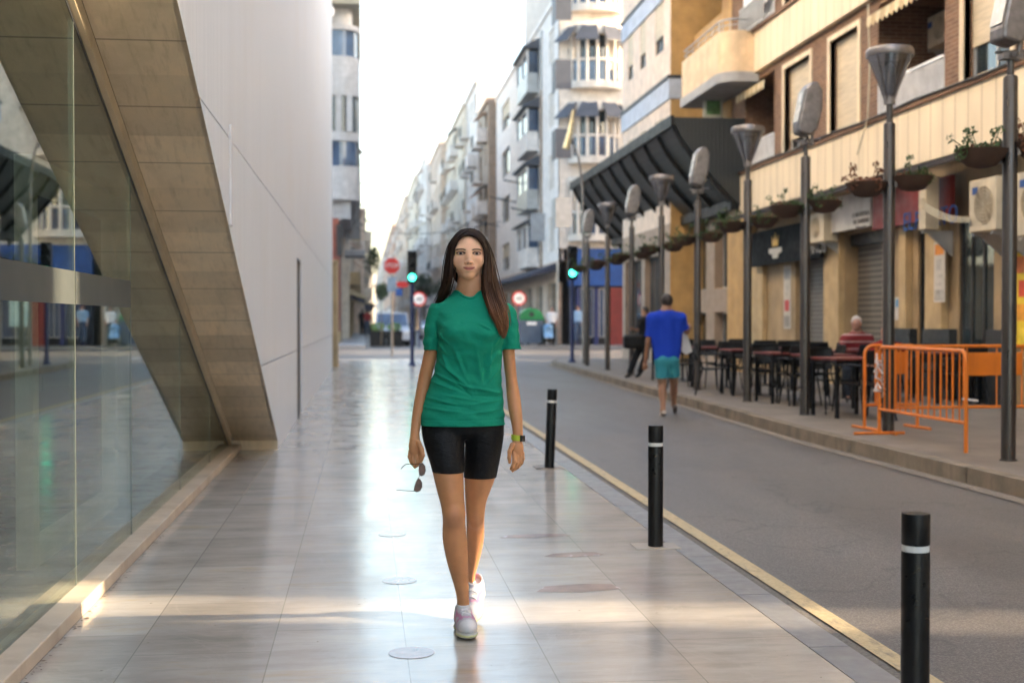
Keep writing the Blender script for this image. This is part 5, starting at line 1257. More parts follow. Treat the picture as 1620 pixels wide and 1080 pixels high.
for i, (u, v, rz) in enumerate(tabs):
    p = onZ(u, v-4, .12)
    lab = ['dark terrace table with a red rim just left of the kerbside barrier', 'dark red terrace table in front of the seated men', 'dark terrace table between the third and fourth lamp posts', 'dark terrace table behind the fourth lamp post from the right edge', 'dark reddish terrace table right of the man in the blue shirt', 'terrace table where the man in the striped shirt sits', 'inner terrace table near the wide roller shutter', 'inner terrace table near the ochre pier', 'terrace table behind the orange barrier with two plates', 'farthest terrace table, mostly hidden by the man in the blue shirt'][i]
    if T0 is None: T0 = t = make_table(lab)
    else: t = copy_tree(T0); t['label'] = lab
    t.location = p; t.rotation_euler = (0, 0, R(rz))
    sides = {0: 'ab', 1: 'b', 2: 'abc', 3: 'abd', 4: 'abd', 5: 'ac', 6: 'ab', 7: 'ab', 8: 'abc', 9: 'a'}[i]
    for sd in sides:
        an = {'a': math.pi, 'b': 0, 'c': -math.pi/2, 'd': math.pi/2}[sd]; off = {'a': (0, -.55), 'b': (0, .55), 'c': (.55, 0), 'd': (-.55, 0)}[sd]
        desc = {'a': 'on the near side of', 'b': 'on the far side of', 'c': 'on the shop side of', 'd': 'on the kerb side of'}[sd]
        cl_ = 'black metal terrace chair '+desc+' the '+lab
        words_ = cl_.split()
        short = ['the table left of the kerbside barrier', 'the red table before the seated men', 'the table between third and fourth lamp posts', 'the table behind the fourth lamp post', 'the table right of the blue shirted man', "the striped shirt man's table", 'the inner table by the roller shutter', 'the inner table by the ochre pier', 'the table behind the plated barrier', 'the farthest table'][i]
        cl_ = f'black terrace chair {desc} {short}'
        if C0_ is None: C0_ = c = make_chair(cl_)
        else: c = copy_tree(C0_); c['label'] = cl_
        c.location = p+Vector((off[0]+random.uniform(-.06, .06), off[1]+random.uniform(-.05, .05), 0)); c.rotation_euler = (0, 0, an+random.uniform(-.35, .35))
# ================================================================== FIGURES: implicit surfaces meshed with surface nets
def smin(a, b, k):
    if k <= 0: return np.minimum(a, b)
    h = np.maximum(k-np.abs(a-b), 0)/k; return np.minimum(a, b)-h*h*k*.25
class Cap:
    """tapered capsule; s: scale of the y axis (depth)"""
    def __init__(s, a, b, ra, rb, k=.01, op='+', sy=1.0):
        s.a = np.array(a, float); s.b = np.array(b, float); s.ra, s.rb, s.k, s.op, s.sy = ra, rb, k, op, sy
        s.c = (s.a+s.b)/2; s.R = np.linalg.norm(s.b-s.a)/2+max(ra, rb)*max(1, sy)
    def d(s, P):
        S = np.array([1, 1/s.sy, 1]); p = (P-s.a)*S; ab = (s.b-s.a)*S; L2 = max(1e-9, ab@ab)
        t = np.clip((p@ab)/L2, 0, 1); return np.linalg.norm(p-t[:, None]*ab, axis=1)-(s.ra+(s.rb-s.ra)*t)
class Ell:
    def __init__(s, c, r, k=.01, op='+', rot=None):
        s.c = np.array(c, float); s.r = np.array(r, float); s.k, s.op = k, op; s.R = max(r)
        s.rot = None if rot is None else np.array(Matrix.Rotation(rot[1], 3, rot[0]))
    def d(s, P):
        p = P-s.c
        if s.rot is not None: p = p@s.rot
        k0 = np.linalg.norm(p/s.r, axis=1); k1 = np.linalg.norm(p/(s.r*s.r), axis=1)+1e-9
        return k0*(k0-1)/k1
class Cone:
    """flat ended tapered cylinder"""
    def __init__(s, a, b, ra, rb, k=.01, op='+', sy=1.0):
        s.a = np.array(a, float); s.b = np.array(b, float); s.ra, s.rb, s.k, s.op, s.sy = ra, rb, k, op, sy
        s.c = (s.a+s.b)/2; s.R = np.linalg.norm(s.b-s.a)/2+max(ra, rb)*1.5
    def d(s, P):
        p = P-s.a; ab = s.b-s.a; Ln = np.linalg.norm(ab); u = ab/Ln; t = p@u
        q = (p-t[:, None]*u)*np.array([1, 1/s.sy, 1]); r = s.ra+(s.rb-s.ra)*np.clip(t/Ln, 0, 1)
        return np.maximum(np.linalg.norm(q, axis=1)-r, np.maximum(-t, t-Ln))
def crom(rows, n=6):
    A = np.array(rows, float); out = []
    for i in range(len(A)-1):
        p0, p1, p2, p3 = A[max(i-1, 0)], A[i], A[i+1], A[min(i+2, len(A)-1)]
        for q in range(n):
            t = q/n; out.append(.5*((2*p1)+(p2-p0)*t+(2*p0-5*p1+4*p2-p3)*t*t+(3*p1-p0-3*p2+p3)*t**3))
    out.append(A[-1]); return np.array(out)
class Loft:
    """stack of horizontal superellipses; rows = (z, cx, cy, a, b)"""
    def __init__(s, rows, k=.01, op='+', e=2.0, round_=0.0):
        A = crom(rows); A = A[np.argsort(A[:, 0])]; s.A = A; s.k, s.op, s.e, s.rd = k, op, e, round_
        lo = (A[:, 1:3]-A[:, 3:5]).min(0); hi = (A[:, 1:3]+A[:, 3:5]).max(0); z0, z1 = A[0, 0], A[-1, 0]
        s.c = np.array([(lo[0]+hi[0])/2, (lo[1]+hi[1])/2, (z0+z1)/2]); s.R = np.linalg.norm([hi[0]-lo[0], hi[1]-lo[1], z1-z0])/2
    def d(s, P):
        A = s.A; z = np.clip(P[:, 2], A[0, 0], A[-1, 0]); cx, cy, a, b = (np.interp(z, A[:, 0], A[:, i]) for i in (1, 2, 3, 4))
        x = np.abs(P[:, 0]-cx)/a; y = np.abs(P[:, 1]-cy)/b
        q = (x**s.e+y**s.e)**(1/s.e); g = np.sqrt((x/a)**2+(y/b)**2)+1e-9; rr = np.sqrt(x*x+y*y)+1e-9
        side = (q-1)*np.minimum(rr/g, np.maximum(a, b)); side = np.where(q < .3, -.7*np.minimum(a, b), side)
        ez = np.maximum(A[0, 0]-P[:, 2], P[:, 2]-A[-1, 0])
        if s.rd:  # rounded caps
            return np.where(ez > 0, np.sqrt(np.maximum(side+s.rd, 0)**2+ez**2)-s.rd+np.minimum(side+s.rd, 0)*0, side)
        return np.maximum(side, ez)
def field(prims, P):
    d = np.full(len(P), 9.0)
    for p in prims:
        if p.op == '+': d = smin(d, p.d(P), p.k)
        else: d = -smin(-d, p.d(P), p.k)
    return d
def surface(prims, h, post=None):
    plus = [p for p in prims if p.op == '+']
    lo = np.min([p.c-p.R for p in plus], 0)-3*h; hi = np.max([p.c+p.R for p in plus], 0)+3*h
    # tighter bounds for lofts and capsules
    N = np.ceil((hi-lo)/h).astype(int)+1; B = 12
    N = ((N+B-1)//B)*B; V = np.full(tuple(N), 1.0, np.float32)
    loc = np.stack(np.meshgrid(*[np.arange(B)*h]*3, indexing='ij'), -1).reshape(-1, 3); half = B*h/2; diag = half*math.sqrt(3)
    nb = N//B; I = np.stack(np.meshgrid(*[np.arange(q) for q in nb], indexing='ij'), -1).reshape(-1, 3)
    C = lo+I*B*h+half
    dc = field(prims, C) if post is None else field(prims, C)
    act = np.abs(dc) < diag*1.25+.012
    for (i, j, k), c in zip(I[~act], C[~act]): pass
    inside = (dc < 0) & ~act
    for (i, j, k) in I[inside]: V[i*B:(i+1)*B, j*B:(j+1)*B, k*B:(k+1)*B] = -1
    for (i, j, k), c in zip(I[act], C[act]):
        near = [p for p in prims if np.linalg.norm(p.c-c) < p.R+diag+p.k+.03]
        if not near: continue
        V[i*B:(i+1)*B, j*B:(j+1)*B, k*B:(k+1)*B] = field(near, loc+(c-half)).reshape(B, B, B)
    # surface nets
    s = V < 0
    def cells(a): return a[:-1, :-1, :-1], a[1:, :-1, :-1], a[:-1, 1:, :-1], a[1:, 1:, :-1], a[:-1, :-1, 1:], a[1:, :-1, 1:], a[:-1, 1:, 1:], a[1:, 1:, 1:]
    cs = cells(s); cnt = sum(c.astype(np.uint8) for c in cs); idx = np.argwhere((cnt > 0) & (cnt < 8))
    vid = np.full(cnt.shape, -1, np.int32); vid[tuple(idx.T)] = np.arange(len(idx))
    off = np.array([(x, y, z) for z in (0, 1) for y in (0, 1) for x in (0, 1)])
    vals = np.stack([V[tuple((idx+o).T)] for o in off], 1)
    acc = np.zeros((len(idx), 3)); n = np.zeros(len(idx))
    for a in range(8):
        for b in range(a+1, 8):
            if np.abs(off[a]-off[b]).sum() != 1: continue
            va, vb = vals[:, a], vals[:, b]; m = (va < 0) != (vb < 0); t = np.where(m, va/np.where(m, va-vb, 1), 0)
            acc += np.where(m[:, None], off[a]+t[:, None]*(off[b]-off[a]), 0); n += m
    verts = lo+(idx+acc/n[:, None])*h
    faces = []
    for ax in range(3):
        sl0 = [slice(None)]*3; sl1 = [slice(None)]*3; sl0[ax] = slice(None, -1); sl1[ax] = slice(1, None)
        a, b = s[tuple(sl0)], s[tuple(sl1)]; e = np.argwhere(a != b)
        o1, o2 = [(1, 2), (2, 0), (0, 1)][ax]
        e = e[(e[:, o1] > 0) & (e[:, o2] > 0)]
        d1 = np.zeros(3, int); d1[o1] = 1; d2 = np.zeros(3, int); d2[o2] = 1
        q = np.stack([vid[tuple((e-d1-d2).T)], vid[tuple((e-d2).T)], vid[tuple(e.T)], vid[tuple((e-d1).T)]], 1)
        flip = ~a[tuple(e.T)]; q[flip] = q[flip][:, ::-1]; faces.append(q)
    return verts, np.concatenate(faces)
def mesh_np(name, verts, faces, mats, parent, fm=None, cols=None, origin=None):
    me = bpy.data.meshes.new(name); o = np.array(origin) if origin is not None else np.zeros(3)
    me.vertices.add(len(verts)); me.vertices.foreach_set('co', (verts-o).astype(np.float32).ravel())
    nf, k = faces.shape; me.loops.add(nf*k); me.polygons.add(nf); me.loops.foreach_set('vertex_index', faces.astype(np.int32).ravel())
    me.polygons.foreach_set('loop_start', np.arange(0, nf*k, k, dtype=np.int32)); me.update(calc_edges=True)
    for m in (mats if isinstance(mats, list) else [mats]): me.materials.append(m)
    if fm is not None: me.polygons.foreach_set('material_index', fm.astype(np.int32))
    if cols is not None:
        at = me.attributes.new('tint', 'FLOAT_COLOR', 'POINT'); at.data.foreach_set('color', np.concatenate([cols, np.ones((len(cols), 1))], 1).astype(np.float32).ravel())
    me.shade_smooth(); ob = bpy.data.objects.new(name, me); COL.objects.link(ob)
    if parent is not None: ob.parent = parent; KIDS.setdefault(parent.name, []).append(ob)
    return ob
def skinmat(name, base=(.42, .235, .14)):
    m, nt, b = newmat(name)
    at = nt.nodes.new('ShaderNodeAttribute'); at.attribute_name = 'tint'
    n = ramp(nt, nz(nt, mapping(nt), 11, 6, .65), [(.3, .86), (.7, 1.10)])
    L(nt, mixc(nt, 1.0, at.outputs['Color'], n, 'MULTIPLY'), b.inputs['Base Color'])
    b.inputs['Roughness'].default_value = .5; b.inputs['Subsurface Weight'].default_value = .12; b.inputs['Subsurface Radius'].default_value = (.012, .004, .002); b.inputs['Subsurface Scale'].default_value = .6
    bump(nt, b, nz(nt, mapping(nt), 220, 3), .05, .001)
    return m
M['skin'] = skinmat('skin')
def fabric(name, col, rough=.85, scale=400, var=.06, sheen=.0):
    m, nt, b = newmat(name); n = nz(nt, mapping(nt), 7, 5)
    L(nt, ramp(nt, n, [(.3, [c*(1-var) for c in col]), (.7, [c*(1+var) for c in col])]), b.inputs['Base Color']); b.inputs['Roughness'].default_value = rough
    b.inputs['Sheen Weight'].default_value = sheen; b.inputs['Specular IOR Level'].default_value = .3
    ad = nt.nodes.new('ShaderNodeMath'); ad.operation = 'MULTIPLY_ADD'; ad.inputs[1].default_value = 6; L(nt, nz(nt, mapping(nt, (1, 1, 1.7)), 16, 4, .6), ad.inputs[0]); L(nt, nz(nt, mapping(nt), scale, 3), ad.inputs[2])
    bump(nt, b, ad.outputs[0], .5, .0022)
    return m
M['green_cotton'] = fabric('green_cotton', (.003, .255, .155))
M['black_lycra'] = fabric('black_lycra', (.0035, .0035, .0045), .6, 300)
Y0 = 5.38
def W(u, v, dy, base=Y0): return onY(u, v, base+dy)
def lrow(rows, base=Y0, grow=0.0):
    out = []
    for (v, uL, uR, dy, b) in rows:
        l, r = W(uL, v, dy, base), W(uR, v, dy, base); out.append((l.z, (l.x+r.x)/2, base+dy, (r.x-l.x)/2+grow, b+grow))
    return out
walker_loc = onZ(741, 1003)
walker = thing('person', 'long haired woman in a green t-shirt and black shorts walking towards the viewer', 'person', walker_loc)
def put(name, prims, h, mat, parent=walker, origin=walker_loc, cols=None, post=None):
    v, f = surface(prims, h)
    if post is not None: v = post(v)
    c = cols(v) if cols is not None else None
    return mesh_np(name, v, f, mat, parent, cols=c, origin=origin)
legA = [(650, 669, 734, .085, .082), (680, 670, 735, .08, .086), (715, 676, 734.5, .05, .088), (746, 684, 733, .03, .078), (775, 691, 734, .01, .066), (797, 697, 735, 0, .056), (812, 699.5, 736.5, -.008, .054), (824, 700.5, 736, .0, .050), (838, 700, 737, .012, .050), (855, 700.5, 738.5, .02, .055), (875, 704, 740, .03, .056), (894, 708.5, 740.5, .04, .050), (912, 714, 741, .045, .041), (927, 718.5, 741.5, .045, .035), (945, 722.5, 742, .045, .033), (960, 723, 743, .045, .035), (982, 722, 744, .035, .038)]
legB = [(650, 733, 796, .09, .082), (680, 738, 794, .09, .086), (715, 736, 790, .1, .088), (755, 735, 783, .12, .077), (775, 735.5, 776, .13, .067), (797, 736.5, 768.5, .14, .057), (823, 738, 766, .16, .053), (840, 738, 766, .19, .054), (855, 738.5, 765, .21, .055), (875, 739, 761, .24, .051), (894, 739.5, 756, .27, .043), (912, 739.5, 751.5, .305, .034), (928, 739.5, 752.5, .33, .033), (944, 740, 755, .345, .035)]
armL = [(505, 681, 697, .08, .033), (530, 675.5, 695, .085, .033), (553, 671.5, 693, .09, .033), (575, 667, 688.5, .095, .031), (592, 663, 684, .1, .030), (605, 660.5, 681, .1, .030), (622, 657.5, 677, .095, .030), (642, 654, 672.5, .085, .028), (665, 651, 667.5, .07, .023), (682, 649.5, 664, .055, .019), (694, 648.5, 664, .05, .0175)]
armR = [(505, 798, 813, .08, .033), (530, 796, 813.5, .075, .033), (553, 795, 814, .07, .033), (575, 797, 815.5, .065, .031), (600, 800, 818, .06, .030), (622, 801.5, 822, .05, .030), (645, 804, 825, .03, .028), (665, 808, 826.5, .012, .023), (682, 811, 827, 0, .019), (697, 811, 828, -.005, .018)]
E = W(741.6, 400.5, 0); HX, HZ = E.x, E.z; HY = Y0+.078          # head centre between the ears
def hp(x, y, z): return (HX+x, HY+y, HZ+z)
P = [Loft(lrow(legA), .006), Loft(lrow(legB), .006), Loft(lrow(armL), .012), Loft(lrow(armR), .012)]
P += [Loft(lrow([(474, 706, 780, .085, .07), (486, 694, 793, .08, .085), (500, 690, 801, .075, .09), (530, 701, 790, .065, .105), (560, 697, 788, .075, .095), (595, 696, 783, .08, .085), (630, 678, 789, .085, .10), (655, 671, 794, .085, .11), (672, 672, 792, .085, .10)]), .02)]
P += [Loft([(W(742, 472, .09).z, W(742, 472, .09).x, Y0+.092, .070, .062)]+[q for q in lrow([(462, 719, 768, .092, .056), (450, 723, 764, .09, .052), (436, 724, 763, .088, .052), (420, 724, 762, .09, .055)])], .018)]
# head
P += [Ell(hp(0, .012, .012), (.073, .092, .080), .02), Ell(hp(0, -.022, -.012), (.0665, .066, .080), .02), Ell(hp(0, -.028, -.060), (.044, .050, .041), .018), Ell(hp(0, -.067, -.090), (.018, .017, .0165), .016),
      Ell(hp(.036, -.056, -.034), (.027, .025, .025), .022), Ell(hp(-.036, -.056, -.034), (.027, .025, .025), .022), Cap(hp(-.040, -.064, .016), hp(.040, -.064, .016), .013, .013, .014),
      Cap(hp(-.047, .0, -.042), hp(-.014, -.062, -.090), .012, .010, .02), Cap(hp(.047, .0, -.042), hp(.014, -.062, -.090), .012, .010, .02),
      Cap(hp(0, -.079, .004), hp(0, -.096, -.034), .0085, .0095, .018), Ell(hp(0, -.103, -.037), (.0095, .0095, .0085), .006), Ell(hp(.0125, -.094, -.0395), (.0075, .0085, .0065), .005), Ell(hp(-.0125, -.094, -.0395), (.0075, .0085, .0065), .005),
      Ell(hp(.035, -.0915, -.001), (.0165, .0095, .0100), .010, '-'), Ell(hp(-.035, -.0915, -.001), (.0165, .0095, .0100), .010, '-'),
      Ell(hp(.034, -.0665, -.0005), (.0165, .0150, .0140), .004), Ell(hp(-.034, -.0665, -.0005), (.0165, .0150, .0140), .004),
      Ell(hp(.034, -.082, -.001), (.0152, .006, .0053), .0015, '-'), Ell(hp(-.034, -.082, -.001), (.0152, .006, .0053), .0015, '-'),
      Ell(hp(0, -.084, -.0615), (.022, .0115, .0052), .004), Ell(hp(0, -.083, -.0715), (.018, .0115, .0065), .005), Ell(hp(0, -.076, -.066), (.028, .010, .014), .022), Cap(hp(-.024, -.0945, -.0630), hp(0, -.0975, -.0665), .0014, .0014, .002, '-'), Cap(hp(0, -.0975, -.0665), hp(.024, -.0945, -.0630), .0014, .0014, .002, '-'),
      Ell(hp(.070, .008, -.012), (.010, .020, .030), .006), Ell(hp(-.070, .008, -.012), (.010, .020, .030), .006)]
# hands; fingers as chains of capsules from pixel positions
def chain(pts, rs, k=.004): 
    pp = [tuple(W(*p)) for p in pts]; return [Cap(a, b, ra, rb, k) for a, b, ra, rb in zip(pp[:-1], pp[1:], rs[:-1], rs[1:])]
fr = (.0088, .0080, .0073, .0060)
P += [Ell(tuple(W(718.5, 816, -.040)), (.026, .018, .034), .03), Ell(tuple(W(753, 822, .118)), (.022, .018, .03), .03)]
P += [Ell(tuple(W(656, 705, .045)), (.0255, .0165, .040), .012)]                                  # right hand (image left)
P += chain([(664, 714, .040), (666.0, 724, .022), (665, 731, .016), (660.5, 735, .020)], fr)
P += chain([(659, 717, .048), (660.5, 728, .032), (659.5, 735.5, .022), (656.5, 738.5, .024)], fr)
P += chain([(653.5, 716.5, .052), (653.5, 728, .044), (655, 735.5, .034), (656, 738, .030)], fr)
P += chain([(648.8, 713, .055), (647.5, 722, .055), (650, 730, .048), (652, 734, .042)], (.0078, .0070, .0063, .0055))
P += chain([(662, 699, .032), (667.5, 711, .014), (669, 720, .006), (667, 728, .010)], (.0105, .0095, .0083, .0065))
P += [Ell(tuple(W(818.5, 709, -.012)), (.0265, .0160, .038), .012)]                                # left hand (image right)
P += chain([(812.5, 717, -.022), (813.5, 729, -.034), (811.0, 737, -.034), (808.3, 741.5, -.026)], fr)
P += chain([(817.5, 720, -.018), (818, 732, -.028), (815, 740, -.026), (811, 744.5, -.018)], fr)
P += chain([(822.5, 719, -.010), (822.5, 730, -.016), (819.5, 738, -.014), (815.5, 742, -.006)], fr)
P += chain([(827, 716, -.002), (827.5, 725, -.004), (825.5, 732, -.002), (822.5, 736, .004)], (.0078, .0070, .0063, .0055))
P += chain([(810.5, 703, -.022), (806.3, 714, -.034), (805.6, 724, -.036), (806.2, 731, -.034)], (.0105, .0092, .0080, .0062))
def facecols(v):
    base = np.array([.53, .245, .108]); c = np.tile(base, (len(v), 1))
    x, y, z = v[:, 0]-HX, v[:, 1]-HY, v[:, 2]-HZ
    def mixin(mask, col): nonlocal c; c = c*(1-mask[:, None])+np.array(col)*mask[:, None]
    head = (z > -.13)
    front = (y < -.03) & head
    hb = np.clip((z+.165)/.08, 0, 1)[:, None]; c = c*(1-hb)+np.array([.88, .50, .31])*hb
    sm = lambda d, a, b: np.clip((b-d)/(b-a), 0, 1)
    for s in (-1, 1):
        mixin(front*sm(np.hypot((x-s*.040)/.020, (z+.032)/.016), .3, 1.1)*.45, (.66, .265, .16))
        bx = (x-s*.034)/.021; bz = z-(.0165-.0035*bx*bx+s*0+.001*(-s)*bx*0)
        mixin(front*sm(np.abs(bx), .85, 1.15)*sm(np.abs(bz), .0020, .0040)*1.0, (.028, .014, .009))
        q = np.hypot((x-s*.034)/.0175, (z+.0005)/.0082); mixin(front*sm(np.abs(q-.88), .12, .36)*np.where(z > -.001, 1.0, .6), (.02, .01, .008))
        mixin(front*sm(np.hypot((x-s*.034)/.021, (z-.001)/.0125), .5, 1.1)*.34, (.34, .17, .11))  # shade of the eye sockets painted into the skin colour
        mixin(front*sm(np.hypot((x-s*.0065)/.0038, (z+.0445)/.0026), .4, 1.1)*.8, (.16, .06, .04))
    zl_ = z+.0655-.25*0-np.abs(x)**2*9; lip = sm(np.hypot(x/.0265, zl_/.0085), .75, 1.05)*front; mixin(lip*.9, (.50, .115, .085))
    mixin(sm(np.abs(zl_+.0004), .0008, .0024)*sm(np.abs(x), .021, .0265)*front*.9, (.10, .025, .022))
    mixin(sm(np.hypot(x/.012, (z+.035)/.010), .4, 1.2)*front*.25, (.62, .26, .17))
    zz_ = v[:, 2]
    for rows in (legA, legB):
        for (vv, uL, uR, dy, b) in rows:
            if vv in (812, 823, 824):
                l, r = W(uL, vv, dy), W(uR, vv, dy); cx, cz = (l.x+r.x)/2, l.z
                mixin((v[:, 1] < Y0+dy+.01)*sm(np.hypot((v[:, 0]-cx)/.045, (zz_-cz)/.05), .2, 1.2)*.22, (.40, .165, .105))
    return c
put('body', P, .0026, M['skin'], cols=facecols)
# eyes
eyew = Mt('eye_white', (.36, .33, .31), .25); iris = Mt('iris', (.020, .014, .009), .35); pupil = Mt('pupil', (.004, .004, .004), .1)
for s in (-1, 1):
    c = Vector(hp(s*.034, -.0665, -.001))-walker_loc
    m = MB(); 
    T = Matrix.Translation(c) @ Matrix.Rotation(R(90), 4, 'X')
    r = .0138; prof = [(max(.0004, r*math.sin(a)), r*math.cos(a)) for a in np.linspace(0, math.pi, 14)]
    m.lathe(prof, (0, 0, 0), 20, T); e = m.build('eye', eyew, walker, True)
    m = MB(); m.lathe([(.0061, r*math.cos(.46)+.0001), (.0045, r*math.cos(.34)+.0006), (.0005, r+.0008)], (0, 0, 0), 16, T); m.build('iris', iris, e, True)
    m = MB(); m.lathe([(.0024, r+.0006), (.0003, r+.0014)], (0, 0, 0), 12, T); m.build('pupil', pupil, e, True)
m = MB(); p = Vector(hp(-.071, -.002, -.043))-walker_loc; m.lathe([(.0005, -.004), (.004, 0), (.0005, .004)], tuple(p), 8); m.build('earring', M['whitepaint'], walker)
# ---- shirt
SH = [(461.5, 716, 770, .092, .060), (467, 712, 775, .09, .064), (472, 706, 781, .087, .069), (478, 699, 789, .083, .078), (486, 689, 800, .08, .090), (497, 684.5, 806, .075, .099), (513, 689, 801, .068, .110), (530, 694.5, 796.5, .06, .117), (548, 692.5, 794.5, .065, .116), (570, 690, 793.5, .075, .108), (590, 686, 793.5, .08, .104), (615, 677, 794.5, .085, .109), (640, 669, 796.5, .085, .119), (660, 664.5, 797.5, .085, .124), (672, 664, 798.5, .085, .126)]
slL = [(480, 683, 706, .082, .052), (490, 677, 702, .082, .054), (505, 674, 701, .082, .055), (522, 671.5, 698, .083, .052), (540, 670, 695.5, .087, .050), (553.5, 669.5, 694.5, .090, .048)]
slR = [(480, 786, 806, .082, .052), (490, 790, 814.5, .082, .054), (505, 792, 819, .08, .055), (522, 791, 821, .077, .053), (540, 791.5, 822.5, .072, .050), (552.5, 792, 824, .070, .048)]
SHP = [Loft(lrow(SH), .01, e=2.25), Loft(lrow(slL), .014), Loft(lrow(slR), .014)]
nk = W(742.5, 463, .075)
SHP += [Cone(tuple(W(742, 440, .098)), tuple(W(742, 490, .073)), .0640, .0640, .004, '-', .92)]
def inner(rows, g=-.007): return lrow(rows, Y0, g)
SHP += [Loft([(W(731, 675, .085).z, W(731, 675, .085).x, Y0+.085, .170, .118), (W(731, 665, .085).z, W(731, 665, .085).x, Y0+.085, .168, .117)], 0, '-')]
for rows in (slL, slR):
    (v_, a_, b_, dy_, bb_) = rows[-1]; l, r = W(a_, v_+2, dy_), W(b_, v_+2, dy_)
    SHP += [Loft([(l.z, (l.x+r.x)/2, Y0+dy_, (r.x-l.x)/2-.005, bb_-.005), (l.z+.03, (l.x+r.x)/2, Y0+dy_, (r.x-l.x)/2-.005, bb_-.005)], 0, '-')]
def ridge(v, a, b, wd, h, out, taper=True):
    """soft fold along a line given in photo pixels on the shirt front"""
    A, B = np.array(W(*a, -.03)), np.array(W(*b, -.03)); x = v[:, [0, 2]]; a2, b2 = A[[0, 2]], B[[0, 2]]; ab = b2-a2
    t = ((x-a2)@ab)/(ab@ab); tt = np.clip(t, 0, 1); d = np.linalg.norm(x-(a2+tt[:, None]*ab), axis=1)
    f = np.exp(-(d/wd)**2)*(np.sin(np.pi*np.clip(tt, .04, .96))**.5 if taper else 1)*h
    out += f
def shirtpost(v):
    cen = np.array([W(742, 560, .075).x, Y0+.075]); n = v[:, :2]-cen; n /= np.linalg.norm(n, axis=1)[:, None]+1e-9
    d = np.zeros(len(v)); front = np.clip((Y0+.09-v[:, 1])/.06, 0, 1)
    R_ = lambda a, b, wd, h: ridge(v, a, b, wd*1.0, h, d)
    for (a, b, wd, h) in [((697, 572), (742, 612), .006, .008), ((688, 590), (752, 618), .006, .008), ((683, 603), (725, 618), .005, .006), ((742, 612), (790, 622), .007, .008), ((716, 545), (744, 612), .009, .006), ((752, 550), (762, 605), .009, .006), ((775, 545), (773, 600), .008, .006), ((734, 500), (738, 540), .012, .004),
                          ((756, 512), (770, 522), .004, .005), ((700, 560), (712, 585), .006, .006), ((786, 560), (762, 590), .006, .005), ((790, 585), (765, 612), .006, .005), ((672, 628), (720, 640), .006, .005), ((668, 645), (730, 652), .006, .005), ((745, 640), (796, 632), .007, .005), ((735, 655), (795, 648), .006, .004), ((700, 625), (760, 634), .006, .005),
                          ((700, 528), (712, 545), .006, .005), ((697, 540), (706, 560), .005, .005), ((790, 528), (780, 545), .006, .005)]: R_(a, b, wd, h)
    for (a, b, wd, h) in [((700, 580), (740, 622), .006, -.006), ((690, 598), (745, 625), .005, -.005), ((728, 560), (740, 606), .009, -.004), ((765, 560), (768, 605), .008, -.004), ((675, 636), (740, 645), .006, -.004), ((745, 626), (792, 628), .006, -.005)]: R_(a, b, wd, h)
    # bust
    for (u, v_) in ((719, 522), (768, 522)):
        c = W(u, v_, -.04); q = ((v[:, 0]-c.x)/.052)**2+((v[:, 2]-c.z)/.055)**2; d += .022*np.exp(-q)
    q = v[:, 0]*37+v[:, 2]*19; d2 = .0016*np.sin(q+np.sin(v[:, 2]*61)*1.5)+.0014*np.sin(v[:, 2]*120+np.sin(v[:, 0]*40)*2)
    tors = (v[:, 0] > W(668, 500, .08).x+.02)
    up = np.clip((W(742, 476, .08).z-v[:, 2])/.05, 0, 1)
    out = v.copy(); out[:, :2] += n*((d*1.45*front*up)+(d2*up))[:, None]
    hz = W(731, 664.5, -.03).z; gr = np.exp(-((v[:, 2]-hz)/.0022)**2)*.0028*(v[:, 0] > W(664, 600, 0).x)
    sz = W(680, 547, .09).z; lat = (v[:, 0] < W(694, 548, .09).x+.004) | (v[:, 0] > W(793, 548, .09).x-.004); gr = gr+np.exp(-((v[:, 2]-sz)/.0022)**2)*.0022*lat
    out[:, :2] -= n*gr[:, None]
    return out
shirt = put('t_shirt', SHP, .0034, M['green_cotton'], post=shirtpost)
# collar rib and hem seams
nc = SHP[3]; A_, B_ = nc.a, nc.b; ax_ = (B_-A_)/np.linalg.norm(B_-A_); e1 = np.array([1, 0, 0.]); e2 = np.cross(ax_, e1); e2 /= np.linalg.norm(e2)
ca = []
for an in np.linspace(0, 2*math.pi, 49):
    dr = e1*math.cos(an)+e2*math.sin(an); tt = np.linspace(-.03, .16, 160); PP = A_+tt[:, None]*ax_+dr*.0635
    ins = np.where(field(SHP[:1], PP) < .001)[0]
    ca.append(PP[ins[0]] if len(ins) else PP[-1])
ca = np.array(ca); ca = (np.roll(ca[:-1], 1, 0)+ca[:-1]*2+np.roll(ca[:-1], -1, 0))/4; ca = np.vstack([ca, ca[:1]])
m = MB(); m.tube([Vector(p)-walker_loc for p in ca], .0055, 8, False); m.build('collar', M['green_cotton'], shirt, True)
# ---- shorts
sA = [(652, 668, 737.5, .085, .086), (668, 666.5, 737.5, .085, .090), (690, 668, 735.5, .07, .093), (715, 674.5, 735, .05, .091), (735, 681, 735, .035, .086), (746.5, 684, 735, .03, .083)]
sB = [(652, 731, 796, .09, .086), (668, 732, 797, .09, .090), (690, 735.5, 796.5, .09, .095), (715, 735.5, 793, .1, .094), (738, 734.5, 788.5, .115, .088), (755, 733.5, 785, .12, .084)]
shorts = put('cycling_shorts', [Loft(lrow(sA), .006), Loft(lrow(sB), .012), Loft(lrow([(652, 670, 793, .088, .102), (670, 672, 792, .088, .106), (684, 682, 784, .085, .088), (692, 700, 768, .085, .06)]), .02)], .0036, M['black_lycra'])
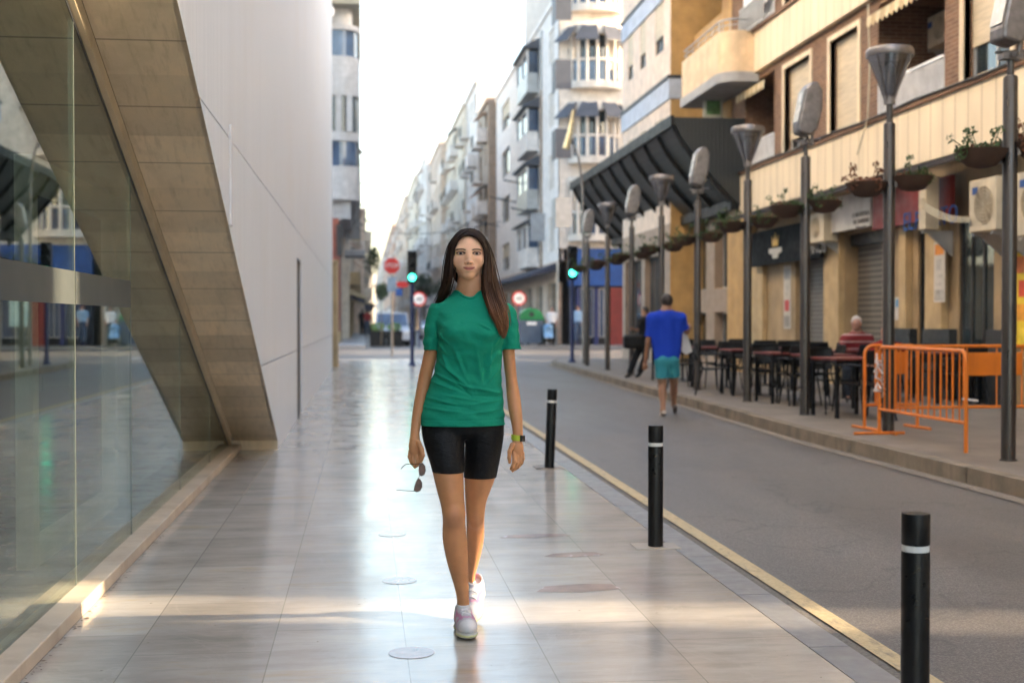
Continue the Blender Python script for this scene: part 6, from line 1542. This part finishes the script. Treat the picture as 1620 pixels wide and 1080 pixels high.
# ---- socks and trainers
sockm = fabric('white_sock', (.66, .65, .66), .9, 150); shoem = skinmat('pale_trainer_fabric'); solem = Mt('cream_sole', (.50, .48, .43), .6); pinkm = fabric('pink_trim', (.52, .22, .36), .7); dark = Mt('dark_sole', (.03, .03, .03), .7); yell = Mt('pale_yellow_trim', (.55, .55, .28), .6)
def shoe(T, label=None):
    """trainer pointing to -y, heel at y=+.10, toe at y=-.16, sole at z=0, placed by T"""
    P_ = []
    up = [Ell((0, -.085, .045), (.042, .075, .036), .03), Ell((0, -.03, .055), (.037, .07, .045), .03), Ell((0, .045, .055), (.035, .058, .052), .03), Loft([(.05, 0, .04, .033, .05), (.085, 0, .035, .033, .046), (.105, 0, .035, .034, .045)], .02), Ell((0, -.06, .0), (.2, .3, .018), .004, '-'), Loft([(.085, 0, .035, .027, .038), (.13, 0, .035, .029, .04)], .004, '-')]
    v, f = surface(up, .003); v4 = np.array([T @ Vector(p) for p in v])
    c = np.tile([.56, .53, .57], (len(v), 1)); sm = lambda d, a, b: np.clip((b-d)/(b-a), 0, 1)[:, None]
    x, y, z = np.abs(v[:, 0]), v[:, 1], v[:, 2]
    def mixc_(mk, col): nonlocal c; c = c*(1-mk)+np.array(col)*mk
    mixc_(sm(y, -.118, -.110), (.72, .70, .72)); mixc_(sm(np.abs(y+.098-x*.5), .004, .009)*sm(np.abs(z-.05), .03, .05)*sm(x, .04, .05), (.62, .25, .42)); mixc_(sm(np.abs(x-.024-(y+.09)*.12), .0035, .007)*sm(np.abs(y+.045), .05, .06)*(z > .045)[:, None], (.62, .25, .42))
    mixc_(sm(x, .012, .016)*sm(np.abs(y+.03), .045, .055)*(z > .05)[:, None], (.74, .72, .76)); mixc_(sm(np.abs(y-.095), .02, .03)*(z > .04)[:, None], (.55, .3, .42))
    s_ = mesh_np('trainer', v4, f, shoem, walker, cols=c, origin=walker_loc)
    def top(x_, y_):
        zz = np.linspace(.13, .02, 110); d = field(up[:3], np.array([(x_, y_, q) for q in zz])); i = np.where(d < 0)[0]; return zz[i[0]] if len(i) else .05
    so = [Ell((0, -.085, .017), (.045, .078, .020), .02), Ell((0, .05, .017), (.038, .058, .022), .02), Cap((0, -.08, .017), (0, .05, .019), .036, .030, .02), Ell((0, -.03, -.10), (.3, .4, .1), .003, '-')]
    v, f = surface(so, .0035); v4 = np.array([T @ Vector(p) for p in v]); fc = v[f].mean(1); fm = np.zeros(len(f), int); fm[fc[:, 2] < .006] = 1; fm[(fc[:, 2] > .012) & (fc[:, 2] < .021)] = 2
    mesh_np('sole', v4, f, [solem, dark, yell], s_, fm=fm, origin=walker_loc)
    m = MB()
    for k in range(5):
        y = -.082+.017*k; sg = 1 if k % 2 else -1
        m.tube([T @ Vector((xx, y+.006*sg*xx/.02, top(xx, y+.006*sg*xx/.02)+.0022)) for xx in np.linspace(-.02, .02, 7)], .0026, 6)
    yy_ = .004
    for sg in (-1, 1): m.tube([T @ Vector((xx*sg, yy_+dy_, top(xx*sg, yy_+dy_)+.004)) for xx, dy_ in ((0, 0), (.014, -.012), (.026, -.008), (.02, .004), (.004, .004))], .0025, 6)
    m.v = [tuple(Vector(p)-walker_loc) for p in m.v]; m.build('lace', sockm, s_, True)
    return s_
fx = W(735, 1000, 0)
Tf = Matrix.Translation((fx.x, Y0+.018, .0)) @ Matrix.Rotation(R(3), 4, 'Z') @ Matrix.Rotation(R(-2), 4, 'X')
shoe(Tf)
bx_ = W(749, 960, .34)
Tb = Matrix.Translation((bx_.x+.006, Y0+.315, .058)) @ Matrix.Rotation(R(-12), 4, 'Z') @ Matrix.Rotation(R(24), 4, 'X')
shoe(Tb)
sk = []
put('sock', [Loft(lrow([(955, 722, 744, .045, .0375), (965, 721.5, 745, .043, .039), (985, 720.5, 746, .03, .042)]), .005)], .004, sockm)
put('sock', [Loft(lrow([(917, 738.3, 752.8, .318, .036), (930, 738.3, 753.8, .333, .0355), (946, 738, 757, .35, .037)]), .005)], .004, sockm)
# ---- wrist band
p = W(819, 692, 0); m = MB(); q = p-walker_loc
ring_ = [(q.x+.0245*math.cos(a), q.y+.0225*math.sin(a)) for a in np.linspace(0, 2*math.pi, 29)]
def bandpart(i0, i1, z0, z1, o, name, mat, par):
    m = MB(); rr = ring_[i0:i1+1]; n = len(rr); ou = [(q.x+(x-q.x)*o, q.y+(y-q.y)*o) for x, y in rr]
    tl = lambda x: (x-q.x)*-.10
    m.add([(x, y, q.z+z0+tl(x)) for x, y in rr]+[(x, y, q.z+z1+tl(x)) for x, y in rr]+[(x, y, q.z+z0+tl(x)) for x, y in ou]+[(x, y, q.z+z1+tl(x)) for x, y in ou], [(2*n+i, 2*n+i+1, 3*n+i+1, 3*n+i) for i in range(n-1)]+[(i, i+1, n+i+1, n+i) for i in range(n-1)]+[(n+i, n+i+1, 3*n+i+1, 3*n+i) for i in range(n-1)]+[(i, i+1, 2*n+i+1, 2*n+i) for i in range(n-1)])
    return m.build(name, mat, par, True)
wbnd = bandpart(0, 28, -.0115, .0115, 1.12, 'wrist_band', Mt('lime_strap', (.42, .50, .03), .6), walker)
bandpart(22, 28, -.0125, .0125, 1.3, 'tracker_case', Mt('tracker_black', (.008, .008, .009), .2), wbnd)
# ---- hair
hairm, nth, bh = newmat('brown_hair')
gi = nth.nodes.new('ShaderNodeAttribute'); gi.attribute_name = 'tint'
L(nth, gi.outputs['Color'], bh.inputs['Base Color']); bh.inputs['Roughness'].default_value = .42; bh.inputs['Specular IOR Level'].default_value = .45
GL = [[(741.5, 371, .020), (732, 373.5, .016), (722.5, 383.5, .018), (716.5, 397, .032), (714.5, 416, .050), (712.5, 436, .060), (708, 455, .088), (701, 472, .13), (693, 488, .175)],
      [(741.5, 363.6, .050), (730, 368.3, .024), (719, 380.5, .028), (714.6, 397, .040), (713, 416, .050), (711, 436, .055), (707, 455, .085), (700, 472, .13), (692, 488, .175)],
      [(741, 362.0, .08), (727, 365.5, .055), (716, 379, .05), (709.5, 398, .06), (707, 420, .07), (705, 442, .085), (699, 460, .115), (692, 475, .15), (686, 490, .185)],
      [(741, 362.5, .14), (726, 368, .15), (713, 384, .16), (708, 408, .17), (706, 434, .175), (704, 460, .19), (699, 490, .205), (696, 520, .21)]]
GR = [[(742, 371, .020), (752, 373.5, .016), (761.5, 383.5, .018), (767, 396, .032), (768.5, 416, .040), (767.5, 436, .038), (768, 454, .03), (772, 472, .0), (781, 496, -.05), (788, 516, -.05), (791, 526, -.045)],
      [(742, 363.6, .050), (754, 368.3, .024), (764.8, 380.5, .028), (768.3, 396, .038), (769.3, 416, .045), (768, 436, .035), (768, 454, .03), (772, 472, .0), (781, 496, -.05), (789, 518, -.05), (792, 530, -.045)],
      [(742, 362.0, .08), (757, 365.5, .055), (767.5, 379, .05), (775, 396, .055), (779, 418, .06), (782.5, 440, .055), (788, 460, .04), (794.5, 478, .01), (801, 498, -.02), (802.5, 518, -.03), (797, 536, -.035)],
      [(742, 362.5, .14), (758, 368, .15), (771, 384, .16), (777, 408, .165), (780, 434, .165), (784, 460, .18), (790, 490, .20), (795, 520, .205)]]
def resamp(g, n):
    A = np.array([tuple(W(*p)) for p in g]); A = crom(A, 6); s = np.r_[0, np.cumsum(np.linalg.norm(np.diff(A, axis=0), axis=1))]; t = np.linspace(0, s[-1], n)
    return np.stack([np.interp(t, s, A[:, i]) for i in range(3)], 1)
NS = 22
def strands(G, n, seed, rad=.00125):
    g_ = np.random.default_rng(seed); GG = [resamp(g, NS) for g in G]; V = []; Fc = []; Cc = []; base = 0
    K = 3; QS = []; tt = np.linspace(0, 1, NS)
    for k in range(n):
        t = g_.beta(.8, .95)*(len(GG)-1); i = min(int(t), len(GG)-2); f = t-i; p = GG[i]*(1-f)+GG[i+1]*f
        ln = g_.uniform(.86, 1.03) if g_.random() < .8 else g_.uniform(.6, .9)
        tt = np.linspace(0, 1, NS); j = g_.normal(size=3)*np.array([.0019, .007, .001])*(3.5 if g_.random() < .05 else 1); 
        w1 = np.sin(tt*g_.uniform(3, 9)+g_.uniform(0, 6))*.0026; w2 = np.sin(tt*g_.uniform(3, 8)+g_.uniform(0, 6))*.003
        amp = np.clip(tt*2.2, .35, 1.3)[:, None]
        idx = np.clip(tt*ln*(NS-1), 0, NS-1); q = np.stack([np.interp(idx, np.arange(NS), p[:, a]) for a in range(3)], 1)
        q = q+j*amp+np.stack([w1, w2, 0*w1], 1)*np.clip(tt*1.6, 0, 1)[:, None]
        # keep outside the head and the shirt
        c = np.array(hp(0, -.0, -.005)); rel = (q-c)/np.array([.0745, .0975, .0995]); r = np.linalg.norm(rel, axis=1)
        hd = (q[:, 2] > HZ-.035) & (r < 1.0); q[hd] = c+rel[hd]/r[hd][:, None]*np.array([.0745, .0975, .0995])*(1+g_.uniform(0, .03))
        QS.append(q)
        continue
    QA = np.concatenate(QS); sg_ = np.repeat([-1 if q[-1, 1] < Y0+.08 else 1 for q in QS], NS)
    for _ in range(5):
        d = field(SHP[:3], QA); ins = d < .007
        if not ins.any(): break
        QA[ins, 1] += sg_[ins]*(.008-d[ins])*.9
    for k, q in enumerate(QA.reshape(-1, NS, 3)):
        T_ = np.gradient(q, axis=0); T_ /= np.linalg.norm(T_, axis=1)[:, None]+1e-9
        A_ = np.cross(T_, np.array([.3, 1, .2])); A_ /= np.linalg.norm(A_, axis=1)[:, None]+1e-9; B_ = np.cross(T_, A_)
        rr = rad*g_.uniform(.6, 1.3)*np.clip(np.minimum((1-tt)*5+.12, 1), 0, 1)
        wdt = g_.uniform(1.0, 2.2)
        for a in range(K):
            an = 2*math.pi*a/K; V.append(q+(A_*math.cos(an)*wdt+B_*math.sin(an)*.7)*rr[:, None])
        sh = g_.uniform(.7, 1.3); root = np.array([.030, .0135, .0075])*sh*g_.uniform(.5, 1.6); tip = np.array([.20, .078, .030])*g_.uniform(.4, 1.5)
        cc_ = root+(tip-root)*(np.clip((tt-.40)/.55, 0, 1)**1.1)[:, None]*(.95 if seed == 2 else .25)
        for a in range(K): Cc.append(cc_)
        for a in range(K):
            b = (a+1) % K; i0 = base+a*NS+np.arange(NS-1); i1 = base+b*NS+np.arange(NS-1); Fc.append(np.stack([i0, i1, i1+1, i0+1], 1))
        base += K*NS
    return np.concatenate(V), np.concatenate(Fc), np.concatenate(Cc)
cv, cf = surface([Ell(hp(0, .018, .016), (.0745, .094, .0835), .01), Ell(hp(0, .05, -.05), (.068, .055, .09), .03), Ell(hp(0, -.078, -.055), (.0665, .085, .133), .004, '-')], .004)
cc3 = np.tile([.016, .008, .005], (len(cv), 1))
va, fa, ca_ = strands(GL, 1900, 1); vb, fb, cb = strands(GR, 2600, 2)
VV = np.concatenate([cv, va, vb]); FF = np.concatenate([cf, fa+len(cv), fb+len(cv)+len(va)]); CC = np.concatenate([cc3, ca_, cb])
mesh_np('hair', VV, FF, hairm, walker, cols=CC, origin=walker_loc)
# ---- sunglasses held in her right hand (hanging by one temple)
sg = thing('sunglasses', 'brown gradient sunglasses dangling from the walking woman\'s right hand', 'sunglasses', W(664, 738, .01))
lensm = Mt('brown_lens', (.10, .04, .03), .12, 0, var=.5, scale=30); sgo = Vector(sg.location)
def outline_px(pts, dy0, dy1):
    return [W(u, v, dy0+(dy1-dy0)*i/len(pts))-sgo for i, (u, v) in enumerate(pts)]
for pts, dy in (([(663.5, 733), (669, 732), (672.5, 737), (673.3, 744), (671.5, 750), (667, 753), (663.5, 751), (662.5, 743)], .008), ([(661.5, 756), (664.5, 757.5), (667.5, 763), (667.8, 770), (664.5, 776), (659.5, 778), (654.5, 776), (656, 768), (658.5, 761)], .012)):
    pp = [W(u, v, dy)-sgo for u, v in pts]; m = MB(); m.prism(pp, (0, .0018, 0)); ln_ = m.build('lens', lensm, sg)
    m = MB(); m.tube(pp+[pp[0]], .0011, 5); m.build('rim', M['steelrough'], ln_, True)
m = MB(); m.tube([W(664, 752.5, .008)-sgo, W(662.5, 754.5, .004)-sgo, W(662, 757, .012)-sgo], .0013, 5); m.build('bridge', M['steelrough'], sg, True)
m = MB(); m.tube([W(u, v, d_)-sgo for u, v, d_ in ((664, 733, .008), (657, 733.5, .012), (648, 733.5, .02), (642, 734, .03), (637.5, 737.5, .045), (634.5, 741.5, .055))], .0016, 6); m.build('temple', M['blackmetal'], sg, True)
m = MB(); m.tube([W(u, v, d_)-sgo for u, v, d_ in ((655, 776.5, .012), (648, 776.2, .03), (638, 775.5, .08), (627, 774.5, .12))], .0013, 6); m.build('temple', M['blackmetal'], sg, True)

# ================================================================== OTHER PEOPLE (soft in the background)
def figure(name, label, base, J, sk_, cloth, h=.008, group=None, foot=None, hairc=(.02, .014, .01), bald=False):
    """J: joints as (u,v,dy) on the plane Y=base; cloth: list of (name, prims, material)"""
    g0_ = Vector(foot) if foot is not None else onZ(J['hip'][0], 508, 0) if False else Vector((Xat(J['hip'][0], base), base, J.get('z0', 0)))
    t = thing(name, label, 'person', g0_, 0, group)
    w_ = lambda k: tuple(onY(J[k][0], J[k][1], base+J[k][2]))
    s = J.get('s', 1.0)
    P_ = [Ell(w_('head'), (.074*s, .095*s, .108*s), .02), Cap(w_('head'), w_('neck'), .050*s, .055*s, .03), Cap(w_('neck'), w_('hip'), .10*s, .10*s, .05, sy=.8)]
    hd = np.array(w_('head')); fd = np.array(J.get('face', (0, -1, 0)), float); fd /= np.linalg.norm(fd); sd = np.array([-fd[1], fd[0], 0])
    P_ += [Ell(hd+fd*.085*s+np.array([0, 0, -.01]), (.013*s, .013*s, .016*s), .012), Ell(hd+fd*.055*s+np.array([0, 0, -.07*s]), (.03*s, .03*s, .025*s), .03)]
    for q in (-1, 1): P_ += [Ell(hd+sd*q*.074*s, (.014*s, .014*s, .028*s), .008)]
    for a in ('L', 'R'):
        if 'sh'+a in J: P_ += [Cap(w_('neck'), w_('sh'+a), .05*s, .055*s, .04), Cap(w_('sh'+a), w_('el'+a), .048*s, .037*s, .02), Cap(w_('el'+a), w_('wr'+a), .036*s, .024*s, .01)]
        if 'sh'+a in J:
            wv_ = np.array(w_('wr'+a)); ev = np.array(w_('el'+a)); dd = (wv_-ev)/np.linalg.norm(wv_-ev); pc = wv_+dd*.045
            P_ += [Ell(pc, (.036*s, .03*s, .045*s), .015)]
            sx_ = np.cross(dd, [0, 1, 0]); sx_ = sx_/(np.linalg.norm(sx_)+1e-6)
            for q in range(4): b0_ = pc+dd*.03+sx_*(.024-.016*q); P_ += [Cap(b0_, b0_+dd*(.05-.008*abs(q-1.5))+np.array([0, -.015, 0]), .0095, .0075, .004)]
            P_ += [Cap(pc+sx_*.025, pc+sx_*.045+dd*.04, .011, .009, .006)]
        if 'kn'+a in J: P_ += [Cap(w_('hp'+a), w_('kn'+a), .082*s, .058*s, .03), Cap(w_('kn'+a), w_('an'+a), .055*s, .034*s, .01), Ell(np.array(w_('kn'+a))*.55+np.array(w_('an'+a))*.45+np.array([0, .015, .05]), (.052*s, .055*s, .12*s), .03)]
        if 'an'+a in J: P_ += [Cap(w_('an'+a), w_('to'+a), .036*s, .028*s, .02)]
    v, f = surface(P_, h); c = np.tile(np.array(sk_), (len(v), 1))
    mesh_np('body', v, f, M['skin'], t, cols=c, origin=g0_)
    for (nm, pf, mat) in cloth:
        v, f = surface(pf(w_, s), h)
        v = v+ .003*np.sin(v[:, [2, 0, 1]]*23)*np.array([1, 1, .3])
        mesh_np(nm, v, f, mat, t, origin=g0_)
    if not bald:
        hf = [Ell(hd+np.array([0, 0, .02*s])-fd*.014*s, (.083*s, .102*s, .098*s), .01), Ell(hd+fd*.11*s+np.array([0, 0, -.035*s]), (.085*s, .085*s, .11*s), .006, '-'), Ell(hd+np.array([0, 0, -.13*s]), (.2, .2, .075*s), .005, '-')]
        v, f = surface(hf, h*.7); mesh_np('hair', v, f, Mt('hair_'+name, hairc, .6), t, origin=g0_)
    return t
def shoes_(w_, s, tag_='LR'):
    out = []
    for a in tag_: A, T_ = np.array(w_('an'+a)), np.array(w_('to'+a)); out += [Cap(A+[0, 0, -.03], T_+[0, 0, -.01], .046*s, .040*s, .02), Ell(A+[0, 0, -.02], (.046*s, .06*s, .05*s), .02)]
    return out
# man in blue, seen from behind, walking away on the road
bY = onZ(1052, 657).y+.25
J = dict(head=(1055, 477.5, .03), neck=(1054, 496, -.0), hip=(1055, 566, .0), shL=(1031, 503, 0), elL=(1025, 540, .02), wrL=(1021, 572, .10), shR=(1077, 503, 0), elR=(1086, 525, .05), wrR=(1090, 519, .22),
         hpL=(1046, 572, 0), knL=(1048, 610, .02), anL=(1049, 648, -.12), toL=(1047, 656, .06), hpR=(1064, 572, 0), knR=(1066, 606, .1), anR=(1066, 640, .28), toR=(1068, 649, .40), face=(0.15, 1, 0), z0=0)
bsk = (.30, .15, .085)
def tee(w_, s):
    n, h_ = np.array(w_('neck')), np.array(w_('hip'))
    P_ = [Cap(n+[0, 0, -.06], h_+[0, 0, .03], .135*s, .135*s, .05, sy=.78), Cap(n+[0, 0, -.02], w_('shL'), .075*s, .075*s, .04), Cap(n+[0, 0, -.02], w_('shR'), .075*s, .075*s, .04), Cap(np.array(w_('shL'))+[.03, 0, -.02], np.array(w_('shR'))+[-.03, 0, -.02], .075*s, .075*s, .05), Cap(np.array(w_('shL'))+[.05, 0, -.08], h_+[-.075, 0, -.08], .095*s, .098*s, .04, sy=.8), Cap(np.array(w_('shR'))+[-.05, 0, -.08], h_+[.075, 0, -.08], .095*s, .098*s, .04, sy=.8)]
    for a in 'LR': A, B = np.array(w_('sh'+a)), np.array(w_('el'+a)); P_ += [Cap(A, A+(B-A)*.2, .062*s, .062*s, .04), Cone(A, A+(B-A)*.80, .062*s, .062*s, .03)]
    P_ += [Cone(h_+[0, 0, -.05], h_+[0, 0, -.55], .4, .4, 0, '-')]
    return P_
def trunks(w_, s):
    h_ = np.array(w_('hip')); P_ = [Cap(h_+[-.055, 0, -.03], h_+[.055, 0, -.03], .112*s, .112*s, .03)]
    for a in 'LR': A, B = np.array(w_('hp'+a)), np.array(w_('kn'+a)); P_ += [Cone(A+[0, 0, .04], A+(B-A)*.68, .098*s, .094*s, .03)]
    return P_
figure('person', 'man seen from behind in a bright blue t-shirt and turquoise shorts walking on the road', bY, J, bsk,
       [('t_shirt', tee, fabric('blue_cotton', (.008, .045, .42))), ('shorts', trunks, fabric('turquoise_shorts', (.04, .26, .30))), ('sandal', lambda w_, s: [Cap(np.array(w_('anL'))+[0, -.05, -.035], np.array(w_('toL'))+[0, .02, -.005], .034, .032, .02)], fabric('pale_sandal', (.5, .42, .36))), ('sandal', lambda w_, s: [Cap(np.array(w_('anR'))+[0, -.05, -.035], np.array(w_('toR'))+[0, .02, -.005], .034, .032, .02)], fabric('brown_sandal', (.16, .12, .10)))], .007, hairc=(.018, .011, .008))
q = MB(); pts = [onY(u, v, bY+.24) for u, v in ((1082, 524), (1088, 530), (1096, 556), (1086, 561), (1079, 556))]
q.prism(pts, (0, .05, 0)); tag(q.build('carrier_bag', Mt('white_bag', (.6, .6, .6), .6), bevel=.01), 'white carrier bag hanging from the hand of the man in the blue t-shirt', 'bag')
# person in black walking left, behind the man in blue
kY = onZ(1003, 597, .12).y
J = dict(head=(1020, 492, 0), neck=(1021, 503, 0), hip=(1021, 538, 0), shL=(1014, 507, -.12), elL=(1008, 523, -.15), wrL=(1003, 521, -.2), shR=(1026, 507, .12), elR=(1027, 525, .14), wrR=(1018, 536, .1),
         hpL=(1017, 541, -.06), knL=(1006, 563, -.08), anL=(996, 590, -.05), toL=(991, 595, -.05), hpR=(1022, 541, .06), knR=(1021, 565, .08), anR=(1012, 589, .08), toR=(1007, 595, .08), face=(-1, -.1, 0), z0=.12, s=.92)
blk = fabric('black_cotton', (.012, .012, .014))
def trousers(w_, s):
    h_ = np.array(w_('hip')); P_ = [Cap(h_+[-.04, 0, 0], h_+[.04, 0, 0], .115*s, .115*s, .03)]
    for a in 'LR': P_ += [Cap(w_('hp'+a), w_('kn'+a), .098*s, .080*s, .03), Cone(w_('kn'+a), w_('an'+a), .078*s, .066*s, .02)]
    return P_
figure('person', 'person in a black t-shirt and black trousers striding left along the right footway', kY, J, (.33, .18, .12), [('t_shirt', tee, blk), ('trousers', trousers, blk), ('shoes', shoes_, M['black'])], .008)
q = MB(); p = onY(1002, 541, kY-.28); q.box(p.x-.22, p.x+.22, p.y-.12, p.y+.12, p.z-.14, p.z+.16); tag(q.build('shoulder_bag', M['blackmetal'], bevel=.06), 'large soft black bag carried by the person in black', 'bag')
# seated man in striped polo
sY = Yat(1355, 7.7)
def seated(u, vh, base, label, top, hairc, bald, s=1.0, lean=0, face=(-.5, -1, 0), z0=.12, stripes=None, group=None):
    pm = F/base*.993
    px = lambda dx, dz: (u+dx*pm, vh+dz*pm)
    J = dict(head=(*px(0, 0), -.04+lean), neck=(*px(0.01, .17), 0+lean*.5), hip=(*px(.02, .66), .05), shL=(*px(-.17, .24), 0+lean*.4), elL=(*px(-.25, .50), -.12), wrL=(*px(-.08, .55), -.33), shR=(*px(.19, .24), 0+lean*.4), elR=(*px(.27, .50), -.10), wrR=(*px(.10, .56), -.32),
             hpL=(*px(-.09, .70), 0), knL=(*px(-.13, .70), -.42), anL=(*px(-.13, 1.12), -.38), toL=(*px(-.14, 1.17), -.54), hpR=(*px(.11, .70), 0), knR=(*px(.15, .70), -.42), anR=(*px(.15, 1.12), -.38), toR=(*px(.16, 1.17), -.54), face=face, z0=z0, s=s)
    return figure('person', label, base, J, (.40, .20, .14), [('polo_shirt', tee, top), ('trousers', trousers, fabric('dark_trousers', (.03, .035, .045))), ('shoes', shoes_, M['black'])], .008, hairc=hairc, bald=bald)
def stripemat():
    m, nt, b = newmat('red_striped_polo'); t = nt.nodes.new('ShaderNodeTexCoord'); s = nt.nodes.new('ShaderNodeSeparateXYZ'); L(nt, t.outputs['Object'], s.inputs[0])
    a = nt.nodes.new('ShaderNodeMath'); a.operation = 'PINGPONG'; a.inputs[1].default_value = .055; L(nt, s.outputs[2], a.inputs[0])
    L(nt, ramp(nt, a.outputs[0], [(.006, (.45, .35, .33)), (.011, (.20, .012, .014))]), b.inputs['Base Color']); b.inputs['Roughness'].default_value = .85; return m
seated(1355, 511, sY, 'balding seated man in a dark red polo with pale stripes at a terrace table', stripemat(), (.42, .36, .32), False)
seated(1402, 524, sY-.7, 'second seated person in plain dark red hunched over behind the second lamp post', fabric('plain_red', (.20, .012, .012)), (.06, .05, .045), False, lean=-.25, face=(-1, -.2, 0))
for i, (du, dy) in enumerate(((1355, .12), (1404, -.55))):
    c = copy_tree(C0_); c['label'] = ['black terrace chair under the man in the striped polo', 'black terrace chair under the hunched person in plain dark red'][i]; c.location = (Xat(du, sY+dy), sY+dy, .12); c.rotation_euler = (0, 0, 0)
# standing figures far away
def stander(u, v0, v1, base, label, top, bottom, hairc, face, z0=.12, s=1.0, step=.12):
    pm = F/base*.993; H = (v1-v0)/pm; s = H/1.70
    px = lambda dx, z: (u+dx*pm*s, v1-z*s*pm)
    J = dict(head=(*px(0, 1.60), 0), neck=(*px(0, 1.44), 0), hip=(*px(0, .95), 0), shL=(*px(-.17, 1.38), 0), elL=(*px(-.22, 1.10), .03), wrL=(*px(-.2, .88), -.12), shR=(*px(.17, 1.38), 0), elR=(*px(.22, 1.10), .03), wrR=(*px(.2, .88), -.12),
             hpL=(*px(-.08, .90), 0), knL=(*px(-.09, .50), -step), anL=(*px(-.09, .09), -step), toL=(*px(-.10, .04), -step-.12), hpR=(*px(.08, .90), 0), knR=(*px(.09, .50), step*.6), anR=(*px(.09, .09), step*2), toR=(*px(.1, .04), step*2-.12), face=face, z0=z0, s=s)
    return figure('person', label, base, J, (.36, .2, .14), [('t_shirt', tee, top), ('trousers', trousers, bottom), ('shoes', shoes_, M['black'])], .012, hairc=hairc)
wt = fabric('white_cotton', (.6, .6, .62)); ltb = fabric('light_blue_cotton', (.25, .38, .55)); rd_ = fabric('red_cotton', (.4, .03, .03)); jn = fabric('blue_jeans', (.05, .08, .14))
pY = 63.58
stander(873, 486, 545, pY, 'person in a white top pushing a pushchair beside the recycling container', wt, blk, (.1, .06, .04), (-.4, -1, 0))
stander(914, 484, 543, pY, 'person in light clothes in front of the blue corner shop, behind the traffic light', ltb, jn, (.12, .05, .03), (1, -.3, 0))
stander(581, 490, 530, onZ(581, 530, .12).y, 'distant person in a red top on the far left footway', rd_, jn, (.03, .02, .02), (0, 1, 0))
stander(573, 489, 530, onZ(573, 530, .12).y+1, 'distant person in dark clothes next to the one in red', blk, blk, (.03, .02, .02), (0, 1, 0))
# pushchair
t = thing('pushchair', 'light blue and black pushchair in front of the person in white', 'pushchair', (Xat(868, pY-.45), pY-.45, .12)); bl = fabric('pushchair_blue', (.16, .30, .48))
m = MB(); m.prism([(-.22, -.25, .38), (-.22, .18, .38), (-.22, .3, .95), (-.22, .1, 1.02), (-.22, -.02, .6)], (.44, 0, 0)); m.build('seat', bl, t, bevel=.03)
m = MB(); m.lathe([(.24, 0), (.22, .12), (.12, .2), (.01, .22)], (0, .16, .86), 14); m.build('hood', bl, t, True)
m = MB(); m.tube([(-.2, .3, .7), (-.2, .42, 1.0), (.2, .42, 1.0), (.2, .3, .7)], .015, 6); m.tube([(-.2, -.25, .1), (-.2, .3, .7)], .015, 6); m.tube([(.2, -.25, .1), (.2, .3, .7)], .015, 6); m.tube([(-.2, .3, .1), (-.2, -.1, .45)], .015, 6); m.tube([(.2, .3, .1), (.2, -.1, .45)], .015, 6); m.build('frame', M['blackmetal'], t)
m = MB(); m.box(-.18, .18, -.1, .28, .16, .34); m.build('basket', M['blackmetal'], t, bevel=.03)
for sx in (-1, 1):
    for y in (-.27, .3): m = MB(); m.lathe([(.06, -.02), (.1, -.018), (.1, .018), (.06, .02)], (0, 0, 0), 14, Matrix.Translation((sx*.22, y, .10)) @ Matrix.Rotation(R(90), 4, 'Y')); m.build('wheel', M['black'], t, True)
# ================================================================== HAZE
hm = bpy.data.materials.new('haze'); hm.use_nodes = True; hn = hm.node_tree
for n_ in list(hn.nodes):
    if n_.type == 'BSDF_PRINCIPLED': hn.nodes.remove(n_)
pv = hn.nodes.new('ShaderNodeVolumePrincipled'); pv.inputs['Color'].default_value = (.95, .95, .97, 1); pv.inputs['Density'].default_value = .0003; pv.inputs['Anisotropy'].default_value = .2
hn.links.new(pv.outputs[0], [n_ for n_ in hn.nodes if n_.type == 'OUTPUT_MATERIAL'][0].inputs['Volume'])
g = MB(); g.box(-410, 410, -210, 1510, -1.5, 40); o = g.build('haze', hm); o['kind'] = 'stuff'
